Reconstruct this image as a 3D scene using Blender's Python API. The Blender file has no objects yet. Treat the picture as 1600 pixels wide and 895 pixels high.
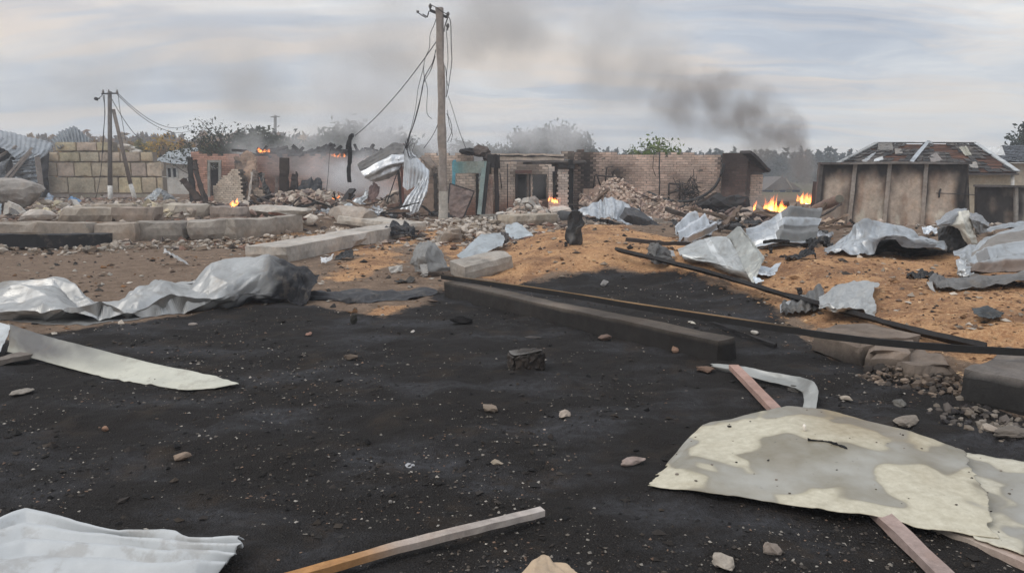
import bpy, bmesh, math, random
import numpy as np
from mathutils import Vector, Matrix
R = math.radians
scene = bpy.context.scene
C = scene.collection

# ------------------------------------------------------------------ camera
FPX, PITCH, CAMZ = 1150.0, R(8.53), 1.6
cam_d = bpy.data.cameras.new('camera'); cam = bpy.data.objects.new('camera', cam_d); C.objects.link(cam)
cam.location = (0, 0, CAMZ); cam.rotation_euler = (R(90) - PITCH, 0, 0)
cam_d.sensor_width = 36; cam_d.lens = 36 * FPX / 1600; cam_d.clip_end = 3000; cam_d.clip_start = 0.05
scene.camera = cam

# ------------------------------------------------------------------ light
SUN_EL, SUN_AZ = 50.0, 242.0       # degrees clockwise from +Y: high, to the left and a little behind the camera
wd = bpy.data.worlds.new('World'); scene.world = wd; wd.use_nodes = True
sun_d = bpy.data.lights.new('sun', 'SUN'); sun_d.energy = 1.3; sun_d.angle = R(38); sun_d.color = (1, .94, .86)
sun = bpy.data.objects.new('sun', sun_d); C.objects.link(sun)
_sd = Vector((math.sin(R(SUN_AZ)) * math.cos(R(SUN_EL)), math.cos(R(SUN_AZ)) * math.cos(R(SUN_EL)), math.sin(R(SUN_EL))))
sun.rotation_euler = _sd.to_track_quat('Z', 'Y').to_euler()
vs = scene.view_settings; vs.view_transform = 'Standard'; vs.look = 'None'; vs.gamma = 1; vs.exposure = 0.25
scene.cycles.use_denoising = True; scene.cycles.denoiser = 'OPENIMAGEDENOISE'; scene.cycles.denoising_input_passes = 'RGB_ALBEDO_NORMAL'; scene.cycles.denoising_prefilter = 'ACCURATE'; scene.cycles.max_bounces = 6; scene.cycles.diffuse_bounces = 3; scene.cycles.volume_bounces = 4
scene.cycles.transparent_max_bounces = 24
scene.cycles.volume_step_rate = 1.0; scene.cycles.volume_max_steps = 256

class NT:
    """small helper for node trees"""
    def __init__(s, tree): s.t = tree; s.n = tree.nodes; s.l = tree.links; s.n.clear()
    def __call__(s, typ, ins=None, **props):
        n = s.n.new('ShaderNode' + typ)
        for k, v in props.items(): setattr(n, k, v)
        for k, v in (ins or {}).items():
            i = n.inputs[k]
            if isinstance(v, tuple) and len(v) == 2 and hasattr(v[0], 'outputs'): s.l.new(v[0].outputs[v[1]], i)
            elif hasattr(v, 'outputs'): s.l.new(v.outputs[0], i)
            else: i.default_value = v
        return n
    def math(s, op, a, b=0.0, c=0.0, clamp=False):
        return s('Math', {0: a, 1: b, 2: c}, operation=op, use_clamp=clamp)
    def vmath(s, op, a, b=(0, 0, 0)):
        return s('VectorMath', {0: a, 1: b}, operation=op)
    def ramp(s, fac, stops, interp='LINEAR'):
        n = s('ValToRGB', {0: fac}); cr = n.color_ramp; cr.interpolation = interp
        while len(cr.elements) < len(stops): cr.elements.new(.5)
        for e, (p, c) in zip(cr.elements, stops):
            e.position = p; e.color = (c, c, c, 1) if not isinstance(c, tuple) else (*c, 1)
        return n
    def mix(s, fac, a, b, mode='MIX'):
        n = s.n.new('ShaderNodeMix'); n.data_type = 'RGBA'; n.blend_type = mode
        for i, v in ((0, fac), (6, a), (7, b)):
            if isinstance(v, tuple) and len(v) == 2 and hasattr(v[0], 'outputs'): s.l.new(v[0].outputs[v[1]], n.inputs[i])
            elif hasattr(v, 'outputs'): s.l.new(v.outputs[2] if v.bl_idname == 'ShaderNodeMix' else v.outputs[0], n.inputs[i])
            elif i == 0: n.inputs[0].default_value = v
            else: n.inputs[i].default_value = (*v, 1) if len(v) == 3 else v
        return n
    def noise(s, vec, scale, detail=4.0, rough=.55, **k):
        return s('TexNoise', {'Vector': vec, 'Scale': scale, 'Detail': detail, 'Roughness': rough, **k})
def mo(n): return (n, 2)      # colour output of a Mix node

# sky: thin clear sky seen through broken layers of evening cloud
w = NT(wd.node_tree)
sky = w('TexSky', sky_type='NISHITA', sun_disc=False, sun_elevation=R(SUN_EL), sun_rotation=R(SUN_AZ))
tc = w('TexCoord'); sep = w('SeparateXYZ', {0: (tc, 'Generated')})
den = w.math('ADD', w.math('MAXIMUM', (sep, 'Z'), 0.0), .17)
px_ = w.math('DIVIDE', (sep, 'X'), den); py_ = w.math('DIVIDE', (sep, 'Y'), den)
pv = w('CombineXYZ', {0: w.math('MULTIPLY', px_, .55), 1: py_, 2: 0.0})
warp = w.noise(pv, 1.1, 3.0); pv2 = w.vmath('ADD', pv, w.vmath('MULTIPLY', (warp, 'Color'), (.9, .9, 0)))
n1 = w.noise(pv2, .80, 7.0, .56); n2 = w.noise(pv2, 2.6, 9.0, .66); n3 = w.noise(w.vmath('MULTIPLY', pv2, (.5, 1.5, 1)), 1.5, 6.0, .62)
cl = w.ramp(w.math('ADD', w.math('MULTIPLY', n1, .7), w.math('MULTIPLY', n2, .3)), [(.39, (.345, .395, .485)), (.47, (.50, .545, .615)), (.53, (.70, .72, .745)), (.61, (.93, .89, .83))])
# warm light caught by the low layers
elev = w.ramp((sep, 'Z'), [(0.0, .25), (.06, .75), (.14, 1.0), (.22, .45), (.34, 0.0)])
wst = w.ramp(n3, [(.46, 0.0), (.60, 1.0)])
cw = w.mix(w.math('MULTIPLY', w.math('MULTIPLY', elev, wst), .85), cl, (.86, .715, .58))
hz = w.ramp((sep, 'Z'), [(0.0, 1.0), (.07, .55), (.15, 0.0)])
ch = w.mix(w.math('MULTIPLY', hz, .5), mo(cw), (.68, .69, .71))
zen = w.ramp((sep, 'Z'), [(.35, 1.0), (.9, 1.0)])
zb = w('MapRange', {0: (sep, 'Z'), 1: .4, 2: .95, 3: 1.0, 4: 1.55})
c10 = w.vmath('SCALE', mo(ch)); c10.inputs['Scale'].default_value = 10.0
w.l.new(w.math('MULTIPLY', (zb, 0), 10.0).outputs[0], c10.inputs['Scale'])
fin = w.mix(.93, sky, c10)
bg = w('Background', {0: mo(fin), 1: .1}); out = w('OutputWorld', {0: bg})

# ------------------------------------------------------------------ numbers
def ray(px, py):
    t = 447.5 - py
    return np.array([px - 800.0, math.cos(PITCH) * FPX + math.sin(PITCH) * t, -math.sin(PITCH) * FPX + math.cos(PITCH) * t])
def P(px, py, Y):
    d = ray(px, py); return np.array([0, 0, CAMZ]) + d * (Y / d[1])
def Zp(px, py, z):
    d = ray(px, py); return np.array([0, 0, CAMZ]) + d * ((z - CAMZ) / d[2])
def h32(a):
    a = np.asarray(a).astype(np.uint64) & np.uint64(0xffffffff)
    a = (a ^ (a >> np.uint64(16))) * np.uint64(0x45d9f3b) & np.uint64(0xffffffff)
    a = (a ^ (a >> np.uint64(16))) * np.uint64(0x45d9f3b) & np.uint64(0xffffffff)
    return ((a ^ (a >> np.uint64(16))) & np.uint64(0xffffff)).astype(float) / 0xffffff
def vnoise(x, y, z=0.0, seed=0):
    """value noise, vectorised, 0..1"""
    x = np.asarray(x, float) + 1000; y = np.asarray(y, float) + 1000; z = np.asarray(z, float) + 1000 + 0 * x
    xi, yi, zi = np.floor(x).astype(np.int64), np.floor(y).astype(np.int64), np.floor(z).astype(np.int64)
    fx, fy, fz = x - xi, y - yi, z - zi
    fx, fy, fz = (f * f * (3 - 2 * f) for f in (fx, fy, fz))
    def c(i, j, k): return h32((xi + i) * 73856093 ^ (yi + j) * 19349663 ^ (zi + k) * 83492791 ^ (seed * 2654435 + 977))
    def L(a, b, f): return a + (b - a) * f
    return L(L(L(c(0, 0, 0), c(1, 0, 0), fx), L(c(0, 1, 0), c(1, 1, 0), fx), fy), L(L(c(0, 0, 1), c(1, 0, 1), fx), L(c(0, 1, 1), c(1, 1, 1), fx), fy), fz)
def fbm(x, y, z=0.0, seed=0, oct=4):
    s, a, t = 0, .5, 0
    for o in range(oct):
        s = s + a * vnoise(np.asarray(x) * 2 ** o, np.asarray(y) * 2 ** o, np.asarray(z) * 2 ** o, seed + o); t += a; a *= .5
    return s / t
def sstep(a, b, x):
    t = np.clip((np.asarray(x, float) - a) / (b - a), 0, 1); return t * t * (3 - 2 * t)
def sdf(poly, x, y):
    """signed distance to a polygon, positive inside"""
    x, y = np.asarray(x, float), np.asarray(y, float)
    d = np.full(x.shape, 1e9); ins = np.zeros(x.shape, bool); n = len(poly)
    for i in range(n):
        ax, ay = poly[i]; bx, by = poly[(i + 1) % n]
        ex, ey = bx - ax, by - ay
        t = np.clip(((x - ax) * ex + (y - ay) * ey) / (ex * ex + ey * ey + 1e-12), 0, 1)
        d = np.minimum(d, np.hypot(x - ax - t * ex, y - ay - t * ey))
        if ay != by: ins ^= ((ay > y) != (by > y)) & (x < (bx - ax) * (y - ay) / (by - ay) + ax)
    return np.where(ins, d, -d)
def gp(pts, z=0.0): return [tuple(Zp(a, b, z)[:2]) for a, b in pts]

# ------------------------------------------------------------------ terrain
HEAP = gp([(735, 432), (800, 452), (900, 452), (1000, 446), (1100, 462), (1190, 500), (1270, 540), (1350, 570), (1480, 598), (1600, 640)]) + \
       [(6.5, 3.2), (16, 3), (22, 12), (22, 19), (14, 20.5), (8, 20.8), (4.5, 21.0), (2.2, 20.2), (.3, 19.0), (-.6, 15.5)]
FILL = [(-60, 18.9), (-14, 18.9), (-9.5, 19.0), (-6.3, 19.6), (-4.6, 22.5), (-4.2, 26), (-4.0, 34), (-3, 60), (-60, 90)]
def height(x, y):
    x, y = np.asarray(x, float), np.asarray(y, float)
    n = fbm(x * .9, y * .9, 0, 3, 4) - .5
    d = sdf(HEAP, x, y) + .5 * (fbm(x * .7, y * .7, 0, 9, 3) - .5)
    hp = sstep(-.15, 1.7, d) * (.30 + .10 * (fbm(x * .35, y * .35, 0, 5, 2) - .35))
    hp = hp + sstep(.3, 2, d) * (.20 * np.exp(-((x - 2.0) / 1.7) ** 2 - ((y - 15.5) / 2.6) ** 2) + .10 * np.exp(-((x - 4.6) / 1.4) ** 2 - ((y - 11.0) / 1.8) ** 2) + .12 * np.exp(-((x - 8.0) / 2.4) ** 2 - ((y - 13.0) / 2.0) ** 2))
    hp = hp + sstep(-.1, 1.2, d) * (.16 * (fbm(x * 1.0, y * .8, 0, 15, 3) - .5) + .05 * (fbm(x * 3.2, y * 2.6, 0, 16, 3) - .5))
    fl = sstep(-.2, .7, sdf(FILL, x, y)) * .40
    n2_ = (fbm(x * 4.5, y * 4.5, 0, 13, 3) - .5) * .060 * sstep(22, 9, y) + (fbm(x * 14, y * 14, 0, 14, 2) - .5) * .022 * sstep(12, 5, y)
    near = .05 * sstep(25, 4, y) + .06 * sstep(10, 24, y)
    rip = .018 * np.exp(-((y - 4.6) / 1.3) ** 2) * np.sin((x * .8 + y * 1.4 + 1.2 * fbm(x, y, 0, 21, 2)) * 5.0)
    far = sstep(120, 400, y) * 1.5
    return np.maximum(hp, fl) + n * near + n2_ + rip + far
def hh(x, y): return float(height(np.array([x]), np.array([y]))[0])
def G(px, py, dz=0.0):
    """where the line of sight through a pixel meets the ground, dz above it"""
    d = ray(px, py); d = d / d[1]
    ys = np.concatenate([np.arange(1.5, 30, .05), np.arange(30, 90, .3)])
    pz = CAMZ + d[2] * ys; hz_ = height(d[0] * ys, ys) + dz
    k = np.nonzero(pz <= hz_)[0]
    if len(k) == 0: return np.array([0, 0, CAMZ]) + d * 60
    k = k[0]
    if k == 0: Y = ys[0]
    else:
        a, b = pz[k - 1] - hz_[k - 1], hz_[k] - pz[k]; Y = ys[k - 1] + (ys[k] - ys[k - 1]) * a / (a + b + 1e-9)
    return np.array([d[0] * Y, Y, CAMZ + d[2] * Y])

def gg(pts): return [tuple(G(a, b)[:2]) for a, b in pts]
CHAR = gg([(-700, 590), (-100, 560), (60, 522), (200, 506), (330, 484), (450, 470), (530, 486), (600, 498), (650, 480), (690, 452), (720, 440), (790, 447), (870, 432), (950, 422), (1050, 424), (1130, 445), (1190, 470), (1240, 515), (1300, 555), (1400, 590), (1500, 618), (1620, 655), (2100, 760)]) + [(8, 0), (8, -3), (-8, -3), (-8, 3)]
ORNG = [gg([(640, 352), (735, 360), (780, 390), (840, 352), (1000, 362), (1100, 372), (1180, 385), (1290, 385), (1400, 400), (1600, 396), (2000, 420), (2300, 640), (1600, 590), (1480, 560), (1300, 540), (1190, 470), (1100, 432), (960, 418), (860, 428), (800, 450), (735, 432), (700, 400)]),
        gg([(380, 372), (480, 360), (560, 350), (640, 345), (660, 372), (640, 395), (600, 420), (560, 440), (470, 440), (560, 400), (440, 395), (330, 385)]),
        gg([(545, 485), (590, 474), (650, 470), (668, 480), (620, 495), (560, 502)])]
# ------------------------------------------------------------------ mesh helpers
ORG = {}
def mk(name, V, F, mat, parent=None, tint=None, smooth=False, loc=None, kind=None, attrs=None):
    V = np.asarray(V, float).reshape(-1, 3)
    if parent is not None: off = ORG[parent.name]
    elif loc is not None: off = np.asarray(loc, float)
    else: off = np.array([(V[:, 0].min() + V[:, 0].max()) / 2, (V[:, 1].min() + V[:, 1].max()) / 2, V[:, 2].min()])
    me = bpy.data.meshes.new(name); me.from_pydata((V - off).tolist(), [], F if isinstance(F, list) else F.tolist())
    if tint is not None:
        t = np.asarray(tint, float)
        if t.ndim == 1: t = np.tile(t, (len(V), 1))
        if t.shape[1] == 3: t = np.hstack([t, np.ones((len(t), 1))])
        a = me.attributes.new('tint', 'FLOAT_COLOR', 'POINT'); a.data.foreach_set('color', t.ravel())
    for k, v in (attrs or {}).items():
        a = me.attributes.new(k, 'FLOAT_COLOR', 'POINT'); a.data.foreach_set('color', np.asarray(v, float).ravel())
    if mat is not None: me.materials.append(mat)
    if smooth: me.polygons.foreach_set('use_smooth', [True] * len(me.polygons))
    me.update()
    o = bpy.data.objects.new(name, me); C.objects.link(o)
    if parent is not None: o.parent = parent; ORG[o.name] = off
    else: o.location = off; ORG[o.name] = off
    if parent is not None and o.parent is not None and parent.type == 'MESH': pass
    if kind: o['kind'] = kind
    return o
def tag(o, label=None, cat=None, group=None, kind=None):
    if label: o['label'] = label
    if cat: o['category'] = cat
    if group: o['group'] = group
    if kind: o['kind'] = kind
    return o
def empty(name, loc, label, cat, group=None):
    o = bpy.data.objects.new(name, None); C.objects.link(o); o.location = loc; o.empty_display_size = .2
    ORG[o.name] = np.asarray(loc, float); return tag(o, label, cat, group)

class MB:
    """gathers shapes into one mesh"""
    def __init__(s): s.V = []; s.F = []; s.T = []; s.n = 0
    def add(s, V, F, tint):
        V = np.asarray(V, float).reshape(-1, 3); s.V.append(V)
        s.F += [[i + s.n for i in f] for f in F]; s.n += len(V)
        t = np.asarray(tint, float); s.T.append(np.tile(t[:3], (len(V), 1)) if t.ndim == 1 else t)
    def build(s, name, mat, parent=None, smooth=False, **k):
        return mk(name, np.vstack(s.V), s.F, mat, parent, np.vstack(s.T), smooth, **k)

BOXF = [[0, 1, 3, 2], [4, 6, 7, 5], [0, 4, 5, 1], [2, 3, 7, 6], [0, 2, 6, 4], [1, 5, 7, 3]]
def boxv(c, ax, ay, az):
    """corner points of a box: centre and three half-axis vectors"""
    c, ax, ay, az = (np.asarray(v, float) for v in (c, ax, ay, az))
    return np.array([c + i * ax + j * ay + k * az for i in (-1, 1) for j in (-1, 1) for k in (-1, 1)])
def fix(F): return F
def unit(v): v = np.asarray(v, float); return v / (np.linalg.norm(v) + 1e-12)
def tube(pts, rad, seg=6, cap=True):
    pts = np.asarray(pts, float); n = len(pts); rad = np.broadcast_to(np.asarray(rad, float), (n,))
    V, F = [], []
    ref = np.array([0.31, .17, .93])
    for i in range(n):
        t = unit(pts[min(i + 1, n - 1)] - pts[max(i - 1, 0)])
        a = np.cross(t, ref)
        if np.linalg.norm(a) < .1: a = np.cross(t, [1, 0, 0])
        a = unit(a); b = np.cross(t, a)
        for k in range(seg):
            q = 2 * math.pi * k / seg; V.append(pts[i] + rad[i] * (math.cos(q) * a + math.sin(q) * b))
    for i in range(n - 1):
        for k in range(seg):
            k2 = (k + 1) % seg; F.append([i * seg + k, i * seg + k2, (i + 1) * seg + k2, (i + 1) * seg + k])
    if cap: F.append(list(range(seg))[::-1]); F.append([(n - 1) * seg + k for k in range(seg)])
    return np.array(V), F
def bar_vf(pts, wd_, ht, up=(0, 0, 1), jit=0.0, seed=0, roll=0.0, nsub=1):
    """rectangular bar swept along points (points run along the middle of its underside)"""
    pts = np.asarray(pts, float)
    if nsub > 1:
        q = [];
        for i in range(len(pts) - 1):
            for k in range(nsub): q.append(pts[i] + (pts[i + 1] - pts[i]) * k / nsub)
        q.append(pts[-1]); pts = np.array(q)
    rng = np.random.default_rng(seed); V, F = [], []
    n = len(pts)
    for i in range(n):
        t = unit(pts[min(i + 1, n - 1)] - pts[max(i - 1, 0)]); s = unit(np.cross(t, up)); u = np.cross(s, t)
        if roll: s, u = s * math.cos(roll) + u * math.sin(roll), u * math.cos(roll) - s * math.sin(roll)
        for a, b in ((-.5, 0), (.5, 0), (.5, 1), (-.5, 1)):
            V.append(pts[i] + s * a * wd_ + u * b * ht + rng.normal(0, jit, 3) if jit else pts[i] + s * a * wd_ + u * b * ht)
        if i:
            o = 4 * (i - 1)
            for k in range(4): F.append([o + k, o + (k + 1) % 4, o + 4 + (k + 1) % 4, o + 4 + k])
    F.append([3, 2, 1, 0]); o = 4 * (n - 1); F.append([o, o + 1, o + 2, o + 3])
    return np.array(V), F
def rough_box(L, W, H, cell=.15, jit=.012, chip=.05, seed=0, bev=.012):
    """a worn concrete block, base centre at the origin: uneven faces, chipped edges"""
    nx, ny, nz = (max(2, min(22, int(round(d / cell)))) for d in (L, W, H))
    idx, V, F = {}, [], []
    def vid(i, j, k):
        if (i, j, k) not in idx: idx[(i, j, k)] = len(V); V.append((i / nx - .5, j / ny - .5, k / nz))
        return idx[(i, j, k)]
    for i in range(nx):
        for j in range(ny): F += [[vid(i, j, 0), vid(i, j + 1, 0), vid(i + 1, j + 1, 0), vid(i + 1, j, 0)], [vid(i, j, nz), vid(i + 1, j, nz), vid(i + 1, j + 1, nz), vid(i, j + 1, nz)]]
    for i in range(nx):
        for k in range(nz): F += [[vid(i, 0, k), vid(i + 1, 0, k), vid(i + 1, 0, k + 1), vid(i, 0, k + 1)], [vid(i, ny, k), vid(i, ny, k + 1), vid(i + 1, ny, k + 1), vid(i + 1, ny, k)]]
    for j in range(ny):
        for k in range(nz): F += [[vid(0, j, k), vid(0, j, k + 1), vid(0, j + 1, k + 1), vid(0, j + 1, k)], [vid(nx, j, k), vid(nx, j + 1, k), vid(nx, j + 1, k + 1), vid(nx, j, k + 1)]]
    V = np.array(V); ex = (np.abs(V[:, 0]) > .499).astype(int) + (np.abs(V[:, 1]) > .499) + ((V[:, 2] < .001) | (V[:, 2] > .999))
    V = V * [L, W, H]
    s = seed * 7.13
    n3 = np.stack([vnoise(V[:, 0] * 6 + s, V[:, 1] * 6, V[:, 2] * 6, seed + k) - .5 for k in range(3)], 1)
    lo = np.stack([vnoise(V[:, 0] * 1.7 + s, V[:, 1] * 1.7, V[:, 2] * 1.7, seed + 7 + k) - .5 for k in range(3)], 1)
    V = V + n3 * jit * 2 + lo * jit * 3
    ch = np.clip(fbm(V[:, 0] * 2.5 + s, V[:, 1] * 2.5, V[:, 2] * 2.5, seed + 3, 3) - .42, 0, 1) * 4
    c = np.array([0, 0, H / 2]); inn = c - V; inn = inn / (np.linalg.norm(inn, axis=1, keepdims=True) + 1e-9)
    V = V + inn * ((ex >= 2) * (bev + chip * ch))[:, None] + inn * ((ex >= 3) * chip * ch * .8)[:, None]
    return V, F
_ico = {}
def ico(sub):
    if sub not in _ico:
        b = bmesh.new(); bmesh.ops.create_icosphere(b, subdivisions=sub, radius=1)
        _ico[sub] = (np.array([v.co[:] for v in b.verts]), [[v.index for v in f.verts] for f in b.faces]); b.free()
    return _ico[sub]
def rock(size, seed=0, sub=2, ang=.5):
    V, F = ico(sub); V = V.copy(); rng = np.random.default_rng(seed)
    for k in range(9):                                   # cut flat faces
        n = unit(rng.normal(0, 1, 3)); d = rng.uniform(.45, .85); e = V @ n - d
        V = V - np.outer(np.clip(e, 0, None), n) * (.6 + .4 * ang)
    V += (np.stack([vnoise(V[:, 0] * 2.2 + seed, V[:, 1] * 2.2, V[:, 2] * 2.2, seed + k) for k in range(3)], 1) - .5) * .28
    V += (np.stack([vnoise(V[:, 0] * 6 + seed, V[:, 1] * 6, V[:, 2] * 6, seed + k + 5) for k in range(3)], 1) - .5) * .10
    V -= [0, 0, V[:, 2].min()]
    V *= np.asarray(size) / np.ptp(V, axis=0); return V, F
def rotz(V, a): c, s = math.cos(a), math.sin(a); return np.asarray(V) @ np.array([[c, s, 0], [-s, c, 0], [0, 0, 1]])
def rot(V, rx, ry, rz): return np.asarray(V) @ np.array(Matrix.Rotation(rz, 3, 'Z') @ Matrix.Rotation(ry, 3, 'Y') @ Matrix.Rotation(rx, 3, 'X')).T

# ------------------------------------------------------------------ materials
def new_mat(name):
    m = bpy.data.materials.new(name); m.use_nodes = True; return m, NT(m.node_tree)
def mat_mineral(name, src, rough=.93, bump=.35, scale=1.0, mott=.45, spec=.25):
    m, t = new_mat(name); geo = t('NewGeometry'); pos = (geo, 'Position')
    if src == 'tint': col = (t('Attribute', attribute_name='tint'), 'Color')
    else: col = (t('ObjectInfo'), 'Color')
    a = t.noise(pos, 1.3 * scale, 5.0, .6); b = t.noise(pos, 9.0 * scale, 6.0, .65); c = t.noise(pos, 60.0 * scale, 4.0, .7)
    v = t.math('ADD', t.math('MULTIPLY', a, .45), t.math('ADD', t.math('MULTIPLY', b, .35), t.math('MULTIPLY', c, .2)))
    k = t('MapRange', {0: v, 1: .3, 2: .7, 3: 1 - mott, 4: 1 + mott})
    cc = t.vmath('SCALE', col); t.l.new(k.outputs[0], cc.inputs['Scale'])
    warm = t.mix(t.math('MULTIPLY', t.ramp(t.noise(pos, 3.1 * scale, 4.0), [(.5, 0.0), (.7, 1.0)]), .35), cc, t.mix(1.0, cc, (1.05, .86, .70), 'MULTIPLY'))
    bp = t('Bump', {'Strength': bump, 'Distance': .02, 'Height': v})
    pr = t('BsdfPrincipled', {'Base Color': mo(warm), 'Roughness': rough, 'Normal': bp, 'Specular IOR Level': spec})
    t('OutputMaterial', {0: pr}); return m
def mat_sheet(name, metallic=.74, rough=.40, streak=.17, bump=.05):
    m, t = new_mat(name); geo = t('NewGeometry'); pos = (geo, 'Position')
    col = (t('Attribute', attribute_name='tint'), 'Color')
    a = t.noise(pos, 2.2, 6.0, .6); b = t.noise(t.vmath('MULTIPLY', pos, (1, 1, .35)), 14.0, 5.0, .6); s = t.noise(pos, 45.0, 3.0, .6)
    v = t.math('ADD', t.math('MULTIPLY', a, .6), t.math('MULTIPLY', b, .4))
    k = t('MapRange', {0: v, 1: .32, 2: .68, 3: 1 - streak, 4: 1 + streak})
    cc = t.vmath('SCALE', col); t.l.new(k.outputs[0], cc.inputs['Scale'])
    dirt = t.mix(t.math('MULTIPLY', t.ramp(t.noise(pos, 5.0, 7.0, .7), [(.54, 0.0), (.62, 1.0)]), .30), cc, (.20, .165, .13))
    lum = t('SeparateColor', {0: col}); mt = t('MapRange', {0: (lum, 'Red'), 1: .08, 2: .4, 3: .0, 4: metallic})
    rg0 = t('MapRange', {0: v, 1: .3, 2: .7, 3: rough + .15, 4: rough - .06}); rg = t('MapRange', {0: (lum, 'Red'), 1: .06, 2: .3, 3: .72}); t.l.new(rg0.outputs[0], rg.inputs[4])
    bp = t('Bump', {'Strength': bump, 'Distance': .03, 'Height': t.math('ADD', a, t.math('MULTIPLY', s, .12))})
    pr = t('BsdfPrincipled', {'Base Color': mo(dirt), 'Metallic': (mt, 0), 'Roughness': (rg, 0), 'Normal': bp, 'Specular IOR Level': .3})
    t('OutputMaterial', {0: pr}); return m
M_T = mat_mineral('mineral_tinted', 'tint'); M_O = mat_mineral('mineral_object', 'obj', mott=.3)
M_CONC = mat_mineral('weathered_concrete', 'tint', mott=.62, bump=.7)
M_WOOD = mat_mineral('timber_char', 'tint', rough=.8, mott=.5, bump=.5, scale=2.0)
M_MET = mat_sheet('galvanised_sheet'); M_PAINT = mat_sheet('painted_sheet', .0, .5, .10, .06); M_SOOT = mat_sheet('burnt_sheet', .3, .5, .4, .2)
M_FINE = mat_mineral('fine_dark', 'tint', rough=.6, mott=.2, bump=.1, spec=.4)
def mat_leaf():
    m, t = new_mat('leaf'); col = (t('Attribute', attribute_name='tint'), 'Color')
    d = t('BsdfDiffuse', {0: col}); tr = t('BsdfTranslucent', {0: col}); mx = t('MixShader', {0: .3, 1: d, 2: tr}); t('OutputMaterial', {0: mx}); return m
M_LEAF = mat_leaf()
def mat_stain():
    """cream sheet with grey-khaki water-stain shapes, edges crisp"""
    m, t = new_mat('stained_sheet'); geo = t('NewGeometry'); pos = (geo, 'Position')
    wv = t.vmath('ADD', t.vmath('MULTIPLY', pos, (1.0, 1.0, 0)), t.vmath('MULTIPLY', (t.noise(pos, 1.7, 2.0), 'Color'), (.55, .55, 0)))
    n = t.noise(wv, 1.9, 2.5, .45); msk = t.ramp(n, [(.485, 0.0), (.505, 1.0)])
    rim = t.ramp(n, [(.45, 0.0), (.50, 1.0), (.53, .2), (.60, 0.0)])
    fine = t.noise(pos, 22.0, 6.0, .7); base = t.mix(t.ramp(fine, [(.35, 0.0), (.7, 1.0)]), (.50, .46, .36), (.68, .64, .53))
    st = t.mix(t.ramp(t.noise(pos, 3.0, 5.0), [(.35, 0.0), (.65, 1.0)]), (.24, .215, .16), (.40, .39, .36))
    c = t.mix(msk, mo(base), mo(st)); c2 = t.mix(t.math('MULTIPLY', rim, .35), mo(c), (.22, .18, .11))
    tn = (t('Attribute', attribute_name='tint'), 'Color'); c3 = t.mix(1.0, mo(c2), tn, 'MULTIPLY')
    sp = t.ramp(t.noise(pos, 30.0, 2.0), [(.73, 0.0), (.76, 1.0)]); c4 = t.mix(t.math('MULTIPLY', sp, .7), mo(c3), (.05, .045, .04))
    rg = t('MapRange', {0: msk, 3: .62, 4: .40}); bp = t('Bump', {'Strength': .12, 'Distance': .02, 'Height': fine})
    pr = t('BsdfPrincipled', {'Base Color': mo(c4), 'Roughness': (rg, 0), 'Normal': bp}); t('OutputMaterial', {0: pr}); return m
M_STAIN = mat_stain()

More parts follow.
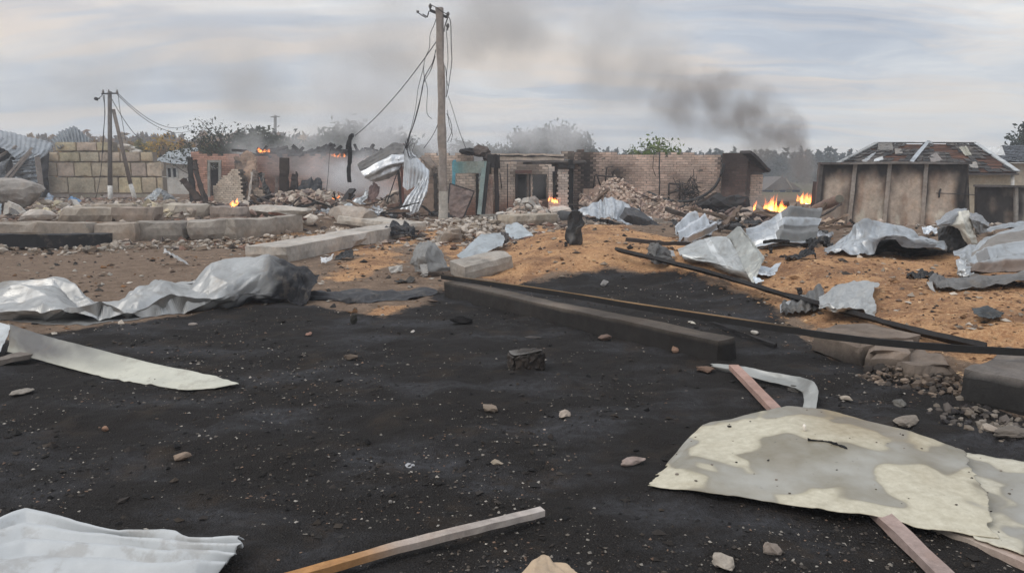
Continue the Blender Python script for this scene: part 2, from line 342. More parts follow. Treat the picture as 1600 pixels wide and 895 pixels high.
def mat_ground():
    m, t = new_mat('ground_earth'); geo = t('NewGeometry'); pos = (geo, 'Position')
    z = t('Attribute', attribute_name='zone'); sp = t('SeparateColor', {0: (z, 'Color')})
    n0 = t.noise(pos, .8, 5.0, .6); n1 = t.noise(pos, 4.0, 6.0, .65); n2 = t.noise(pos, 22.0, 5.0, .7); n3 = t.noise(pos, 130.0, 3.0, .7)
    vor = t('TexVoronoi', {'Vector': pos, 'Scale': 95.0}); vor2 = t('TexVoronoi', {'Vector': t.vmath('MULTIPLY', pos, (1.0, .55, 1.0)), 'Scale': 210.0})
    # dry brown soil, strewn with straw
    soil = t.mix(t.ramp(n1, [(.3, 0.0), (.7, 1.0)]), (.125, .085, .060), (.255, .185, .135))
    soil = t.mix(t.math('MULTIPLY', t.ramp(n2, [(.5, 0.0), (.68, 1.0)]), .6), mo(soil), (.34, .25, .18))
    soil = t.mix(t.math('MULTIPLY', t.ramp(t.noise(pos, 38.0, 4.0, .8), [(.55, 0.0), (.66, 1.0)]), .55), mo(soil), (.055, .045, .038))
    # spilled grain
    gr = t.mix(t.ramp(n1, [(.32, 0.0), (.68, 1.0)]), (.40, .212, .108), (.64, .392, .21))
    gr = t.mix(t.ramp(n2, [(.42, 0.0), (.72, 1.0)]), mo(gr), (.70, .465, .26))
    gr = t.mix(t.math('MULTIPLY', (t('SeparateColor', {0: (vor2, 'Color')}), 'Red'), .55), mo(gr), (.30, .13, .05))
    husk = t.ramp(t.math('ADD', t.math('MULTIPLY', t.noise(pos, 1.4, 6.0, .65), .6), t.math('MULTIPLY', t.noise(pos, 26.0, 4.0, .75), .4)), [(.455, 0.0), (.585, 1.0)])
    gr = t.mix(t.math('MULTIPLY', husk, .80), mo(gr), (.155, .083, .052))
    # charred grain
    ch = t.mix(t.ramp(n3, [(.35, 0.0), (.7, 1.0)]), (.0105, .0092, .0085), (.040, .0352, .0325))
    ch = t.mix(t.math('MULTIPLY', (t('SeparateColor', {0: (vor, 'Color')}), 'Green'), .45), mo(ch), (.018, .0165, .016))
    ash = t.ramp(t.noise(t.vmath('MULTIPLY', pos, (1.0, 1.9, 1.0)), .9, 6.0, .6), [(.49, 0.0), (.66, 1.0)])
    ch = t.mix(t.math('MULTIPLY', t.math('MULTIPLY', ash, t.ramp(n2, [(.35, .2), (.65, 1.0)])), .75), mo(ch), (.078, .079, .087))
    brn = t.ramp(t.noise(pos, 2.1, 6.0, .7), [(.54, 0.0), (.68, 1.0)])
    ch = t.mix(t.math('MULTIPLY', brn, .6), mo(ch), (.050, .037, .027))
    spk = t.ramp(t.noise(pos, 75.0, 2.0, .5), [(.70, 0.0), (.745, 1.0)])
    ch = t.mix(t.math('MULTIPLY', t.math('MULTIPLY', spk, t.ramp(n0, [(.3, .3), (.7, 1.0)])), .55), mo(ch), (.17, .15, .13))
    # grass beyond
    gs = t.mix(t.ramp(n0, [(.3, 0.0), (.7, 1.0)]), (.085, .085, .045), (.17, .15, .09))
    def edge(a, k=.38):   # a zone weight made ragged at its border
        return t.ramp(t.math('ADD', a, t.math('MULTIPLY', t.math('SUBTRACT', t.math('ADD', t.math('MULTIPLY', n1, .6), t.math('MULTIPLY', n2, .4)), .5), k * 2)), [(.42, 0.0), (.58, 1.0)])
    c = t.mix((sp, 'Blue'), mo(soil), mo(gs)); c = t.mix(edge((sp, 'Green'), .55), mo(c), mo(gr)); c = t.mix(edge((sp, 'Red'), .7), mo(c), mo(ch))
    hgt = t.math('ADD', t.math('MULTIPLY', n2, .5), t.math('ADD', t.math('MULTIPLY', n3, .35), t.math('MULTIPLY', (vor, 'Distance'), .5)))
    bp = t('Bump', {'Strength': .9, 'Distance': .02, 'Height': hgt})
    rg = t('MapRange', {0: (sp, 'Red'), 3: .95, 4: .9})
    pr = t('BsdfPrincipled', {'Base Color': mo(c), 'Roughness': (rg, 0), 'Normal': bp, 'Specular IOR Level': .12}); t('OutputMaterial', {0: pr}); return m

# ------------------------------------------------------------------ ground
def axis(a, b, d0, k, far):
    r = [a]
    while r[-1] < b: r.append(r[-1] + d0 + k * max(0, r[-1] - 3))
    while r[-1] < far: r.append(r[-1] + (r[-1] - b + 2) * .35)
    return r
ya = axis(1.2, 45, .035, .0065, 1500); ya = [-60, -12, -4, -1, .2] + ya
xp = [0.0]
while xp[-1] < 30: xp.append(xp[-1] + (.045 if xp[-1] < 4 else .045 + (xp[-1] - 4) * .02))
while xp[-1] < 1500: xp.append(xp[-1] + (xp[-1] - 28) * .4)
xa = [-v for v in xp[:0:-1]] + xp
gx, gy = np.meshgrid(np.array(xa), np.array(ya)); gz = height(gx, gy)
sc_ = sdf(CHAR, gx, gy) + .35 * (fbm(gx * 1.3, gy * 1.3, 0, 33, 4) - .5)
cr = sstep(-.38, .38, sc_ / np.clip(gy / 8, .5, 3))
og = np.zeros_like(gx)
for q, poly in enumerate(ORNG):
    dd = sdf(poly, gx, gy) + (1.1 if q == 1 else .5) * (fbm(gx * .8, gy * .8, 0, 44 + q, 4) - .5); og = np.maximum(og, sstep(-.4, .5, dd) * (1, .62, .8)[q])
og = np.maximum(og, .36 * sstep(19, 15, gy) * (fbm(gx * .5, gy * .5, 0, 61, 3) > .45))
gs = sstep(48, 75, gy) + sstep(34, 60, np.abs(gx)); gs = np.clip(gs, 0, 1)
ny, nx = gx.shape; ii = (np.arange(ny - 1)[:, None] * nx + np.arange(nx - 1)[None]).ravel()
GF = np.stack([ii, ii + 1, ii + nx + 1, ii + nx], 1)
zone = np.stack([cr.ravel(), og.ravel(), gs.ravel(), np.ones(gx.size)], 1)
ground = mk('ground', np.stack([gx.ravel(), gy.ravel(), gz.ravel()], 1), GF, mat_ground(), smooth=True, loc=(0, 0, 0), attrs={'zone': zone}, kind='structure')
tag(ground, 'burnt farmyard ground of charred grain, spilled grain and brown soil')
# ------------------------------------------------------------------ builders
def lerp(a, b, t): return np.asarray(a) + (np.asarray(b) - np.asarray(a)) * t
def interp_grid(Q, nu, nv, cu, cv):
    """Q rows x cols x k control points -> nv x nu x k, cu/cv 0 straight .. 1 curved"""
    def ax(A, n, k):
        m = A.shape[0]; t = np.linspace(0, m - 1, n); i = np.clip(t.astype(int), 0, m - 2); f = (t - i)[:, None, None]
        p1, p2 = A[i], A[i + 1]; p0 = A[np.clip(i - 1, 0, m - 1)]; p3 = A[np.clip(i + 2, 0, m - 1)]
        p0 = np.where((i == 0)[:, None, None], 2 * p1 - p2, p0); p3 = np.where((i == m - 2)[:, None, None], 2 * p2 - p1, p3)
        cr = .5 * (2 * p1 + (p2 - p0) * f + (2 * p0 - 5 * p1 + 4 * p2 - p3) * f ** 2 + (3 * p1 - p0 - 3 * p2 + p3) * f ** 3)
        return (1 - k) * (p1 + (p2 - p1) * f) + k * cr
    return ax(ax(Q, nv, cv).transpose(1, 0, 2), nu, cu).transpose(1, 0, 2)
def sheet(name, rows, mat=None, base=None, mode='y', tint=(.50, .51, .53), soot=(.045, .045, .048), corr=None, crum=(6, .02), rag=.04, res=(48, 36),
          curve=(.04, .14), thick=.005, seed=1, parent=None, label=None, cat=None, group=None, clamp=.006, dent=.0, spots=.25, two=None, soft=False):
    Y0 = G(*base)[1] if base else 0
    Q = []
    for r in rows:
        q = []
        for pt in r:
            px, py, d = pt[:3]; s = pt[3] if len(pt) > 3 else 0.0
            v = G(px, py, d) if mode == 'g' else P(px, py, Y0 + d)
            q.append([*v, s])
        Q.append(q)
    Q = np.array(Q, float); nu, nv = res
    A = interp_grid(Q, nu * 3, nv * 3, *curve)
    uu, vv = np.meshgrid(np.linspace(0, 1, nu), np.linspace(0, 1, nv))
    if rag:
        def edge(t, k): return rag * np.clip(fbm(t * 9 + seed * 3.7, k * 5.0 + 0 * t, 0, seed, 4) * 1.6 - .45, 0, 1)
        u0, u1 = edge(vv, 1), 1 - edge(vv, 2); v0, v1 = edge(uu, 3), 1 - edge(uu, 4)
        uu, vv = u0 + uu * (u1 - u0), v0 + vv * (v1 - v0)
    fu, fv = uu * (nu * 3 - 1), vv * (nv * 3 - 1)
    iu, iv = np.clip(fu.astype(int), 0, nu * 3 - 2), np.clip(fv.astype(int), 0, nv * 3 - 2); a, b = (fu - iu)[..., None], (fv - iv)[..., None]
    S = (A[iv, iu] * (1 - a) + A[iv, iu + 1] * a) * (1 - b) + (A[iv + 1, iu] * (1 - a) + A[iv + 1, iu + 1] * a) * b
    X = S[..., :3]; so = S[..., 3]
    du = np.gradient(X, axis=1); dv = np.gradient(X, axis=0); N = np.cross(du, dv); N /= np.linalg.norm(N, axis=2, keepdims=True) + 1e-9
    N[N[..., 1] > 0] *= 1          # keep the net's own orientation
    wu = np.linalg.norm(np.diff(Q[..., :3], axis=1), axis=2).sum(1).mean(); wv = np.linalg.norm(np.diff(Q[..., :3], axis=0), axis=2).sum(0).mean()
    D = np.zeros(uu.shape); rng = np.random.default_rng(seed)
    mx, my = uu * wu, vv * wv
    n, amp = crum
    for k in range(n):
        th = rng.uniform(0, math.pi); fr = rng.uniform(.5, 1.2) * (1.0 + .55 * k) / max(.4, min(wu, wv)) * .9
        ph = (mx * math.cos(th) + my * math.sin(th)) * fr + rng.uniform(0, 9) + .6 * (fbm(mx * 1.3 + k, my * 1.3, 0, seed + k, 2) - .5)
        tri = np.abs((ph % 1) * 2 - 1) - .5
        D += 1.7 * amp / (1 + .38 * k) * tri * vnoise(mx * .9 / max(.5, wu) * 3 + k * 5, my * .9 / max(.5, wv) * 3, 0, seed + 50 + k)
    def facet(s, sd):
        a_ = rng.uniform(0, 3.1); x_ = (mx * math.cos(a_) + my * math.sin(a_)) / s + .16 * (fbm(mx / s * .7, my / s * .7, 0, sd, 2) - .5); y_ = (my * math.cos(a_) - mx * math.sin(a_)) / s + .16 * (fbm(mx / s * .7 + 9, my / s * .7, 0, sd + 1, 2) - .5)
        i_, j_ = np.floor(x_).astype(np.int64) + 500, np.floor(y_).astype(np.int64) + 500; f, g = x_ - np.floor(x_), y_ - np.floor(y_)
        hh_ = lambda i, j: h32((i * 73856093) ^ (j * 19349663) ^ (sd * 2654435 + 11)); h0, h1, h2, h3 = hh_(i_, j_), hh_(i_ + 1, j_), hh_(i_, j_ + 1), hh_(i_ + 1, j_ + 1)
        return np.where(f + g < 1, h0 + f * (h1 - h0) + g * (h2 - h0), h3 + (1 - f) * (h2 - h3) + (1 - g) * (h1 - h3)) - .5
    fs = max(.10, .30 * min(wu, wv)); D = .25 * D + 2.5 * amp * facet(fs, seed) + 1.3 * amp * facet(fs * .40, seed + 3) + .35 * amp * facet(fs * .16, seed + 6)
    if dent: D += dent * (fbm(mx * 2.2 + seed, my * 2.2, 0, seed, 3) - .5)
    if corr:
        axc, cnt, ca = corr[:3]; ph = ((uu if axc == 'u' else vv) * cnt) % 1
        D += ca * np.clip((np.abs(ph * 2 - 1) - .5) * 3.2, -1, 1) * .5
    X = X + N * D[..., None]
    if clamp is not None:
        hgt = height(X[..., 0], X[..., 1]) + clamp; X[..., 2] = np.maximum(X[..., 2], hgt)
    sn = np.clip(so + (fbm(mx * 2.5 + seed, my * 2.5, 0, seed + 5, 4) - .5) * 1.1 * sstep(.0, .15, so) * 1.0 + 0, 0, 1)
    sp = np.clip((fbm(mx * 3.5 + seed, my * 3.5, 3, seed + 8, 5) - .56) * 6, 0, 1) * spots
    k = np.clip(sn + sp, 0, 1)[..., None]
    T = lerp(np.array(tint), np.array(soot), k)  # soot tint, also used to paint shade into fold recesses
    if two is not None:                                   # other tints by mask; some paint in light and dark of the folds
        for fn, t2 in two: m_ = np.clip(fn(uu, vv), 0, 1)[..., None]; T = T * (1 - m_) + lerp(np.array(t2), np.array(soot), k) * m_
    ii = (np.arange(nv - 1)[:, None] * nu + np.arange(nu - 1)[None]).ravel()
    F = np.stack([ii, ii + 1, ii + nu + 1, ii + nu], 1)
    o = mk(name, X.reshape(-1, 3), F, mat or M_MET, parent, T.reshape(-1, 3), smooth=soft)
    md = o.modifiers.new('gauge', 'SOLIDIFY'); md.thickness = thick; md.offset = 0
    tag(o, label, cat, group); return o

_bv = {}
def brick_mesh(bw, bd, bh, k):
    key = (round(bw, 3), round(bh, 3), k)
    if key not in _bv:
        V, F = brick_vf(bw, bd, bh, 100 + k)
        me = bpy.data.meshes.new('brick'); me.from_pydata(V.tolist(), [], F); me.materials.append(M_O); _bv[key] = me
    return _bv[key]
def brick_vf(bw, bd, bh, seed):
    rng = np.random.default_rng(seed); V = boxv((0, 0, 0), (bw / 2, 0, 0), (0, bd / 2, 0), (0, 0, bh / 2))
    return V + rng.normal(0, .006, V.shape) * [1, .6, .6], BOXF
def on_line(px, py, p0, e):
    """ray against the vertical plane through p0 along e -> (u, z)"""
    d = ray(px, py); A = np.array([[d[0], -e[0]], [d[1], -e[1]]]); t, u = np.linalg.solve(A, np.array([p0[0], p0[1]])); return u, CAMZ + d[2] * t
def brick_wall(bld, L, Rr, tops, z0, col, openings=(), bw=.25, bh=.095, th=.36, single=0, seed=1, tatter=.10, name='brick_wall', mortar=(.20, .175, .155), joint=.014, miss=.0, header=False):
    """L, R = (pixel, distance) of the ends; tops = [(px, py)] skyline of the wall"""
    p0 = P(L[0], 300, L[1])[:2]; p1 = P(Rr[0], 300, Rr[1])[:2]; ln = np.linalg.norm(p1 - p0); e = (p1 - p0) / ln; n = np.array([e[1], -e[0]])
    ang = math.atan2(e[1], e[0]); tu = np.array([on_line(a, b, p0, e) for a, b in tops]); rng = np.random.default_rng(seed)
    ops = []
    for (a, b, c, d) in openings:
        u0, zt = on_line(a, b, p0, e); u1, zb = on_line(c, d, p0, e); ops.append((u0, u1, zb, zt))
    core = MB(); stuff = MB(); inds = []; nrow = int((tu[:, 1].max() - z0) / bh) + 1
    for r in range(nrow):
        zc = z0 + (r + .5) * bh; cells = []; off = (r % 2) * bw / 2
        for c in range(-1, int(ln / bw) + 1):
            a, b = max(0, c * bw + off), min(ln, (c + 1) * bw + off)
            for o in ops:
                if o[2] < zc < o[3]:
                    if a < o[0] < b: b = o[0] + rng.normal(0, .008)
                    elif a < o[1] < b: a = o[1] + rng.normal(0, .008)
            if b - a < .05: continue
            uc = (a + b) / 2; tz = np.interp(uc, tu[:, 0], tu[:, 1]) - tatter * (rng.random() - .2)
            if zc + bh * .5 > tz or any(o[0] < uc < o[1] and o[2] < zc < o[3] for o in ops) or rng.random() < miss: continue
            cells.append((a, b))
        run = None
        def flush(run):
            c0 = np.array([*(p0 + e * (run[0] + run[1]) / 2 - n * (th / 2 + .012)), zc])
            core.add(boxv(c0, [*(e * (run[1] - run[0]) / 2), 0], [*(n * th / 2), 0], (0, 0, bh / 2)), BOXF, np.array(mortar) * rng.uniform(.85, 1.1) * min(1, np.mean(col((run[0] + run[1]) / 2, zc, rng)) / .3 + .1))
        for a, b in cells:
            if run and abs(run[1] - a) < 1e-6 and run[1] - run[0] < 1.2: run[1] = b
            else:
                if run: flush(run)
                run = [a, b]
            uc = (a + b) / 2; out = rng.normal(.0, .004)
            pos = np.array([*(p0 + e * uc + n * (-.06 + out)), zc]); inds.append((pos, b - a - joint, np.clip(np.array(col(uc, zc, rng)) * rng.uniform(.82, 1.15), 0.008, 1)))
        if run: flush(run)
    w_ = core.build(name, M_T, bld); order = sorted(range(len(inds)), key=lambda i: np.hypot(*inds[i][0][:2]))
    sel = set(order[:single]) if single and single < len(order) else (set(order) if single else set())
    for i, (pos, L_, cc) in enumerate(inds):
        if i in sel:
            full = L_ > bw * .8
            me = brick_mesh(bw - joint if full else L_, .12, bh - joint, i % 3); o = bpy.data.objects.new('brick', me); C.objects.link(o); o.parent = w_
            o.location = pos - ORG[bld.name]; o.rotation_euler = (0, 0, ang); o.color = (*cc, 1)
        else:
            V, F = brick_vf(L_, .12, bh - joint, i); stuff.add(rotz(V, ang) + pos, F, cc)
    if stuff.V: stuff.build('brickwork', M_T, w_, kind='stuff')
    return w_
def box_obj(name, c, sx, sy, sz, tint, parent=None, rz=0, mat=None, rxy=(0, 0), rough=None, seed=1, label=None, cat=None, group=None, chip=.04, jit=.008):
    """block with its base centre at c"""
    V, F = rough_box(sx, sy, sz, rough or max(.06, min(sx, sy, sz) / 2.5), jit, chip, seed)
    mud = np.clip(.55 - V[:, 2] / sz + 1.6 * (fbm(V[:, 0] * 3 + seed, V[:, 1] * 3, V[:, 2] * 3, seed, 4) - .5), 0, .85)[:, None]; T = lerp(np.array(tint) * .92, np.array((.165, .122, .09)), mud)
    o = mk(name, rot(V, rxy[0], rxy[1], rz) + np.asarray(c), F, mat or M_CONC, parent, T); return tag(o, label, cat, group)
def bar(name, pts, wd_, ht, tint, mat=None, parent=None, label=None, cat=None, group=None, jit=.004, seed=1, nsub=6, roll=0.0, up=(0, 0, 1), tints=None):
    V, F = bar_vf(pts, wd_, ht, up, jit, seed, roll, nsub); T = np.asarray(tint)
    if tints is not None:
        q = np.linspace(0, 1, len(V) // 4); T = np.repeat(np.array([[np.interp(t, [s[0] for s in tints], [s[1][k] for s in tints]) for k in range(3)] for t in q]), 4, axis=0)
    o = mk(name, V, F, mat or M_WOOD, parent, T); return tag(o, label, cat, group)
def pole_obj(name, pts, rads, tint, mat=None, parent=None, seg=10, label=None, cat=None, group=None):
    V, F = tube(pts, rads, seg); return tag(mk(name, V, F, mat or M_CONC, parent, tint, smooth=True), label, cat, group)
def sag(a, b, s, n=14): t = np.linspace(0, 1, n)[:, None]; q = np.asarray(a) * (1 - t) + np.asarray(b) * t; q[:, 2] -= (4 * s * t * (1 - t))[:, 0]; return q
def wire(pts, rad=.011, label=None, cat='cable', group=None, name='cable', parent=None, tint=(.03, .03, .032)):
    V, F = tube(pts, rad, 4); return tag(mk(name, V, F, M_FINE, parent, tint, smooth=True), label, cat if not parent else None, group)
def pxpath(pts, Y): return np.array([P(a, b, Y if len(q) == 0 else q[0]) for a, b, *q in pts])
def smooth_path(pts, n=4):
    pts = np.asarray(pts, float)[None].transpose(1, 0, 2); return interp_grid(pts, 1, (len(pts) - 1) * n + 1, 0, 1)[:, 0] if False else _cr(pts[:, 0], n)
def _cr(p, n):
    m = len(p); out = []
    for i in range(m - 1):
        p0 = p[max(i - 1, 0)]; p3 = p[min(i + 2, m - 1)]
        for k in range(n):
            f = k / n; out.append(.5 * (2 * p[i] + (p[i + 1] - p0) * f + (2 * p0 - 5 * p[i] + 4 * p[i + 1] - p3) * f * f + (3 * p[i] - p0 - 3 * p[i + 1] + p3) * f ** 3))
    out.append(p[-1]); return np.array(out)
def leaves(centers, n, spread, size, cols, rng, squash=.8):
    """n small leaf faces around each clump centre -> V, F, T"""
    c = np.repeat(np.asarray(centers), n, axis=0); m = len(c)
    c = c + rng.normal(0, 1, (m, 3)) * spread * [1, 1, squash]
    a = rng.normal(0, 1, (m, 3)); a /= np.linalg.norm(a, axis=1, keepdims=True); b = np.cross(a, rng.normal(0, 1, (m, 3))); b /= np.linalg.norm(b, axis=1, keepdims=True) + 1e-9
    s = size * rng.uniform(.6, 1.3, (m, 1)); V = np.stack([c - a * s, c + b * s * .45, c + a * s, c - b * s * .45], 1).reshape(-1, 3)
    F = np.arange(m * 4).reshape(m, 4); base = np.asarray(cols)[rng.integers(0, len(cols), len(centers))]
    T = np.repeat(np.repeat(base, n, axis=0) * rng.uniform(.7, 1.3, (m, 1)), 4, axis=0); return V, F, T
def tree(px, Y, z0, hgt, wid, cols, label, seed, name='tree', n=26, clumps=70, leaf=.22, trunk=(.07, .055, .045), spread=.35, bare=0.0, cat='tree', group=None, low=.3, open_=False):
    rng = np.random.default_rng(seed); b = P(px, 300, Y); b[2] = z0; root = empty(name, b, label, cat, group); mb = MB()
    top = b + [rng.normal(0, .05) * wid, 0, hgt * .8]; tr = _cr(np.array([b, b + [rng.normal(0, .04) * wid, 0, hgt * .3], b + [rng.normal(0, .08) * wid, 0, hgt * .55], top]), 3)
    V, F = tube(tr, np.linspace(hgt * .022 + .03, .02, len(tr)), 6); mb.add(V, F, trunk); cen = []
    ph = rng.uniform(0, 9); cz = hgt * (low + 1) / 2; hz2 = hgt * (1 - low) / 2
    for k in range(clumps):
        dv = unit(rng.normal(0, 1, 3)); lump = .68 + .62 * float(fbm(np.array(dv[0] * 1.6 + ph), np.array(dv[1] * 1.6), dv[2] * 1.6, seed, 3)); q = rng.random() ** (.38 if not open_ else .55)
        e_ = b + [0, 0, cz] + dv * [wid / 2, wid / 2, hz2] * lump * q; cen.append(e_)
        if k % (3 if not open_ else 2) == 0:
            s = tr[int(np.clip((e_[2] - b[2]) / hgt * .75, .15, .95) * (len(tr) - 1))]; m_ = (s + e_) / 2 + rng.normal(0, .05, 3) * wid + [0, 0, -.03 * hgt]; V, F = tube(_cr(np.array([s, m_, e_ + (e_ - s) * .08]), 3), np.linspace(hgt * .007 + .010, .006, 7), 4); mb.add(V, F, trunk)
    mb.build('trunk', M_T, root); cen = np.array(cen)
    V, F, T = leaves(cen, n, spread, leaf, cols, rng); mk('crown', V, F, M_LEAF, root, T); return root
def forest(name, label, x0, x1, ya_, yb_, hgt, cols, n, seed, base, leaf=.7, conifer=.5, per=80):
    rng = np.random.default_rng(seed); VV, FF, TT, o = [], [], [], 0
    for k in range(n):
        x, y = rng.uniform(x0, x1), rng.uniform(ya_, yb_); h = hgt * rng.uniform(.7, 1.15); z = base(x, y); cone = rng.random() < conifer; m = per
        t = rng.random(m) ** .8; r = h * (.20 * (1 - t) + .02 if cone else .24 * np.sqrt(np.clip(1 - (2 * t - .9) ** 2, .05, 1))); a = rng.uniform(0, 2 * math.pi, m); q = np.sqrt(rng.random(m))
        cen = np.stack([x + np.cos(a) * r * q, y + np.sin(a) * r * q, z + h * (.08 + .92 * t)], 1); V, F, T = leaves(cen, 1, .1, leaf, [cols[rng.integers(len(cols))]], rng); VV.append(V); FF.append(F + o); TT.append(T); o += len(V)
    ob = mk(name, np.vstack(VV), np.vstack(FF), M_LEAF, None, np.vstack(TT), kind='stuff'); tag(ob, label); return ob
def rubble(name, pts, n, size, cols, seed, parent=None, label=None, cat=None, heap=.5, flat=.7, bricky=.5, kind='stuff', mat=None, singles=36):
    """a heap of broken pieces over a patch given by ground points; pts = [(x, y)] polygon"""
    rng = np.random.default_rng(seed); mb = MB(); each = []; p = np.array(pts); lo, hi = p.min(0), p.max(0); k = 0; tries = 0
    while k < n and tries < n * 30:
        tries += 1; x, y = rng.uniform(lo[0], hi[0]), rng.uniform(lo[1], hi[1]); d = float(sdf(pts, np.array([x]), np.array([y]))[0])
        if d < 0: continue
        s = rng.uniform(*size) * (1 if rng.random() < .8 else 1.6); z = hh(x, y) + heap * float(sstep(0, max(.3, heap * 1.6), d)) * rng.uniform(.55, 1.0) - .02
        if rng.random() < bricky: V = boxv((0, 0, 0), (s, 0, 0), (0, s * .5, 0), (0, 0, s * .36)) + rng.normal(0, s * .07, (8, 3)); F = BOXF
        else: V, F = rock((s * 1.7, s * 1.3, s * flat * 1.3), int(rng.integers(1e6)), 1)
        V = rot(V, rng.normal(0, .5), rng.normal(0, .5), rng.uniform(0, 6.3)); each.append((s / (y + 2) + .004 * z, V + [x, y, z + s * .15], F, np.array(cols[rng.integers(len(cols))]) * rng.uniform(.7, 1.25))); k += 1
    each.sort(key=lambda q: -q[0])
    for q in each[singles:]: mb.add(*q[1:])
    for q in each[:singles]: tag(mk('broken_piece', q[1], q[2], mat or M_T, None, q[3]), 'larger piece in ' + label, 'rubble piece', 'larger pieces in ' + label)
    o = mb.build(name, mat or M_T, parent, kind=kind); return tag(o, label, cat)
def block_px(name, a, b, ztop_px, depth, tint, label, cat='concrete block', group=None, seed=1, extra=0.0, chip=.075, parent=None, jit=.016):
    """concrete block standing on the ground along the front edge a-b (pixels); the top at pixel height ztop_px above a"""
    A, B = G(*a), G(*b); L = np.linalg.norm((B - A)[:2]); e = (B - A)[:2] / L; n = np.array([-e[1], e[0]])
    if n[1] < 0: n = -n
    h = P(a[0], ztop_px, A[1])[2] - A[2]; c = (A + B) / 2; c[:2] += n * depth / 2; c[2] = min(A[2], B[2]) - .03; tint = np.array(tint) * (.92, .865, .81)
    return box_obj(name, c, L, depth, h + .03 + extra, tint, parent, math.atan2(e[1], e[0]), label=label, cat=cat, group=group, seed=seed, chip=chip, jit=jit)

# ------------------------------------------------------------------ far setting
def rise(x, y): return hh(x, y) - .3
forest('forest_edge', 'dark far-off pine wood along the horizon behind the burning yard', -20, 130, 150, 200, 6.6, [(.030, .042, .030), (.040, .050, .036), (.028, .038, .032)], 900, 5, rise, leaf=.6, conifer=.8, per=70)
forest('autumn_wood', 'rust and yellow autumn wood along the horizon on the left', -150, -40, 150, 185, 9.5, [(.24, .12, .05), (.20, .11, .055), (.28, .16, .05), (.15, .10, .06), (.12, .08, .05)], 900, 6, rise, leaf=.8, conifer=.25)
forest('autumn_wood', 'dim far trees on the horizon in the smoke behind the ruins', -40, -20, 150, 200, 8.5, [(.08, .07, .05), (.06, .06, .045)], 90, 7, rise, leaf=.8, conifer=.25)
forest('weed_bank', 'orange-brown weedy scrub on the bank behind the block wall', -46, -26, 72, 88, 4.6, [(.34, .19, .05), (.28, .15, .045), (.22, .14, .06), (.17, .15, .05)], 130, 8, rise, leaf=.35, conifer=0, per=120)
DG = [(.075, .085, .062), (.090, .098, .070), (.062, .070, .055)]
tree(256, 74, 0, 5.6, 4.2, [(.52, .33, .05), (.46, .27, .04), (.40, .28, .06)], 'yellow autumn tree behind the small white house', 11, clumps=70, leaf=.17, spread=.42, open_=True, low=.1, n=22)
tree(345, 46, .3, 4.9, 6.4, DG, 'thin dark-leaved tree with sparse twigs over the left burnt ruin', 12, n=13, clumps=210, leaf=.10, spread=.24, low=.12, open_=True)
tree(405, 52, .3, 4.4, 5.0, DG, 'bushy dark tree fading into smoke behind the left ruin wall', 13, n=22, clumps=90, leaf=.2)
tree(470, 60, .2, 4.5, 4.5, DG, 'dim low tree in the smoke right of the far concrete pole', 23, n=22, clumps=80, leaf=.2)
tree(545, 70, .2, 6.0, 6.0, DG, 'rounded grey tree standing in thick smoke left of the hanging strip', 14, n=30, clumps=110, leaf=.26, spread=.5)
tree(612, 72, .2, 5.6, 5.0, DG, 'smoky tree between the hanging strip and the main utility pole', 15, n=26, clumps=90, leaf=.26, spread=.45)
tree(728, 80, .2, 5.0, 4.0, DG, 'small faint tree just right of the main utility pole', 16, n=22, clumps=70, leaf=.26)
tree(773, 84, .2, 4.7, 5.5, DG, 'low faint tree behind the cream roof beam', 17, n=22, clumps=70, leaf=.26)
tree(832, 80, .2, 6.3, 5.6, [(.040, .052, .040), (.055, .066, .05)], 'left one of the two dense round trees behind the doorway wall', 18, n=60, clumps=130, leaf=.3, spread=.55, low=.15)
tree(875, 82, .2, 6.5, 5.8, [(.040, .052, .040), (.055, .066, .05)], 'right one of the two dense round trees behind the doorway wall', 19, n=60, clumps=130, leaf=.3, spread=.55, low=.15)
tree(1024, 40, 0, 3.55, 3.4, [(.14, .19, .06), (.17, .21, .08), (.10, .15, .05)], 'fresh green bush rising over the tall brick wall', 20, name='bush', n=14, clumps=110, leaf=.12, spread=.2, cat='bush')
tree(985, 41, 0, 3.1, 1.6, [(.14, .17, .07), (.10, .14, .06)], 'small wispy green shoots left of the green bush', 21, name='bush', n=10, clumps=50, leaf=.11, spread=.16, cat='bush')
tree(1606, 62, 0, 6.2, 3.4, [(.030, .045, .030), (.040, .055, .036)], 'dark conifer at the right edge above the far house roof', 22, name='conifer', n=40, clumps=110, leaf=.2, spread=.28, low=.15)

# ------------------------------------------------------------------ buildings on the left
CON = (.36, .335, .30); LIME = (.47, .40, .30)
wl = empty('block_wall', P(160, 312, 42) * [1, 1, 0] + [0, 0, .3], 'long wall of big tan stone blocks with a stepped broken top', 'block wall')
rowsb = [((303, 325), [62, 110, 160, 210, 257], (.33, .295, .25)), ((277, 302), [67, 108, 150, 187, 223, 247, 256], LIME), ((254, 276), [66, 93, 120, 147, 175, 208, 232, 256], LIME),
         ((237.5, 253), [64, 72, 98, 130, 160, 193, 224, 243], LIME), ((222, 236.5), [93, 126, 158, 182], LIME)]
core = MB(); rng = np.random.default_rng(4); blocks = []
for (yt, yb), xs, cc in rowsb:
    z1, z2 = P(160, yb, 42)[2], P(160, yt, 42)[2]
    a, b = P(xs[0], 300, 42)[0], P(xs[-1], 300, 42)[0]
    core.add(boxv(((a + b) / 2, 42.28, (z1 + z2) / 2), ((b - a) / 2 - .02, 0, 0), (0, .25, 0), (0, 0, (z2 - z1) / 2)), BOXF, (.26, .225, .185))
    for i in range(len(xs) - 1): blocks.append((P(xs[i], 300, 42)[0], P(xs[i + 1], 300, 42)[0], z1, z2, cc))
core_o = core.build('mortar_core', M_T, wl)
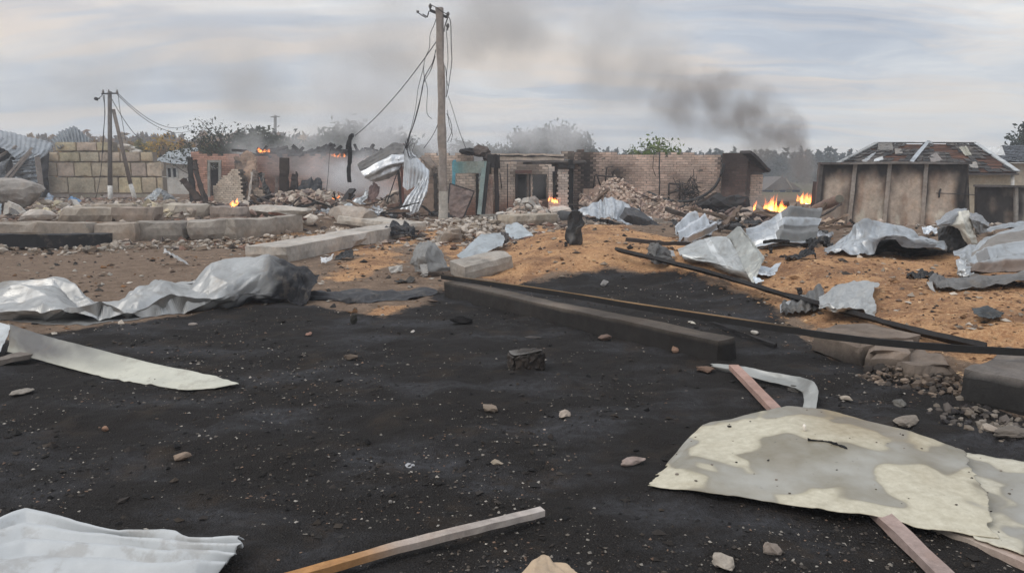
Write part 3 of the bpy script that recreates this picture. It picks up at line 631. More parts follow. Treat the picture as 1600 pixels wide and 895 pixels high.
for k, (a, b, z1, z2, cc) in enumerate(blocks):
    V, F = rough_box(b - a - .045, .35, z2 - z1 - .045, .13, .010, .022, 40 + k); t = np.array(cc) * rng.uniform(.82, 1.15) * (1, rng.uniform(.95, 1.05), rng.uniform(.9, 1.1))
    mk('stone_block', V + [(a + b) / 2, 42.1, z1 + .025], F, M_CONC, wl, t)
# rubble of pale slabs on the wall's falling end
for k, (px, py, s) in enumerate([(197, 233, .9), (212, 240, .7), (205, 236, .5)]):
    V, F = rock((s, .4, .28), 60 + k); tag(mk('stone_slab', V + P(px, py, 42.2), F, M_CONC, None, (.50, .47, .42)), ['whitish broken slab lying on the top course of the block wall', 'smaller pale slab at the sloping end of the block wall', 'thin pale chip between the slabs on the block wall'][k], 'slab')

# crushed sheet-metal shed at the far left
sh = empty('collapsed_shed', P(20, 312, 37) * [1, 1, 0] + [0, 0, .4], 'crushed grey corrugated shed at the far left with a dark gaping side', 'shed')
sheet('roof_sheet', [[(-60, 190, 2.5), (0, 203, 2.5), (40, 212, 2.6), (80, 222, 3)], [(-60, 225, 1), (5, 222, .9), (40, 240, 1.0), (70, 236, 2)], [(-60, 236, .2), (-10, 232, 0), (22, 250, 0), (46, 252, .6)]], base=None, mode='y', parent=sh, tint=(.40, .43, .46), corr=('v', 9, .06), crum=(5, .14), seed=31, rag=.06) if False else None
def shY(r): return [[(a, b, 37 + d, *s) for a, b, d, *s in q] for q in r]
sheet('roof_sheet', shY([[(-70, 192, 3), (0, 205, 3), (40, 214, 3), (84, 224, 3.4)], [(-70, 214, 1), (2, 215, 1.2), (38, 236, 1.2), (76, 240, 2.6)], [(-70, 226, 0), (-8, 224, 0), (24, 246, .2), (48, 262, 1.4)]]), parent=sh, tint=(.30, .32, .34), corr=('u', 16, .035), crum=(4, .07), seed=31, rag=.05, clamp=None, res=(70, 40))
sheet('wall_sheet', shY([[(18, 250, .1), (45, 246, .6), (62, 238, 1.2)], [(20, 272, .2), (48, 268, .2), (64, 268, 1.0)], [(30, 306, .5), (52, 306, .3), (66, 306, .8)]]), parent=sh, tint=(.30, .325, .35), corr=('v', 9, .10), crum=(4, .07), seed=32, rag=.08, res=(60, 40))
sheet('wall_sheet', shY([[(-70, 270, .2), (-10, 262, .3), (20, 240, .5)], [(-70, 290, 0), (-8, 280, 0), (10, 262, .3)], [(-70, 312, 0), (-8, 302, 0), (14, 290, .3)]]), parent=sh, tint=(.33, .35, .37), corr=('u', 9, .06), crum=(5, .14), seed=33, rag=.08)
sheet('hollow_shade', shY([[(-70, 226, 1.6), (0, 222, 1.6), (26, 246, 1.6)], [(-70, 250, 1.5), (-4, 250, 1.5), (16, 256, 1.5)], [(-70, 272, 1.5), (-6, 268, 1.5), (6, 262, 1.5)]]), parent=sh, mat=M_SOOT, tint=(.02, .02, .022), crum=(3, .1), seed=38, rag=0, clamp=None)  # dark sheet standing in for the shade inside the shed
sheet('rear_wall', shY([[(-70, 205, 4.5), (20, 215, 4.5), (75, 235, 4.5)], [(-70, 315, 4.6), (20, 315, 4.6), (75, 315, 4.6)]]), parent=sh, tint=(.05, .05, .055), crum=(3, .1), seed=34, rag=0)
for k, q in enumerate([[(4, 285, 36.8), (52, 232, 37.5)], [(10, 288, 36.7), (50, 238, 37.4)], [(58, 246, 37.2), (65, 300, 37.0)], [(0, 246, 37.3), (26, 230, 38)]]):
    bar('rafter', [P(*v) for v in q], .22, .10, (.24, .21, .19) if k else (.30, .27, .25), parent=sh, seed=k)
sheet('roof_sheet', [[(80, 221, 42.6), (95, 205, 43), (118, 197, 43.3), (134, 212, 43)], [(84, 226, 42.0), (100, 214, 42.3), (120, 210, 42.5), (141, 219, 42.5)], [(92, 233, 41.8), (104, 228, 42), (122, 224, 42), (142, 224, 42.2)]],
      tint=(.24, .26, .28), corr=('u', 12, .10), crum=(3, .04), seed=35, rag=.06, res=(80, 36), clamp=None, label='buckled corrugated roof sheet folded over the top of the block wall', cat='roof sheet')

# small white house
hs = empty('white_house', P(272, 305, 50) * [1, 1, 0] + [0, 0, .4], 'small whitewashed house with a pale grey pitched roof behind the block wall', 'house')
za = P(270, 257, 50)[2]; xa_, xb_ = P(254, 300, 50)[0], P(298, 300, 50)[0]; mb = MB()
wx0, wx1 = P(263, 300, 50)[0], P(279, 300, 50)[0]; wz0, wz1 = P(270, 277, 50)[2], P(270, 263, 50)[2]
for (a, b, c, d) in ((xa_, wx0, .2, za), (wx1, xb_, .2, za), (wx0, wx1, .2, wz0), (wx0, wx1, wz1, za)): mb.add(boxv(((a + b) / 2, 50.1, (c + d) / 2), ((b - a) / 2, 0, 0), (0, .1, 0), (0, 0, (d - c) / 2)), BOXF, (.62, .61, .58))
for x in (xa_ + .1, xb_ - .1): mb.add(boxv((x, 52.6, za / 2 + .1), (.1, 0, 0), (0, 2.38, 0), (0, 0, za / 2 - .1)), BOXF, (.60, .59, .56))
mb.add(boxv(((xa_ + xb_) / 2, 55.1, za / 2 + .1), ((xb_ - xa_) / 2, 0, 0), (0, .1, 0), (0, 0, za / 2 - .1)), BOXF, (.60, .59, .56)); mb.build('wall', M_T, hs)
mk('window_pane', boxv(((wx0 + wx1) / 2, 50.16, (wz0 + wz1) / 2), ((wx1 - wx0) / 2, 0, 0), (0, .02, 0), (0, 0, (wz1 - wz0) / 2)), BOXF, M_FINE, hs, (.02, .022, .026))
mb = MB()
for x in np.linspace(wx0, wx1, 3): mb.add(boxv((x, 50.0, (wz0 + wz1) / 2), (.06, 0, 0), (0, .05, 0), (0, 0, (wz1 - wz0) / 2 + .06)), BOXF, (.50, .52, .52))
mb.build('window_frame', M_T, hs)
rp = [P(236, 249, 49.5), P(301, 258, 49.4), P(310, 231, 54), P(262, 236, 54)]
sheet('roof', [[(262, 237, 54.0), (285, 233, 54.0), (312, 230, 54)], [(250, 246, 51.5), (280, 245, 51.5), (306, 243, 51.6)], [(238, 250, 49.5), (268, 256, 49.5), (302, 258, 49.5)]], parent=hs, tint=(.40, .425, .44), corr=('u', 16, .05), crum=(1, .006), seed=36, rag=.02, clamp=None)

# utility poles
def utility_pole_small():
    r = empty('utility_pole', P(172, 318, 40) * [1, 1, 0] + [0, 0, .38], 'thin grey utility pole with a slanting brace in front of the block wall', 'utility pole')
    pole_obj('shaft', [P(172, 290, 40), P(171.5, 143, 40)], [.12, .10], (.165, .15, .14), parent=r); pole_obj('white_base', [P(172.5, 322, 40), P(172, 290, 40)], [.125, .123], (.62, .61, .58), parent=r)
    pole_obj('brace', [P(204, 288, 40.2), P(177, 171, 40.1)], [.11, .09], (.20, .17, .15), parent=r); pole_obj('brace_base', [P(213, 318, 40.2), P(204, 288, 40.2)], [.115, .112], (.60, .59, .56), parent=r)
    bar('crossarm', [P(159, 148, 39.8), P(185, 147, 39.8)], .07, .07, (.06, .06, .062), parent=r)
    for px in (161, 170, 183):
        V, F = tube([P(px, 148, 39.8), P(px, 145, 39.8), P(px, 143, 39.8), P(px, 140, 39.8)], [.02, .06, .05, .02], 6); mk('insulator', V, F, M_FINE, r, (.16, .15, .14))
    wire(pxpath([(160, 148), (157, 152), (152, 155), (150, 155)], 39.8), .02, name='bracket', parent=r)
    V, F = rock((.22, .16, .2), 3); mk('lamp_head', V + P(151, 158, 39.8), F, M_FINE, r, (.04, .04, .042))
    V, F = bar_vf([P(147, 155.5, 39.8), P(156, 155, 39.8)], .05, .06); mk('lamp_arm', V, F, M_FINE, r, (.04, .04, .042)); return r
utility_pole_small()
wire(sag(P(183, 148, 39.8), P(300, 203, 62), .9), .018, 'drooping cable from the small pole crossarm toward the smoky trees')
wire(sag(P(185, 147, 39.8), P(292, 196, 62), .8), .018, 'upper parallel cable from the small pole crossarm toward the smoky trees')
wire(sag(P(173, 152, 40), P(222, 220, 52), .3), .022, 'slanting cable from the small pole down behind the block wall')
wire(_cr(pxpath([(161, 149), (164, 175), (161, 215), (158, 265), (152, 300), (148, 312)], 39.8), 4), .018, 'dark loose cable hanging left of the small pole to the ground')
wire(_cr(pxpath([(163, 149), (163.5, 180), (162, 210), (161, 240)], 39.9), 4), .014, 'short loose cable end hanging beside the small pole')
wire(_cr(pxpath([(185, 148), (187, 170), (192, 195), (196, 220)], 39.9), 4), .013, 'thin broken cable hanging right of the small pole brace')
fp = empty('utility_pole', P(430, 300, 75) * [1, 1, 0], 'far concrete pole standing in smoke above the trees', 'utility pole')
pole_obj('shaft', [P(430, 290, 75), P(430, 180, 75)], [.17, .14], (.25, .25, .25), parent=fp); bar('crossarm', [P(423, 184, 74.8), P(437, 183, 74.8)], .1, .1, (.2, .2, .2), parent=fp)

mp = empty('utility_pole', G(692, 346), 'tall grey concrete utility pole with tangled cables and a pale base', 'utility pole')
MPY = G(692, 346)[1]
def pole4(pts, hw, tint, name):
    V, F = [], []
    n = len(pts)
    for i, (p, h_) in enumerate(zip(pts, hw)):
        for a, b in ((-1, -.8), (-.7, -1), (.7, -1), (1, -.8), (1, .8), (.7, 1), (-.7, 1), (-1, .8)): V.append(np.array(p) + [a * h_ * .9, b * h_, 0])
        if i: F += [[8 * (i - 1) + k, 8 * (i - 1) + (k + 1) % 8, 8 * i + (k + 1) % 8, 8 * i + k] for k in range(8)]
    F += [list(range(8))[::-1], [8 * (n - 1) + k for k in range(8)]]; V = np.array(V)
    V += (np.stack([vnoise(V[:, 0] * 9, V[:, 1] * 9, V[:, 2] * 2.5, 70 + k) for k in range(3)], 1) - .5) * [.05, .05, .0]
    return mk(name, V, F, M_CONC, mp, tint)
pole4([P(*q) for q in zip(np.interp(np.linspace(0, 1, 22), [0, 1], [692.6, 686.5]), np.linspace(299, 13, 22), [MPY] * 22)], np.linspace(.155, .125, 22), (.28, .245, .22), 'shaft')
pole4([P(692.6, 349, MPY), P(692.6, 325, MPY), P(692.6, 299, MPY)], [.18, .178, .176], (.46, .43, .385), 'base')
bar('crossarm', [P(671, 18, MPY - .1), P(698, 29, MPY + .1)], .07, .08, (.05, .05, .052), parent=mp); bar('bracket', [P(660, 23, MPY - .1), P(668, 28, MPY - .1), P(671, 18, MPY - .1)], .03, .03, (.045, .045, .048), parent=mp)
for k, (a, b, c, d) in enumerate([(672, 18, 672.5, 6), (699, 30, 700.5, 19), (699, 48, 700, 37), (651, 17, 654, 20)]):
    p, q = P(a, b, MPY - .05), P(c, d, MPY - .05); V, F = tube([p, lerp(p, q, .35), lerp(p, q, .6), lerp(p, q, .8), q], [.02, .03, .06, .055, .02], 7); mk('insulator', V, F, M_FINE, mp, (.10, .095, .09))
wire(pxpath([(653, 20), (660, 25), (666, 28)], MPY - .1), .018, name='bracket', parent=mp)
wire(_cr(pxpath([(672, 8), (680, 11), (690, 18), (699, 23)], MPY - .2), 3), .014, name='jumper_wire', parent=mp)
wire(_cr(pxpath([(694, 50), (695, 42), (699, 30)], MPY - .2), 3), .02, name='bracket', parent=mp)
wire(sag(P(682, 65, MPY), P(555, 212, 31.5), .25), .016, 'taut cable running from the tall pole down left to the hanging strip')
CG = 'cables hanging from the tall pole'
for k, (pts, rad, lb) in enumerate([
    ([(699, 25), (704, 35), (705, 70), (706, 95), (703, 120), (700, 140), (697, 152)], .016, 'cable looping down the right side of the tall pole from its insulator'),
    ([(697, 45), (699, 70), (700, 95), (698, 115), (698, 150)], .011, 'thin cable hanging close along the right of the pole shaft'),
    ([(683, 25), (678, 40), (672, 55), (671, 75), (664, 92), (662, 108), (663, 122)], .012, 'frayed cable falling left from the crossarm of the tall pole'),
    ([(681, 78), (676, 98), (664, 120), (660, 140), (654, 165), (646, 195), (640, 212), (634, 232)], .018, 'thick cable bundle strand reaching the sheets under the tall pole'),
    ([(680, 88), (673, 110), (661, 132), (656, 160), (648, 190), (641, 210), (636, 235)], .014, 'second bundle strand running beside the thick cable to the sheets'),
    ([(663, 100), (658, 120), (653, 140), (650, 165), (645, 190), (638, 215), (630, 240)], .011, 'left strand of the cable bundle coming down to the bent sheets'),
    ([(664, 124), (668, 140), (667, 160), (667, 175), (670, 182), (675, 186)], .010, 'short cable with a curled end left of the pole'),
    ([(689, 92), (695, 104), (697, 112), (698, 125), (700, 135)], .012, 'short cable crossing the front of the pole shaft'),
    ([(686, 188), (682, 200), (676, 212), (668, 224), (662, 232)], .013, 'slack cable from mid pole to the grey sheet'),
    ([(698, 178), (704, 190), (706, 205), (702, 215), (699, 222)], .011, 'small cable loop low on the right of the pole'),
    ([(699, 172), (702, 195), (707, 210), (704, 222)], .010, 'second small cable loop low on the right of the pole'),
    ([(700, 150), (707, 170), (716, 200), (724, 222), (728, 232)], .009, 'thin cable slanting right from the pole to the brick building')]):
    wire(_cr(pxpath(pts, MPY - .05 + .02 * (k % 3)), 4), rad, lb, group=CG)
for k in range(7):
    a = 630 + 3 * k; wire(_cr(pxpath([(636, 232), (a, 224 - (k % 3) * 4), (a + 6 - 2 * k, 236 + (k % 4) * 4), (640 + 2 * k, 246)], MPY + .02 * k), 4), .008, 'tangle strands of thin wire above the bent sheets', group='wire tangle strands above the sheets')
# charred strip hanging from the cable
hst = empty('hanging_strip', P(546, 285, 31.5), 'charred black strip hanging in smoke from the taut cable end', 'charred strip')
V, F = bar_vf(_cr(pxpath([(552, 212), (548, 214), (546, 226), (547, 245), (545, 262), (546, 285)], 31.5), 4), .16, .04, (0, 1, 0), .012, 3); mk('strip', V, F, M_WOOD, hst, (.016, .015, .015))
V, F = bar_vf(_cr(pxpath([(552, 211), (547, 216), (543, 226), (542, 234)], 31.4), 4), .12, .04, (0, 1, 0), .012, 4); mk('folded_end', V, F, M_WOOD, hst, (.018, .017, .016))
wire(_cr(pxpath([(510, 300), (513, 270), (515, 240), (519, 229), (524, 227)], 32), 4), .012, 'thin wire standing up in smoke left of the hanging strip')
# ------------------------------------------------------------------ burnt ruins, left
SOOT = np.array([.022, .020, .020])
def patchy(base, k=1.0, seed=0, sc=.6, lo=.45, hi=.75, extra=None):
    base = np.array(base)
    def f(u, z, rng):
        s = float(sstep(lo, hi, fbm(u * sc, z * sc, 0, seed, 3))) * k
        if extra: s = max(s, extra(u, z))
        return lerp(base, SOOT, min(.97, s)) * rng.uniform(.92, 1.08)
    return f
rl = empty('burnt_ruin', P(430, 310, 35) * [1, 1, 0] + [0, 0, .4], 'long low reddish burnt-out ruin full of smoke at centre left', 'ruin')
brick_wall(rl, (302, 36), (650, 36), [(302, 236), (316, 236), (330, 239), (365, 240), (400, 238), (430, 239), (470, 240), (500, 239), (560, 243), (610, 246), (650, 250)], .35, patchy((.46, .275, .215), .6, 2, .5, .5, .8),
           [(323, 250, 345, 306)], bw=.26, bh=.1, seed=2, mortar=(.20, .15, .12), tatter=.12)
brick_wall(rl, (322, 38.5), (350, 38.5), [(322, 262), (350, 262)], .35, patchy((.035, .03, .03), .9, 3), bw=.3, bh=.12, seed=5, name='rear_brick_wall')
brick_wall(rl, (470, 34), (520, 34), [(470, 296), (482, 288), (500, 291), (520, 302)], .35, patchy((.22, .12, .09), .8, 7), bw=.26, bh=.1, seed=6, name='low_brick_wall')
fr = P(326, 306, 35.7)
for nm, q in (('door_jamb', [(326, 308), (326, 252)]), ('door_jamb', [(343, 308), (343, 252)]), ('door_head', [(324, 252), (345, 252)])):
    bar(nm, [P(*q[0], 35.7), P(*q[1], 35.7)], .11, .11, (.30, .30, .28), parent=rl, up=(0, 1, 0))
lw = empty('brick_wall_stump', P(358, 315, 31.4) * [1, 1, 0] + [0, 0, .4], 'pale brick wall fragment broken to a pointed heap in front of the burnt ruin', 'wall fragment')
brick_wall(lw, (333, 31.6), (384, 31.2), [(333, 290), (337, 287), (341, 283), (348, 276), (356, 268), (365, 262), (372, 266), (377, 274), (380, 285), (376, 296), (384, 316)], .35, patchy((.56, .48, .40), .35, 9, .8), bw=.17, bh=.085, seed=9, single=240, tatter=.02, mortar=(.16, .14, .12))
brick_wall(lw, (393, 31.3), (418, 31.2), [(393, 300), (402, 292), (412, 296), (418, 312)], .35, patchy((.43, .35, .28), .3, 10, .8), bw=.17, bh=.085, seed=10, tatter=.02, mortar=(.16, .14, .12), name='brick_wall')
sl = sheet('plaster_slab', [[(372, 240, 1), (390, 236, 1), (402, 243, 1)], [(368, 262, .6), (388, 262, .5), (402, 262, .6)], [(376, 290, .2), (388, 290, .1), (392, 285, .2)], [(380, 318, -.2), (386, 318, -.3), (390, 316, -.2)]], base=None, mode='y', mat=M_CONC, tint=(.30, .215, .165), soot=(.05, .042, .04), crum=(3, .04), seed=41, rag=.12, thick=.16, clamp=None, spots=.6) if False else None
def at(Y, rows): return [[(a, b, Y + d, *s) for a, b, d, *s in r] for r in rows]
sheet('plaster_slab', at(31.6, [[(366, 246, 1, .5), (388, 236, 1, .2), (402, 246, 1, .1)], [(365, 262, .6, .6), (386, 262, .5), (403, 260, .6)], [(372, 288, .2, .4), (387, 290, .1), (395, 284, .2)], [(376, 318, -.2, .6), (386, 318, -.3, .2), (391, 314, -.2, .3)]]), mat=M_CONC, tint=(.31, .225, .17), soot=(.05, .042, .04), crum=(3, .05), seed=41, rag=.10, thick=.16, clamp=None, spots=.5,
      label='tall tan plaster slab leaning behind the pointed pale brick fragment', cat='wall slab')
sheet('plaster_slab', at(31.3, [[(394, 264, .6), (404, 268, .6)], [(392, 290, .2), (404, 290, .2)], [(385, 318, -.1), (392, 318, -.1)]]), mat=M_CONC, tint=(.15, .12, .10), soot=(.03, .03, .03), crum=(3, .04), seed=42, rag=.1, thick=.14, clamp=None, label='narrow dark plaster strip leaning right of the tall tan slab', cat='wall slab')
for k, (pts, wv, c, lb) in enumerate([
    ([(301, 318, 31.4), (296, 245, 31.8)], .20, (.035, .032, .03), 'charred thick post at the left end of the burnt ruin'),
    ([(322, 320, 31.0), (306, 270, 31.3), (303, 250, 31.5)], .17, (.055, .045, .04), 'leaning charred post beside the ruin doorway'),
    ([(315, 318, 31.0), (284, 280, 31.2)], .22, (.06, .045, .038), 'burnt timber leaning left out of the ruin end'),
    ([(443, 308, 33), (443, 247, 33)], .36, (.055, .042, .036), 'thick charred brick pier standing alone in the burnt ruin'),
    ([(431, 308, 33), (432, 275, 33)], .12, (.23, .19, .17), 'thin pale stake left of the lone charred pier'),
    ([(456, 300, 33), (460, 272, 33)], .2, (.05, .04, .038), 'jagged burnt stump right of the lone charred pier'),
    ([(463, 300, 33), (463, 268, 33)], .1, (.06, .05, .045), 'thin burnt stake beside the jagged stump'),
    ([(388, 318, 31), (394, 268, 31.4)], .07, (.42, .38, .34), 'thin pale pole leaning on the tan plaster slab'),
    ([(406, 270, 31.4), (412, 288, 31.2), (420, 302, 31)], .16, (.05, .05, .05), 'dark bent plank sloping down right of the plaster slabs'),
    ([(411, 300, 31.2), (411, 270, 31.3)], .06, (.22, .2, .18), 'thin grey stake right of the dark bent plank')]):
    bar('burnt_post', [P(*q) for q in pts], wv, wv * .7, c, up=(0, 1, 0), jit=.02, seed=k, label=lb, cat='post', nsub=8)
bar('broken_lintel', [P(363, 237, 35.5), P(385, 238, 35.6)], .3, .12, (.05, .045, .045), seed=3, parent=rl)
rubble('charred_roof_debris', [tuple(P(a, 300, b)[:2]) for a, b in ((385, 35.7), (640, 35.7), (640, 36.2), (385, 36.2))], 1, (.1, .2), [SOOT], 1) if False else None
rng = np.random.default_rng(8); mb = MB()
for k in range(120):
    px = rng.uniform(400, 620); p = P(px, 300, 36.15); p[2] = P(px, 241 + max(0, (px - 560)) * .1, 36.1)[2] + rng.uniform(-.05, .16) * (1 + (vnoise(px * .05, 0) > .6)); V = boxv((0, 0, 0), (rng.uniform(.1, .5), 0, 0), (0, .08, 0), (0, 0, .05)); mb.add(rot(V, rng.normal(0, .3), rng.normal(0, .35), rng.normal(0, .4)) + p, BOXF, np.array([.03, .028, .028]) * rng.uniform(.6, 2))
mb.build('charred_rafters', M_WOOD, rl, kind='stuff')
# heap of charred sheet in the smoke
sheet('burnt_sheet', at(32.5, [[(466, 290, 1), (485, 275, .8), (496, 277, .9), (500, 292, .9)], [(462, 296, .3), (482, 290, 0), (500, 288, .2), (508, 300, .2)], [(462, 306, 0), (480, 304, -.4), (500, 306, -.3), (512, 312, 0)]]), mat=M_SOOT, tint=(.035, .036, .04), crum=(6, .14), seed=43, rag=.1, label='black crumpled burnt heap of sheet inside the smoky ruin', cat='burnt sheet', clamp=None)
RUB = [(.40, .33, .27), (.46, .40, .34), (.33, .25, .20), (.24, .17, .14), (.15, .12, .11)]
LF = lambda pts: [tuple(G(a, b)[:2]) for a, b in pts]
rubble('rubble', LF([(410, 334), (400, 326), (420, 318), (470, 312), (520, 316), (560, 320), (545, 332), (500, 336), (455, 340)]), 650, (.045, .13), RUB, 50, label='long heap of broken brick along the front of the burnt ruin', cat=None, heap=.55)
rubble('rubble', LF([(580, 330), (590, 322), (660, 322), (672, 334), (640, 340), (600, 340)]), 240, (.06, .16), RUB, 51, label='heap of tan broken brick under the hanging corrugated sheets', heap=.5)
rubble('rubble', LF([(255, 335), (300, 322), (420, 322), (430, 342), (350, 345), (262, 345)]), 130, (.05, .14), RUB + [(.55, .52, .47)], 52, label='scattered pale rubble behind the front row of concrete blocks', heap=.15)
rubble('rubble', LF([(40, 340), (60, 328), (280, 322), (290, 344), (150, 346)]), 220, (.05, .16), [(.42, .37, .31), (.55, .52, .48), (.30, .25, .21), (.48, .42, .30)], 53, label='mixed rubble and litter between the left concrete slabs', heap=.2)
def planks_at(specs, name='plank', cat='plank'):
    for k, (pts, wv, hv, c, lb) in enumerate(specs): bar(name, [P(*q) if len(q) == 3 and q[2] > 1.4 else G(q[0], q[1], q[2] if len(q) > 2 else .01) for q in pts], wv, hv, c, label=lb, cat=cat, seed=k + 11, jit=.008)
planks_at([([(388, 322, 28), (430, 308, 29.5)], .22, .16, (.03, .026, .025), 'charred beam sloping over the rubble by the small left fire'),
           ([(372, 328, 27), (402, 329, 27)], .1, .07, (.05, .04, .035), 'dark burnt lath lying below the small left fire'),
           ([(421, 335, .25), (487, 346, .1)], .12, .07, (.16, .075, .05), 'long red-brown plank lying over the front block row'),
           ([(330, 345, .1), (385, 342, .25)], .12, .06, (.30, .21, .17), 'thin brown lath on top of the front block row'),
           ([(537, 318, 28.5), (552, 297, 29)], .3, .1, (.035, .033, .033), 'dark charred plank poking up by the small ground fire'),
           ([(592, 330, 26), (640, 332, 26)], .14, .1, (.16, .11, .08), 'brown timber lying under the hanging sheets'),
           ([(606, 325, 27), (634, 318, 27.5)], .12, .1, (.25, .16, .12), 'reddish timber end beside the brick heap'),
           ([(440, 310, 31), (452, 303, 31)], .15, .06, (.35, .34, .33), 'short pale plank end inside the ruin'),
           ([(375, 322, 27.5), (408, 318, 28)], .16, .12, (.024, .022, .022), 'black log burning beside the small left fire')])

# ------------------------------------------------------------------ brick building in the middle
mbd = empty('brick_building', P(780, 335, 30) * [1, 1, 0], 'roofless burnt brick building with a dark doorway behind the tall pole', 'ruined building')
sootdoor = lambda u, z: .75 * float(sstep(1.9, 2.5, z)) * float(fbm(u * 1.2, z * .6, 0, 5, 3) > .45)
WH = (.66, .55, .47); RD = (.26, .115, .075)
def mixred(u, z, rng):
    r = float(sstep(1.25, .2, z + .5 * (fbm(u * 1.5, z * 1.5, 0, 3, 3) - .5))); c = lerp(np.array(WH), np.array(RD), r * .85); s = .85 * float(sstep(.52, .75, fbm(u * .7, z * .45, 0, 12, 3))); return lerp(c, SOOT, s * .8)
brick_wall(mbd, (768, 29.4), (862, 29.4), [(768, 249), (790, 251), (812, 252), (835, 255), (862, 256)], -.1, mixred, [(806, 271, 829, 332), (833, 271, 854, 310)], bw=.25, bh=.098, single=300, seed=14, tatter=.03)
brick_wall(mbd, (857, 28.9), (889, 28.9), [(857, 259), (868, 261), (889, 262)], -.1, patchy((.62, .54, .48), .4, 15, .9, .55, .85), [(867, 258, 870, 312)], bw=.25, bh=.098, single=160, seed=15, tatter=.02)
brick_wall(mbd, (858, 31.5), (897, 31.5), [(858, 258), (862, 245), (872, 240), (884, 236), (897, 234)], 1.2, patchy((.40, .33, .28), .8, 16, .9), bw=.26, bh=.11, seed=16, tatter=.16, miss=.05)
brick_wall(mbd, (650, 30.6), (740, 30.6), [(650, 246), (660, 238), (690, 238), (740, 239)], 1.9, patchy((.60, .48, .40), .45, 17, .9, .5, .8), bw=.25, bh=.105, seed=17, tatter=.06)
brick_wall(mbd, (674, 30.2), (709, 30.2), [(674, 248), (709, 252)], -.1, patchy((.55, .46, .39), .5, 18, .8), bw=.25, bh=.105, seed=18, single=60, tatter=.03)
brick_wall(mbd, (709, 30.3), (748, 30.3), [(709, 262), (748, 262)], -.2, mixred, bw=.25, bh=.105, seed=19, single=150, tatter=.02)
brick_wall(mbd, (760, 33.5), (900, 33.5), [(760, 252), (900, 252)], -.1, patchy((.05, .045, .045), .7, 20), bw=.5, bh=.2, seed=20, name='rear_brick_wall')  # rear and side bricks near black, painting in the dark of the room
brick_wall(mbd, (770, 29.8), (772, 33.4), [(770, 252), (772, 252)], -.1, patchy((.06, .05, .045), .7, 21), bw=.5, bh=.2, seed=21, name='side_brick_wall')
brick_wall(mbd, (655, 30.5), (678, 30.0), [(655, 262), (664, 258), (678, 266)], -.1, patchy((.27, .20, .16), .5, 23, .7), bw=.4, bh=.2, seed=23, name='plastered_wall')
# ceiling slab added over the inner room to keep the openings dark
V, F = rough_box(4.2, 3.6, .14, .3, .02, .05, 5); mk('added_ceiling_slab', V + [P(833, 300, 31.6)[0], 31.65, P(800, 256, 29.6)[2]], F, M_CONC, mbd, (.10, .09, .085))
bar('door_jamb', [P(807, 334, 29.3), P(807, 272, 29.3)], .1, .1, (.035, .03, .03), parent=mbd, up=(0, 1, 0)); bar('door_jamb', [P(825, 330, 29.4), P(825, 273, 29.4)], .1, .1, (.14, .115, .10), parent=mbd, up=(0, 1, 0))
bar('door_head', [P(805, 271, 29.2), P(831, 271, 29.2)], .16, .12, (.12, .07, .06), parent=mbd)
bar('roof_beam', [P(764, 252, 30.3), P(830, 252, 30.5), P(880, 253, 30.6)], .3, .3, (.50, .42, .35), mat=M_CONC, parent=mbd, jit=.012); bar('roof_edge', [P(764, 244.5, 30.3), P(830, 245, 30.5), P(880, 246, 30.6)], .36, .05, (.06, .055, .055), parent=mbd, jit=.02)
bar('charred_post', [P(892.5, 334, 28.9), P(892, 250, 28.9)], .18, .18, (.012, .012, .013), parent=mbd, up=(0, 1, 0), jit=.01); bar('charred_post', [P(866, 312, 28.7), P(865.5, 268, 28.7)], .1, .08, (.018, .017, .017), parent=mbd, up=(0, 1, 0), jit=.01)
bar('charred_lintel', [P(872, 262, 28.8), P(898, 263, 28.7)], .16, .1, (.03, .028, .028), parent=mbd, jit=.01)
bar('soot_beam', [P(762, 262, 29.1), P(781, 262, 29.1)], .3, .5, (.03, .028, .028), parent=mbd, jit=.02); bar('charred_post', [P(777, 332, 29.1), P(775, 258, 29.1)], .16, .12, (.05, .04, .038), parent=mbd, up=(0, 1, 0), jit=.012)
for k, q in enumerate([[(793, 326), (793, 256)], [(781, 270), (784, 295)]]): wire(pxpath([(*v,) for v in q], 29.2), .02, name='dangling_cable', parent=mbd)
# tangled rubber/cloth and clods on the parapet
rng = np.random.default_rng(31)
for k, (px, py, sx, sz, c, lb) in enumerate([(735, 243, .75, .3, (.025, .024, .025), 'black charred bundle on top of the brick building wall'), (752, 246, .8, .5, (.10, .08, .07), 'brown clod of burnt wall hanging on the parapet beside the black bundle'), (762, 252, .5, .35, (.07, .055, .05), 'small dark clod below the parapet near the turquoise frame')]):
    V, F = rock((sx, .5, sz), 90 + k, 3); V += (np.stack([vnoise(V[:, 0] * 14, V[:, 1] * 14, V[:, 2] * 14, k + j) for j in range(3)], 1) - .5) * .1; tag(mk('charred_clod', V + P(px, py, 30.1), F, M_WOOD, None, c), lb, 'debris')
mk_c = (.165, .36, .42)
frm = empty('door_frame', P(735, 338, 28.6) * [1, 1, 0], 'peeling turquoise door frame leaning on the brick building', 'door frame')
bar('header_board', [P(707, 271, 28.8), P(757, 270, 28.8)], .1, .44, (.22, .30, .29), parent=frm, tints=[(0, (.13, .33, .38)), (.2, (.16, .28, .28)), (.5, (.25, .29, .26)), (1, (.27, .31, .29))], nsub=14)
bar('post', [P(708, 301, 28.75), P(710, 250, 28.75)], .12, .12, (.13, .36, .46), parent=frm, up=(0, 1, 0)); bar('post', [P(748.5, 335, 28.4), P(757, 252, 28.8)], .16, .12, (.26, .35, .34), parent=frm, up=(0, 1, 0), tints=[(0, (.30, .36, .35)), (1, (.20, .27, .26))])
bar('post_shadow_board', [P(755, 335, 28.6), P(763, 254, 28.9)], .14, .14, (.05, .05, .05), parent=frm, up=(0, 1, 0)); frm.children[-1].name = 'charred_shade_board'  # dark board standing in for the shadow beside the post
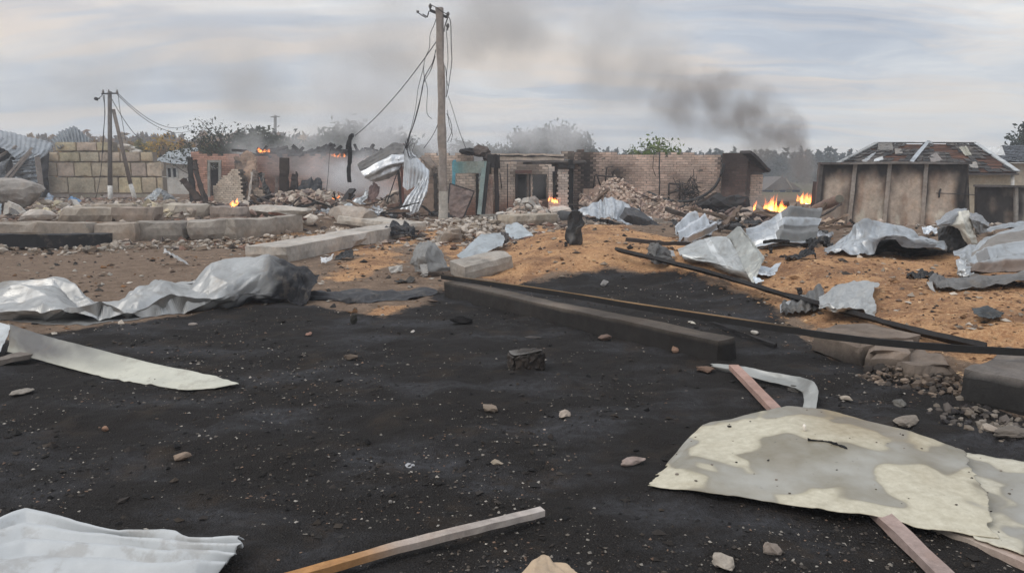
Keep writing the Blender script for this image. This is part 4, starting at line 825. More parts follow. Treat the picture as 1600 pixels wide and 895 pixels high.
bar('charred_shade_board', [P(745.5, 338, 28.9), P(745.5, 272, 28.9)], .1, .1, (.035, .032, .03), parent=frm, up=(0, 1, 0))
sheet('rusted_panel', at(28.2, [[(703, 288, .4), (722, 293, .4), (741, 300, .5)], [(701, 316, .2), (718, 318, .2), (736, 318, .2)], [(703, 335, .1), (714, 343, .0), (722, 345, 0)]]), mat=M_CONC, tint=(.26, .20, .18), soot=(.06, .045, .04), crum=(4, .03), seed=52, rag=.03, thick=.03, clamp=None, label='brown rusted iron door leaf leaning below the turquoise frame', cat='door')
for q in ([(703, 287), (741, 299)], [(703, 287), (700, 318)], [(741, 300), (722, 345)]): bar('edge_strip', [P(*q[0], 28.3), P(*q[1], 28.15)], .05, .05, (.05, .045, .045), parent=bpy.data.objects['rusted_panel'], up=(0, 1, 0))
sheet('scorched_panel', at(28.9, [[(762, 273, .2), (767, 272, .2), (770, 278, .2)], [(759, 305, .1), (764, 305, .1), (770, 305, .1)], [(755, 336, 0), (762, 336, 0), (770, 335, 0)]]), mat=M_CONC, tint=(.36, .26, .215), soot=(.26, .09, .05), crum=(2, .02), seed=53, rag=.02, thick=.05, clamp=None, label='narrow pinkish scorched panel standing right of the turquoise frame', cat='panel')
sheet('broken_roof_slab', at(29.4, [[(655, 246, 1), (670, 242, 1), (682, 258, .6)], [(662, 252, .4), (672, 258, .3), (682, 262, .3)], [(668, 280, .2), (674, 276, .2), (680, 266, .2)]]), mat=M_CONC, tint=(.20, .165, .14), soot=(.05, .045, .045), crum=(3, .04), seed=54, rag=.05, thick=.08, clamp=None, label='dark broken board tipped against the wall left of the tall pole', cat='board')

# hanging corrugated sheets by the pole
hp = empty('hanging_roof_sheet', P(600, 282, 27.6), 'bent silver corrugated roof sheet hanging from the cable tangle', 'roof sheet')
sheet('upper_flap', at(27.5, [[(557, 256, .3), (585, 240, .6), (612, 223, 1.0), (636, 223, 1.0)], [(562, 268, 0), (590, 254, .1), (614, 240, .3), (634, 240, .4)]]), parent=hp, tint=(.145, .14, .135), corr=('v', 3, .03), crum=(3, .03), seed=55, rag=.02, clamp=None)
sheet('lower_flap', at(27.5, [[(562, 267, 0), (590, 253, .1), (612, 240, .25), (634, 239, .4)], [(567, 276, -.35), (592, 263, -.3), (612, 256, -.2), (633, 252, 0)], [(578, 283, -.1), (596, 278, -.1), (616, 268, 0), (632, 262, .2)], [(584, 283, .5), (598, 283, .5), (616, 276, .5), (630, 266, .6)]]), parent=hp, tint=(.70, .71, .72), corr=('v', 4, .07), crum=(4, .035), seed=56, rag=.04, clamp=None, res=(70, 50))
hq = empty('hanging_roof_sheet', G(640, 338) , 'upright white corrugated sheet folded over beside the tall pole', 'roof sheet')
sheet('upright_leaf', at(26.9, [[(631, 225, .2), (634, 228, .2), (652, 246, .5), (672, 268, .7)], [(631, 260, .1), (638, 262, .1), (656, 268, .3), (671, 275, .5)], [(629, 292, 0), (636, 298, 0), (652, 290, .2), (668, 284, .3)]]), parent=hq, tint=(.66, .68, .70), corr=('u', 9, .018), crum=(2, .012), seed=57, rag=.02, clamp=None, res=(80, 40))
sheet('folded_leaf', at(26.7, [[(655, 284, .1), (664, 280, .1), (671, 275, .2)], [(638, 304, -.4), (650, 308, -.4), (668, 300, -.2)], [(621, 332, -.6), (640, 338, -.6), (655, 330, -.4)]]), parent=hq, tint=(.60, .62, .64), corr=('u', 5, .04), crum=(3, .025), seed=58, rag=.06, clamp=None, res=(70, 50))
planks_at([([(627, 322, 27.3), (622, 268, 27.6), (624, 250, 27.6)], .09, .09, (.045, .04, .038), 'charred stake under the hanging silver sheet'), ([(630, 318, 27.2), (627, 258, 27.5)], .07, .07, (.16, .07, .055), 'rust-red stake beside the charred one under the sheets')], 'stake', 'stake')
wire(_cr(pxpath([(604, 318), (612, 295), (620, 272), (628, 258)], 27.3), 4), .02, 'black cable slanting through the smoke under the hanging sheet')
rng = np.random.default_rng(77)
sheet('bent_sheet', at(26.6, [[(500, 330, 1), (520, 325, 1), (545, 318, 1), (565, 308, 1.2), (575, 296, 1.4)], [(492, 338, 0), (520, 336, 0), (540, 322, .4), (562, 313, .8), (576, 304, 1)], [(490, 344, -.2), (515, 352, -.4), (540, 326, .2), (560, 318, .5), (574, 312, .8)]]), tint=(.44, .46, .47), crum=(4, .07), seed=59, rag=.07, label='torn grey sheet snaking across the rubble in front of the smoke', cat='bent sheet')
sheet('sheet_scrap', at(24.6, [[(494, 330, .2), (518, 331, .2)], [(496, 342, 0), (516, 344, 0)], [(498, 352, .1), (510, 356, .1)]]), tint=(.30, .29, .27), crum=(4, .06), seed=60, rag=.1, label='dull grey sheet scrap folded down over the block end', cat='sheet scrap')
sheet('sheet_scrap', at(26.2, [[(461, 332, .6), (485, 326, .8), (494, 330, .8)], [(458, 338, 0), (478, 337, 0), (494, 341, 0)]]), tint=(.60, .62, .66), crum=(4, .08), seed=61, rag=.1, label='bluish white torn sheet scrap on the rubble behind the blocks', cat='sheet scrap')
sheet('wall_board', at(27.5, [[(577, 292, .6), (585, 286, .7), (594, 292, .6)], [(575, 306, .2), (585, 304, .2), (593, 300, .3)], [(574, 316, 0), (584, 312, 0), (590, 306, .1)]]), mat=M_CONC, tint=(.20, .14, .13), crum=(3, .04), seed=62, rag=.08, thick=.04, clamp=None, label='reddish brown broken panel standing right of the ground fire', cat='panel')

# lattice girder, pale slabs and rubble before the doorway
lg = empty('lattice_fence', G(772, 350), 'low grey lattice grille fence leaning before the brick rubble', 'fence')
bar('top_rail', [P(750, 338, 26.6), P(802, 336, 27)], .06, .06, (.34, .32, .29), parent=lg); bar('bottom_rail', [P(752, 361, 26.3), P(800, 357, 26.7)], .06, .06, (.22, .2, .18), parent=lg)
for k, (a, b) in enumerate([(750, 750), (755, 764), (765, 759), (768, 768), (773, 780), (783, 776), (787, 794), (797, 790), (800, 801)]): bar('slat', [P(b, 360, 26.45), P(a, 338, 26.7)], .05 if k not in (0, 3) else .12, .04, (.33, .31, .28) if k not in (0, 3) else (.42, .40, .36), parent=lg, up=(0, 1, 0), mat=M_CONC)
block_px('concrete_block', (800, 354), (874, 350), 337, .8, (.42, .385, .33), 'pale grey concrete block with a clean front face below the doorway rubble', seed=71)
V, F = rock((1.5, .8, .42), 72); tag(mk('plaster_slab', V + P(818, 341, 26.9), F, M_CONC, None, (.50, .44, .38)), 'rounded cream slab lying on the pale concrete block', 'slab')
V, F = rough_box(.75, .6, .14, .2, .02, .08, 73); tag(mk('plaster_slab', rot(V, .25, -.1, .1) + P(876, 331, 27.4), F, M_CONC, None, (.62, .54, .47)), 'whitish flat slab tilted at the foot of the right brick pier', 'slab')
rubble('rubble', LF([(770, 344), (790, 334), (830, 330), (868, 332), (874, 346), (800, 352)]), 330, (.06, .17), [(.42, .39, .35), (.50, .47, .43), (.34, .30, .27), (.45, .36, .30)], 74, label='grey heap of broken masonry spilling from the doorway of the brick building', heap=.85, bricky=.35)
rubble('rubble', LF([(668, 355), (690, 350), (790, 354), (800, 372), (760, 384), (700, 376)]), 300, (.04, .12), [(.36, .32, .28), (.42, .37, .32), (.30, .25, .2)], 75, label='grey broken concrete bank at the foot of the tall pole', heap=.22, bricky=.2)
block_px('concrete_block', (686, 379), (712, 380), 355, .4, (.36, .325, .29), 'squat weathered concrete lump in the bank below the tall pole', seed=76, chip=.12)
V, F = tube([P(874, 341, 27), P(900, 340, 27.5)], [.28, .28], 12); tag(mk('barrel', V, F, M_SOOT, None, (.07, .072, .075), smooth=True), 'dark charred drum lying at the foot of the black post', 'barrel')

# ------------------------------------------------------------------ tall brick ruin
tb = empty('tall_brick_ruin', P(1030, 330, 33) * [1, 1, 0], 'tall roofless brick ruin with a broad pinkish back wall and soot stains', 'ruined building')
def tcol(u, z, rng):
    s = .96 * math.exp(-((u - .6) / .55) ** 2) * (.6 + .8 * float(fbm(u, z, 0, 4, 2))); s = max(s, .9 * math.exp(-((u - 2.0) / .75) ** 2 - ((z - 1.75) / .5) ** 2)); s = max(s, .75 * math.exp(-((u - 5.1) / .8) ** 2 - ((z - .9) / .8) ** 2), .85 * float(sstep(6.2, 7.2, u))); s = max(s, .5 * float(sstep(2.55, 2.8, z + .25 * (fbm(u * 2, 0 * u, 0, 2, 2) - .5))))
    c = lerp(np.array((.60, .435, .35)), np.array((.68, .53, .44)), float(fbm(u * .8, z * 1.2, 0, 6, 3)) * 1.2 - .1); return lerp(c, SOOT, min(.96, s + 0.35 * float(sstep(.62, .82, fbm(u * 1.1, z * 1.1, 0, 8, 3)))))
brick_wall(tb, (893, 32.6), (1140, 33.4), [(893, 240), (899, 235), (912, 233), (930, 236), (950, 235.5), (980, 238), (1030, 238.5), (1070, 238), (1078, 236.5), (1090, 239), (1140, 240)], -.1, tcol, bw=.27, bh=.105, single=0, seed=24, tatter=.05)
brick_wall(tb, (1127, 30.5), (1166, 30.3), [(1127, 239), (1140, 238), (1158, 236), (1166, 243)], -.1, patchy((.13, .09, .078), .7, 25, .6, .35, .7), bw=.27, bh=.105, single=0, seed=25, tatter=.04)
brick_wall(tb, (1166, 30.3), (1190, 34.5), [(1166, 243), (1172, 249), (1190, 266)], -.1, patchy((.09, .065, .055), .6, 26), bw=.27, bh=.105, seed=26, tatter=.02, name='gable_brick_wall')
brick_wall(tb, (1168, 31.2), (1191, 31.2), [(1168, 270), (1191, 271)], -.1, patchy((.60, .48, .40), .2, 27, .8, .6, .9), bw=.25, bh=.098, single=150, seed=27, tatter=.0)
bar('eave_board', [P(1164, 240, 30.2), P(1180, 254, 30.8), P(1196, 269, 31)], .5, .12, (.05, .045, .045), parent=tb, jit=.01); sheet('gable_board', at(31.0, [[(1164, 240, 0), (1168, 243, 0)], [(1166, 256, 0), (1182, 258, 0)], [(1167, 270, 0), (1195, 270, 0)]]), mat=M_WOOD, parent=tb, tint=(.10, .08, .072), crum=(2, .01), rag=0, thick=.05, clamp=None, seed=3)
wire(pxpath([(1031, 236), (1030, 262), (1031, 285), (1030, 305)], 32.7), .035, name='soot_pipe', parent=tb); wire(pxpath([(1022, 240), (1020, 262), (1024, 275)], 32.8), .016, name='dangling_cable', parent=tb)
wire(_cr(pxpath([(1131, 256, 30.3), (1126, 275, 30.3), (1115, 294, 30.2), (1095, 308, 30), (1070, 315, 30), (1040, 312, 30.4), (1012, 300, 31)], 0), 5), .06, 'thick black hose drooping across the back wall of the tall brick ruin', 'hose', name='hose', tint=(.018, .018, .018))
# brick rubble inside
ins = [tuple(P(a, 300, b)[:2]) for a, b in ((905, 29.5), (925, 32.4), (1000, 32.5), (1090, 32.6), (1115, 30), (1110, 27.5), (1040, 26.5), (930, 27))]
TR = [(.46, .36, .29), (.40, .30, .24), (.52, .43, .36), (.34, .24, .19), (.20, .15, .13)]
def slope_px(rng):
    px = rng.uniform(908, 1118); py = rng.uniform(np.interp(px, [908, 935, 950, 962, 975, 1000, 1040, 1080, 1118], [306, 293, 284, 274, 285, 301, 315, 328, 333]), np.interp(px, [908, 1000, 1060, 1118], [346, 346, 348, 350])); return px, py, np.interp(py, [265, 346], [31.7, 26.8])
rng = np.random.default_rng(80); mb = MB()
for k in range(1500):
    px, py, Y = slope_px(rng); s = rng.uniform(.05, .13); V = boxv((0, 0, 0), (s, 0, 0), (0, s * .5, 0), (0, 0, s * .36)) + rng.normal(0, s * .1, (8, 3)); mb.add(rot(V, rng.normal(0, .7), rng.normal(0, .7), rng.uniform(0, 6.3)) + P(px, py, Y), BOXF, np.array(TR[rng.integers(len(TR))]) * rng.uniform(.6, 1.25))
tag(mb.build('rubble', M_T, kind='stuff'), 'broad slope of fallen pinkish bricks filling the tall brick ruin')
rng = np.random.default_rng(81); me3 = [brick_mesh(.25, .12, .085, k) for k in range(3)]
for k in range(170):
    px = rng.uniform(925, 1108); t = (px - 925) / 183; py = rng.uniform(np.interp(px, [925, 950, 962, 985, 1040, 1080, 1108], [296, 284, 274, 292, 314, 327, 331]), np.interp(px, [925, 1000, 1060, 1108], [305, 335, 345, 345])); Y = np.interp(py, [265, 345], [31.6, 27.4]) + rng.uniform(-.2, .2)
    o = bpy.data.objects.new('loose_brick', me3[k % 3]); C.objects.link(o); o.location = P(px, py, Y); o.rotation_euler = (rng.normal(0, .7), rng.normal(0, .7), rng.uniform(0, 6.3)); o.color = (*(np.array(TR[rng.integers(4)]) * rng.uniform(.8, 1.25)), 1); o.scale = (1, 1, 1)
    tag(o, 'loose fallen brick on the rubble slope inside the tall brick ruin', 'brick', 'loose bricks on the slope in the tall brick ruin')
mb = MB()                                   # soil under the slope
sheet('rubble_bed', [[(905, 304, 31.5), (935, 298, 32.2), (960, 284, 32.3), (1000, 305, 32.3), (1060, 322, 32.0), (1115, 333, 31)], [(905, 318, 29), (935, 300, 30), (960, 292, 30.3), (1000, 312, 30), (1060, 328, 29.4), (1115, 338, 29)], [(905, 345, 26.5), (940, 345, 26.6), (980, 348, 26.6), (1020, 349, 26.6), (1070, 350, 26.6), (1120, 350, 26.6)]], mat=M_CONC, tint=(.17, .125, .10), soot=(.05, .045, .04), crum=(5, .14), seed=82, rag=0, thick=.02, clamp=.0, label='brick dust bed under the fallen brick slope of the tall ruin', cat=None); bpy.data.objects['rubble_bed']['kind'] = 'stuff'
bw_ = empty('low_brick_wall', P(930, 345, 26.5) * [1, 1, 0], 'low broken white brick footing under the dark-edged bent roof sheet', 'wall stump')
brick_wall(bw_, (905, 24.6), (1068, 25.2), [(905, 340), (930, 342), (960, 346), (1000, 346), (1010, 337), (1040, 338), (1068, 342)], -.2, patchy((.40, .35, .30), .4, 28, .8), bw=.27, bh=.12, single=110, seed=28, tatter=.1)
bk = empty('brick_stack', P(925, 310, 30) * [1, 1, 0], 'small squared brick stack at the left foot of the fallen brick slope', 'brick stack')
brick_wall(bk, (911, 29.3), (942, 29.3), [(911, 292), (925, 293), (942, 297)], -.1, patchy((.42, .31, .25), .3, 29, .8), bw=.42, bh=.3, single=20, seed=29, tatter=.02, joint=.02)
for k, q in enumerate([[(927, 296), (929, 275), (932, 272), (938, 290)], [(932, 274), (972, 278)], [(945, 297), (948, 262), (958, 260)], [(955, 298), (958, 268), (966, 264)], [(940, 284), (976, 286)], [(975, 300), (975, 278)]]):
    pole_obj('rod', [P(*v, 30.6 + .1 * k) for v in q], [.035] * len(q), (.05, .042, .04), seg=5, mat=M_WOOD, label=['bent rusty rod arch left on the brick slope', 'rusty rod lying level on the brick slope frame', 'upright bent rod before the soot patch', 'second bent rod right of the soot patch', 'lower level rod of the wrecked rack', 'short upright rod at the right end of the wrecked rack'][k], cat='rod')
rk = empty('iron_rack', P(1060, 312, 30.6) * [1, 1, .97], 'rusty empty iron frame standing against the back wall of the tall ruin', 'frame')
for q in ([(1045, 312), (1045, 287)], [(1045, 287), (1062, 288)], [(1046, 302), (1062, 297)], [(1062, 312), (1062, 286)]): pole_obj('rail', [P(*v, 30.8) for v in q], [.045, .045], (.055, .045, .04), seg=5, mat=M_WOOD, parent=rk)
rng = np.random.default_rng(83); mb = MB()
for k in range(80):
    p = P(rng.uniform(1064, 1090), rng.uniform(286, 314), 30.8 + rng.uniform(-.3, .3)); q = p + rng.normal(0, .28, 3); V, F = tube([p, (p + q) / 2 + rng.normal(0, .1, 3), q], [.014] * 3, 4); mb.add(V, F, np.array([.03, .028, .028]) * rng.uniform(.6, 1.8))
tag(mb.build('burnt_coils', M_WOOD, kind='stuff'), 'dark tangle of burnt wire springs beside the iron frame')
V, F = rock((2.0, 1.2, .75), 84, 3); V += (np.stack([vnoise(V[:, 0] * 5, V[:, 1] * 5, V[:, 2] * 5, 3 + j) for j in range(3)], 1) - .5) * .4; tag(mk('soot_heap', V + P(1122, 335, 28.6) , F, M_WOOD, None, (.03, .028, .028)), 'black sooty mound against the dark corner of the tall brick ruin', 'soot mound')
sheet('concrete_slab', at(25.0, [[(1108, 336, .4), (1125, 334, .5), (1142, 340, .4)], [(1106, 348, 0), (1124, 350, 0), (1146, 352, 0)], [(1108, 358, -.2), (1124, 360, -.2), (1140, 360, -.2)]]), mat=M_CONC, tint=(.36, .30, .26), soot=(.1, .08, .07), crum=(2, .03), seed=85, rag=.04, thick=.12, clamp=None, label='grey-pink rounded slab tipped up below the dark corner of the tall ruin', cat='slab')
for k, (pts, wv, c, lb) in enumerate([([(1120, 362, 23.5), (1165, 338, 24.5)], .34, (.30, .245, .205), 'thick tan concrete beam slanting up toward the big fire'), ([(1118, 352, 24.6), (1150, 346, 25)], .2, (.26, .2, .17), 'short brown beam behind the slanting tan one'), ([(1168, 352, 25), (1225, 330, 26.5)], .45, (.06, .035, .03), 'charred log under the big fire'), ([(1183, 347, 25.2), (1238, 345, 26)], .3, (.07, .05, .045), 'low burnt timber below the big fire')]):
    bar('beam', [P(*q) for q in pts], wv, wv * .8, c, label=lb, cat='beam', jit=.02, seed=k + 5, mat=M_CONC if k < 2 else M_WOOD)
rubble('rubble', [tuple(P(a, 300, b)[:2]) for a, b in ((1110, 23), (1110, 26), (1200, 27), (1250, 26), (1200, 23))], 160, (.08, .2), [(.30, .24, .2), (.15, .11, .1), (.06, .05, .05), (.38, .32, .27)], 86, label='dark burnt rubble at the foot of the big fire', heap=.35)

# ------------------------------------------------------------------ right side: panel wall and houses
pw = empty('panel_wall', P(1395, 355, 25) * [1, 1, 0], 'long scorched tan concrete panel wall with pale posts and a flat coping', 'wall')
topx, botx = [1284, 1337, 1391, 1448, 1512], [1274, 1325, 1380, 1440, 1500]; YW = 24.6
def panel(name, a0, a1, b0, b1, ytop, ybot, Y, seed, parent, dark, th=.14, base=(.47, .385, .315)):
    nu_, nv_ = 34, 34; u, v = np.meshgrid(np.linspace(0, 1, nu_), np.linspace(0, 1, nv_)); X = []
    for i in range(nv_):
        for j in range(nu_):
            t = v[i, j]; px = lerp(lerp(a0, a1, u[i, j]), lerp(b0, b1, u[i, j]), t); X.append(P(float(px), ytop + (ybot - ytop) * t, Y))
    X = np.array(X); uu, vv = u.ravel(), v.ravel(); d = .035 * (fbm(uu * 3 + seed, vv * 3, 0, seed, 4) - .5); F0 = X + np.outer(d, [0, 1, 0]) ; Bk = X + [0, th, 0]
    ii = (np.arange(nv_ - 1)[:, None] * nu_ + np.arange(nu_ - 1)[None]).ravel(); F = [[a, a + 1, a + nu_ + 1, a + nu_] for a in ii]; n = len(X)
    F += [[a + n, a + nu_ + n, a + nu_ + 1 + n, a + 1 + n] for a in ii]; rim = [j for j in range(nu_)] + [i * nu_ + nu_ - 1 for i in range(1, nv_)] + [(nv_ - 1) * nu_ + j for j in range(nu_ - 2, -1, -1)] + [i * nu_ for i in range(nv_ - 2, 0, -1)]
    F += [[rim[k], rim[k] + n, rim[(k + 1) % len(rim)] + n, rim[(k + 1) % len(rim)]] for k in range(len(rim))]
    nz = .6 + .8 * fbm(uu * 4 + seed, vv * 4, 0, seed + 1, 3); s = np.clip(1.25 * np.maximum.reduce([dark(uu, vv), .85 * sstep(.34, 0, vv) * nz, .62 * sstep(.2, 0, uu) * nz, .5 * sstep(.82, 1, uu) * nz]), 0, 1) ** .7 + 1.1 * (fbm(uu * 2.5 + seed, vv * 2.5, 0, seed + 2, 4) - .5); pale = sstep(.54, .60, fbm(uu * 3 + seed, vv * 2.2, 0, seed + 9, 4)) * sstep(.35, .8, vv)
    b2 = lerp(np.array(base), np.array(base) * (.78, .70, .66), (sstep(.4, .65, fbm(uu * 4, vv * 3, 0, seed + 4, 4)))[:, None]); T = lerp(b2, np.array((.60, .55, .46)), pale[:, None] * .8); T = lerp(T, np.array((.022, .021, .022)), np.clip(s, 0, .97)[:, None]); mk(name, np.vstack([F0, Bk]), F, M_CONC, parent, np.vstack([T, T]), smooth=False)
e_ = lambda x, a, b: sstep(a, b, x)
darks = [lambda u, v: np.maximum(.95 * e_(u, .22, .0), np.maximum(.55 * e_(v, .25, 0), .75 * e_(u, .8, 1.05) * e_(v, .6, 0))) + .05, lambda u, v: np.maximum(.8 * e_(v, .30, 0), np.maximum(.75 * e_(u, .25, 0) * e_(v, .9, .3), np.maximum(.75 * e_(v, .78, 1) * e_(u, .9, .4), .55 * e_(u, .75, 1) * e_(v, .7, .2)))),
         lambda u, v: np.maximum(.7 * e_(v, .28, 0), .55 * e_(u, .25, 0) * e_(v, .8, .2)), lambda u, v: np.maximum(.95 * e_(u, .55 + .2 * v, .95), .75 * e_(v, .3, 0))]
for k in range(4): panel('panel', topx[k], topx[k + 1], botx[k], botx[k + 1], 255, 366, YW, 20 + k, pw, darks[k])
for k in range(4):
    a, b = (topx[k], botx[k])
    bar('post', [P(b, 366, YW - .02), P(a, 254, YW - .02)], .13, .13, (.30, .265, .23) if k else (.10, .09, .085), mat=M_CONC, parent=pw, up=(0, 1, 0), nsub=16, tints=[(0, (.33, .27, .22)), (.5, (.36, .31, .27)), (1, (.27, .25, .23))] if k else None)
panel('end_panel', 1510, 1513, 1497, 1516, 258, 352, YW + .05, 29, pw, lambda u, v: 1.0 + 0 * u, .2)
bar('coping', [P(1281, 257.5, YW), P(1400, 256, YW), P(1513, 257, YW)], .42, .07, (.20, .185, .17), mat=M_CONC, parent=pw, jit=.006, tints=[(0, (.10, .09, .09)), (.3, (.24, .22, .2)), (.7, (.20, .185, .175)), (1, (.06, .055, .055))], nsub=12)
panel('burnt_end', 1276, 1289, 1268, 1282, 284, 360, YW + .25, 30, pw, lambda u, v: .9 + 0 * u, .3, (.14, .10, .09))
wire(pxpath([(1467, 309), (1468, 300), (1470, 295)], YW - .05), .03, name='iron_hook', parent=pw); wire(pxpath([(1463, 302), (1500, 303), (1527, 305)], YW - .06), .012, name='rod', parent=pw)
lgo = empty('burnt_log', P(1295, 318, 22.5), 'thick scorched log end sticking out before the left end of the panel wall', 'log')
V, F = tube(_cr(np.array([P(1268, 330, 23.4), P(1285, 322, 22.9), P(1302, 315, 22.2), P(1311, 311, 21.9)]), 4), [.13, .14, .14, .145, .14, .145, .15, .145, .14, .14, .14, .14, .14], 12); mk('trunk_piece', V + (np.stack([vnoise(V[:, 0] * 8, V[:, 1] * 8, V[:, 2] * 8, k) for k in range(3)], 1) - .5) * .05, F, M_WOOD, lgo, (.21, .145, .115), smooth=True)
V, F = tube([P(1310.5, 311.3, 21.92), P(1312, 310.8, 21.86)], [.13, .12], 12); mk('cut_end', V, F, M_WOOD, lgo, (.13, .12, .095))
sheet('curled_strip', at(23.5, [[(1327, 343, .3), (1331, 350, .2), (1342, 360, .2)], [(1330, 341, 0), (1336, 350, 0), (1346, 357, 0)]]), mat=M_SOOT, tint=(.05, .05, .05), crum=(2, .02), seed=91, clamp=None, label='black curled strip standing at the foot of the second wall post', cat='strip')
V, F = rock((.14, .14, .16), 92); tag(mk('stone', V + P(1376, 350, 22.6), F, M_CONC, None, (.50, .42, .36)), 'small round pinkish stone at the foot of the middle wall post', 'stone')
rubble('rubble', [tuple(P(a, 300, b)[:2]) for a, b in ((1268, 19.5), (1268, 22), (1330, 22.8), (1335, 20.5), (1300, 19.3))], 150, (.05, .14), [(.22, .16, .13), (.30, .22, .17), (.08, .065, .06), (.40, .30, .22)], 93, label='brown smouldering rubble heap at the left foot of the panel wall', heap=.5, bricky=.4)

def roof_house(name, label, xl, xr, eave, ridge, xrl, xrr, Yf, Yr, wall_px, wallbot, wc, rc, seed, battens=False, tiles=True):
    h = empty(name, P((xl + xr) / 2, 300, Yf) * [1, 1, 0], label, 'house'); A, B = P(xl, eave, Yf), P(xr, eave, Yf); Cc, D = P(xrr, ridge, Yr), P(xrl, ridge, Yr); B[2] = A[2]; D[2] = Cc[2]; dep = Yr - Yf
    sk = A[0] * 2 * dep / Yf; back = [A + [sk, 2 * dep, 0], B + [sk, 2 * dep, 0]]
    mk('roof_deck', [A, B, Cc, D, *back], [[0, 1, 2, 3], [1, 5, 2], [5, 4, 3, 2], [4, 0, 3]], M_WOOD, h, (.035, .032, .032))
    wl_, wr_ = P(wall_px[0], 300, Yf + .4)[0], P(wall_px[1], 300, Yf + .4)[0]; z1 = A[2] - .05
    zc = z1 / 2 - .1; hz3 = (0, 0, z1 / 2 + .1); y0, y1 = Yf + .4, Yf + 2 * dep - .4; s0 = sk * (y1 - y0) / (2 * dep)
    for c, ax, ay in ((((wl_ + wr_) / 2, y0 + .12, zc), ((wr_ - wl_) / 2, 0, 0), (0, .12, 0)), (((wl_ + wr_) / 2 + s0, y1 - .12, zc), ((wr_ - wl_) / 2, 0, 0), (0, .12, 0)), ((wl_ + .125 + s0 / 2, (y0 + y1) / 2, zc), (.125, 0, 0), (s0 / 2, (y1 - y0) / 2 - .24, 0)), ((wr_ - .125 + s0 / 2, (y0 + y1) / 2, zc), (.125, 0, 0), (s0 / 2, (y1 - y0) / 2 - .24, 0))):
        mk('wall', boxv(c, ax, ay, hz3), BOXF, M_T, h, wc)
    rng = np.random.default_rng(seed); up = (D + Cc) / 2 - (A + B) / 2; n = unit(np.cross(B - A, up)); n = n if n[2] > 0 else -n
    def on(u, v): return lerp(lerp(A, B, u), lerp(D, Cc, u), v)
    nr, nc = 9, 26
    V0 = []
    for r in range(nr):
        for c in range(nc):
            u0, u1, v0, v1 = c / nc, (c + 1) / nc, r / nr, (r + 1) / nr; k = fbm((u0) * 8, v0 * 4.5, 0, seed + 4, 3)
            gone = max(1.3 - math.hypot((u0 - a_) / b_, (v0 - c_) / d_) for a_, c_, b_, d_ in ((.38, .87, .09, .12), (.6, .85, .14, .16), (.31, .44, .06, .1), (.69, .49, .08, .1), (.92, .38, .06, .16)))
            if tiles is True and (gone + (k - .5) * 3 > .25 or rng.random() < .03): continue
            lift = rng.uniform(.045, .085); q = [on(u0 + .002, v0 - .01), on(u1 - .002, v0 - .01), on(u1 - .002, v1), on(u0 + .002, v1)]; q = [p + n * (lift + (.035 if i < 2 else 0)) + rng.normal(0, .012, 3) for i, p in enumerate(q)]
            V = np.array(q + [p - n * .018 for p in q]); o = mk('roof_tile', V, [[0, 1, 2, 3], [7, 6, 5, 4], [0, 4, 5, 1], [1, 5, 6, 2], [2, 6, 7, 3], [3, 7, 4, 0]], M_T, h, np.array(rc[rng.integers(len(rc))]) * rng.uniform(.75, 1.25))
    if battens:
        for r in range(22):
            v = (r + .5) / 22; a = on(.003, v) + n * .012; b = on(.997, v) + n * .012; o = bar('batten', [a, lerp(a, b, .5), b], .05, .022, (.20, .095, .06), parent=h, jit=.006, nsub=5, seed=r, up=tuple(n))
    return h, A, B, Cc, D, n
hm, A, B, Cc, D, nn = roof_house('burnt_house', 'cream house behind the panel wall with a half stripped burnt hip roof', 1284, 1590, 271, 226, 1370, 1523, 31.5, 35.5, (1300, 1577), 330, (.48, .42, .32), [(.040, .038, .038), (.055, .050, .048), (.075, .068, .063), (.03, .029, .029), (.10, .088, .08)], 9, battens=True)
def edge_trim(nm, a, b, w_, c, par): bar(nm, [a, lerp(a, b, .5), b], w_, .05, c, parent=par, jit=.004)
up_ = np.array([0, 0, .06]); edge_trim('hip_cap', B + up_, Cc + up_, .2, (.42, .44, .45), hm); edge_trim('hip_cap', A + up_, D + up_, .2, (.30, .31, .31), hm); edge_trim('ridge_cap', D + up_, Cc + up_, .2, (.09, .085, .085), hm); edge_trim('gutter', A + [0, -.05, -.06], B + [0, -.05, -.06], .12, (.10, .09, .09), hm)
pole_obj('drainpipe', [P(1582, 272, 31.6), P(1582, 330, 31.6)], [.07, .07], (.62, .61, .58), parent=hm)
def roofpt(px, py):
    d = ray(px, py); o = np.array([0, 0, CAMZ]); t = np.dot(A - o, nn) / np.dot(d, nn); return o + d * t
def roof_sheet_on(name, q, c, lab=None, mat=None, lift=.09, corr=None):
    p = [roofpt(*v) + nn * lift for v in q]; rows = [[p[0], p[1]], [p[3], p[2]]]; X = interp_grid(np.array(rows), 14, 10, 0, 0); rs = np.random.default_rng(int(q[0][0])); X = X + rs.normal(0, .008, X.shape)
    if corr: X = X + nn * (corr * np.sin(np.linspace(0, 6.28 * 4, 14)))[None, :, None]
    ii = (np.arange(9)[:, None] * 14 + np.arange(13)[None]).ravel(); o = mk(name, X.reshape(-1, 3), [[a, a + 1, a + 15, a + 14] for a in ii], mat or M_T, None if lab else hm, c); md = o.modifiers.new('gauge', 'SOLIDIFY'); md.thickness = .02
    return tag(o, lab, 'roof sheet' if lab else None)
roof_sheet_on('slate_sheet', [(1372, 227), (1393, 226), (1395, 238), (1370, 238)], (.17, .16, .15)); roof_sheet_on('slate_sheet', [(1397, 236), (1407, 236), (1410, 243), (1398, 244)], (.25, .23, .21)); roof_sheet_on('slate_sheet', [(1498, 234), (1510, 232), (1518, 246), (1508, 247)], (.36, .35, .30), corr=.04)
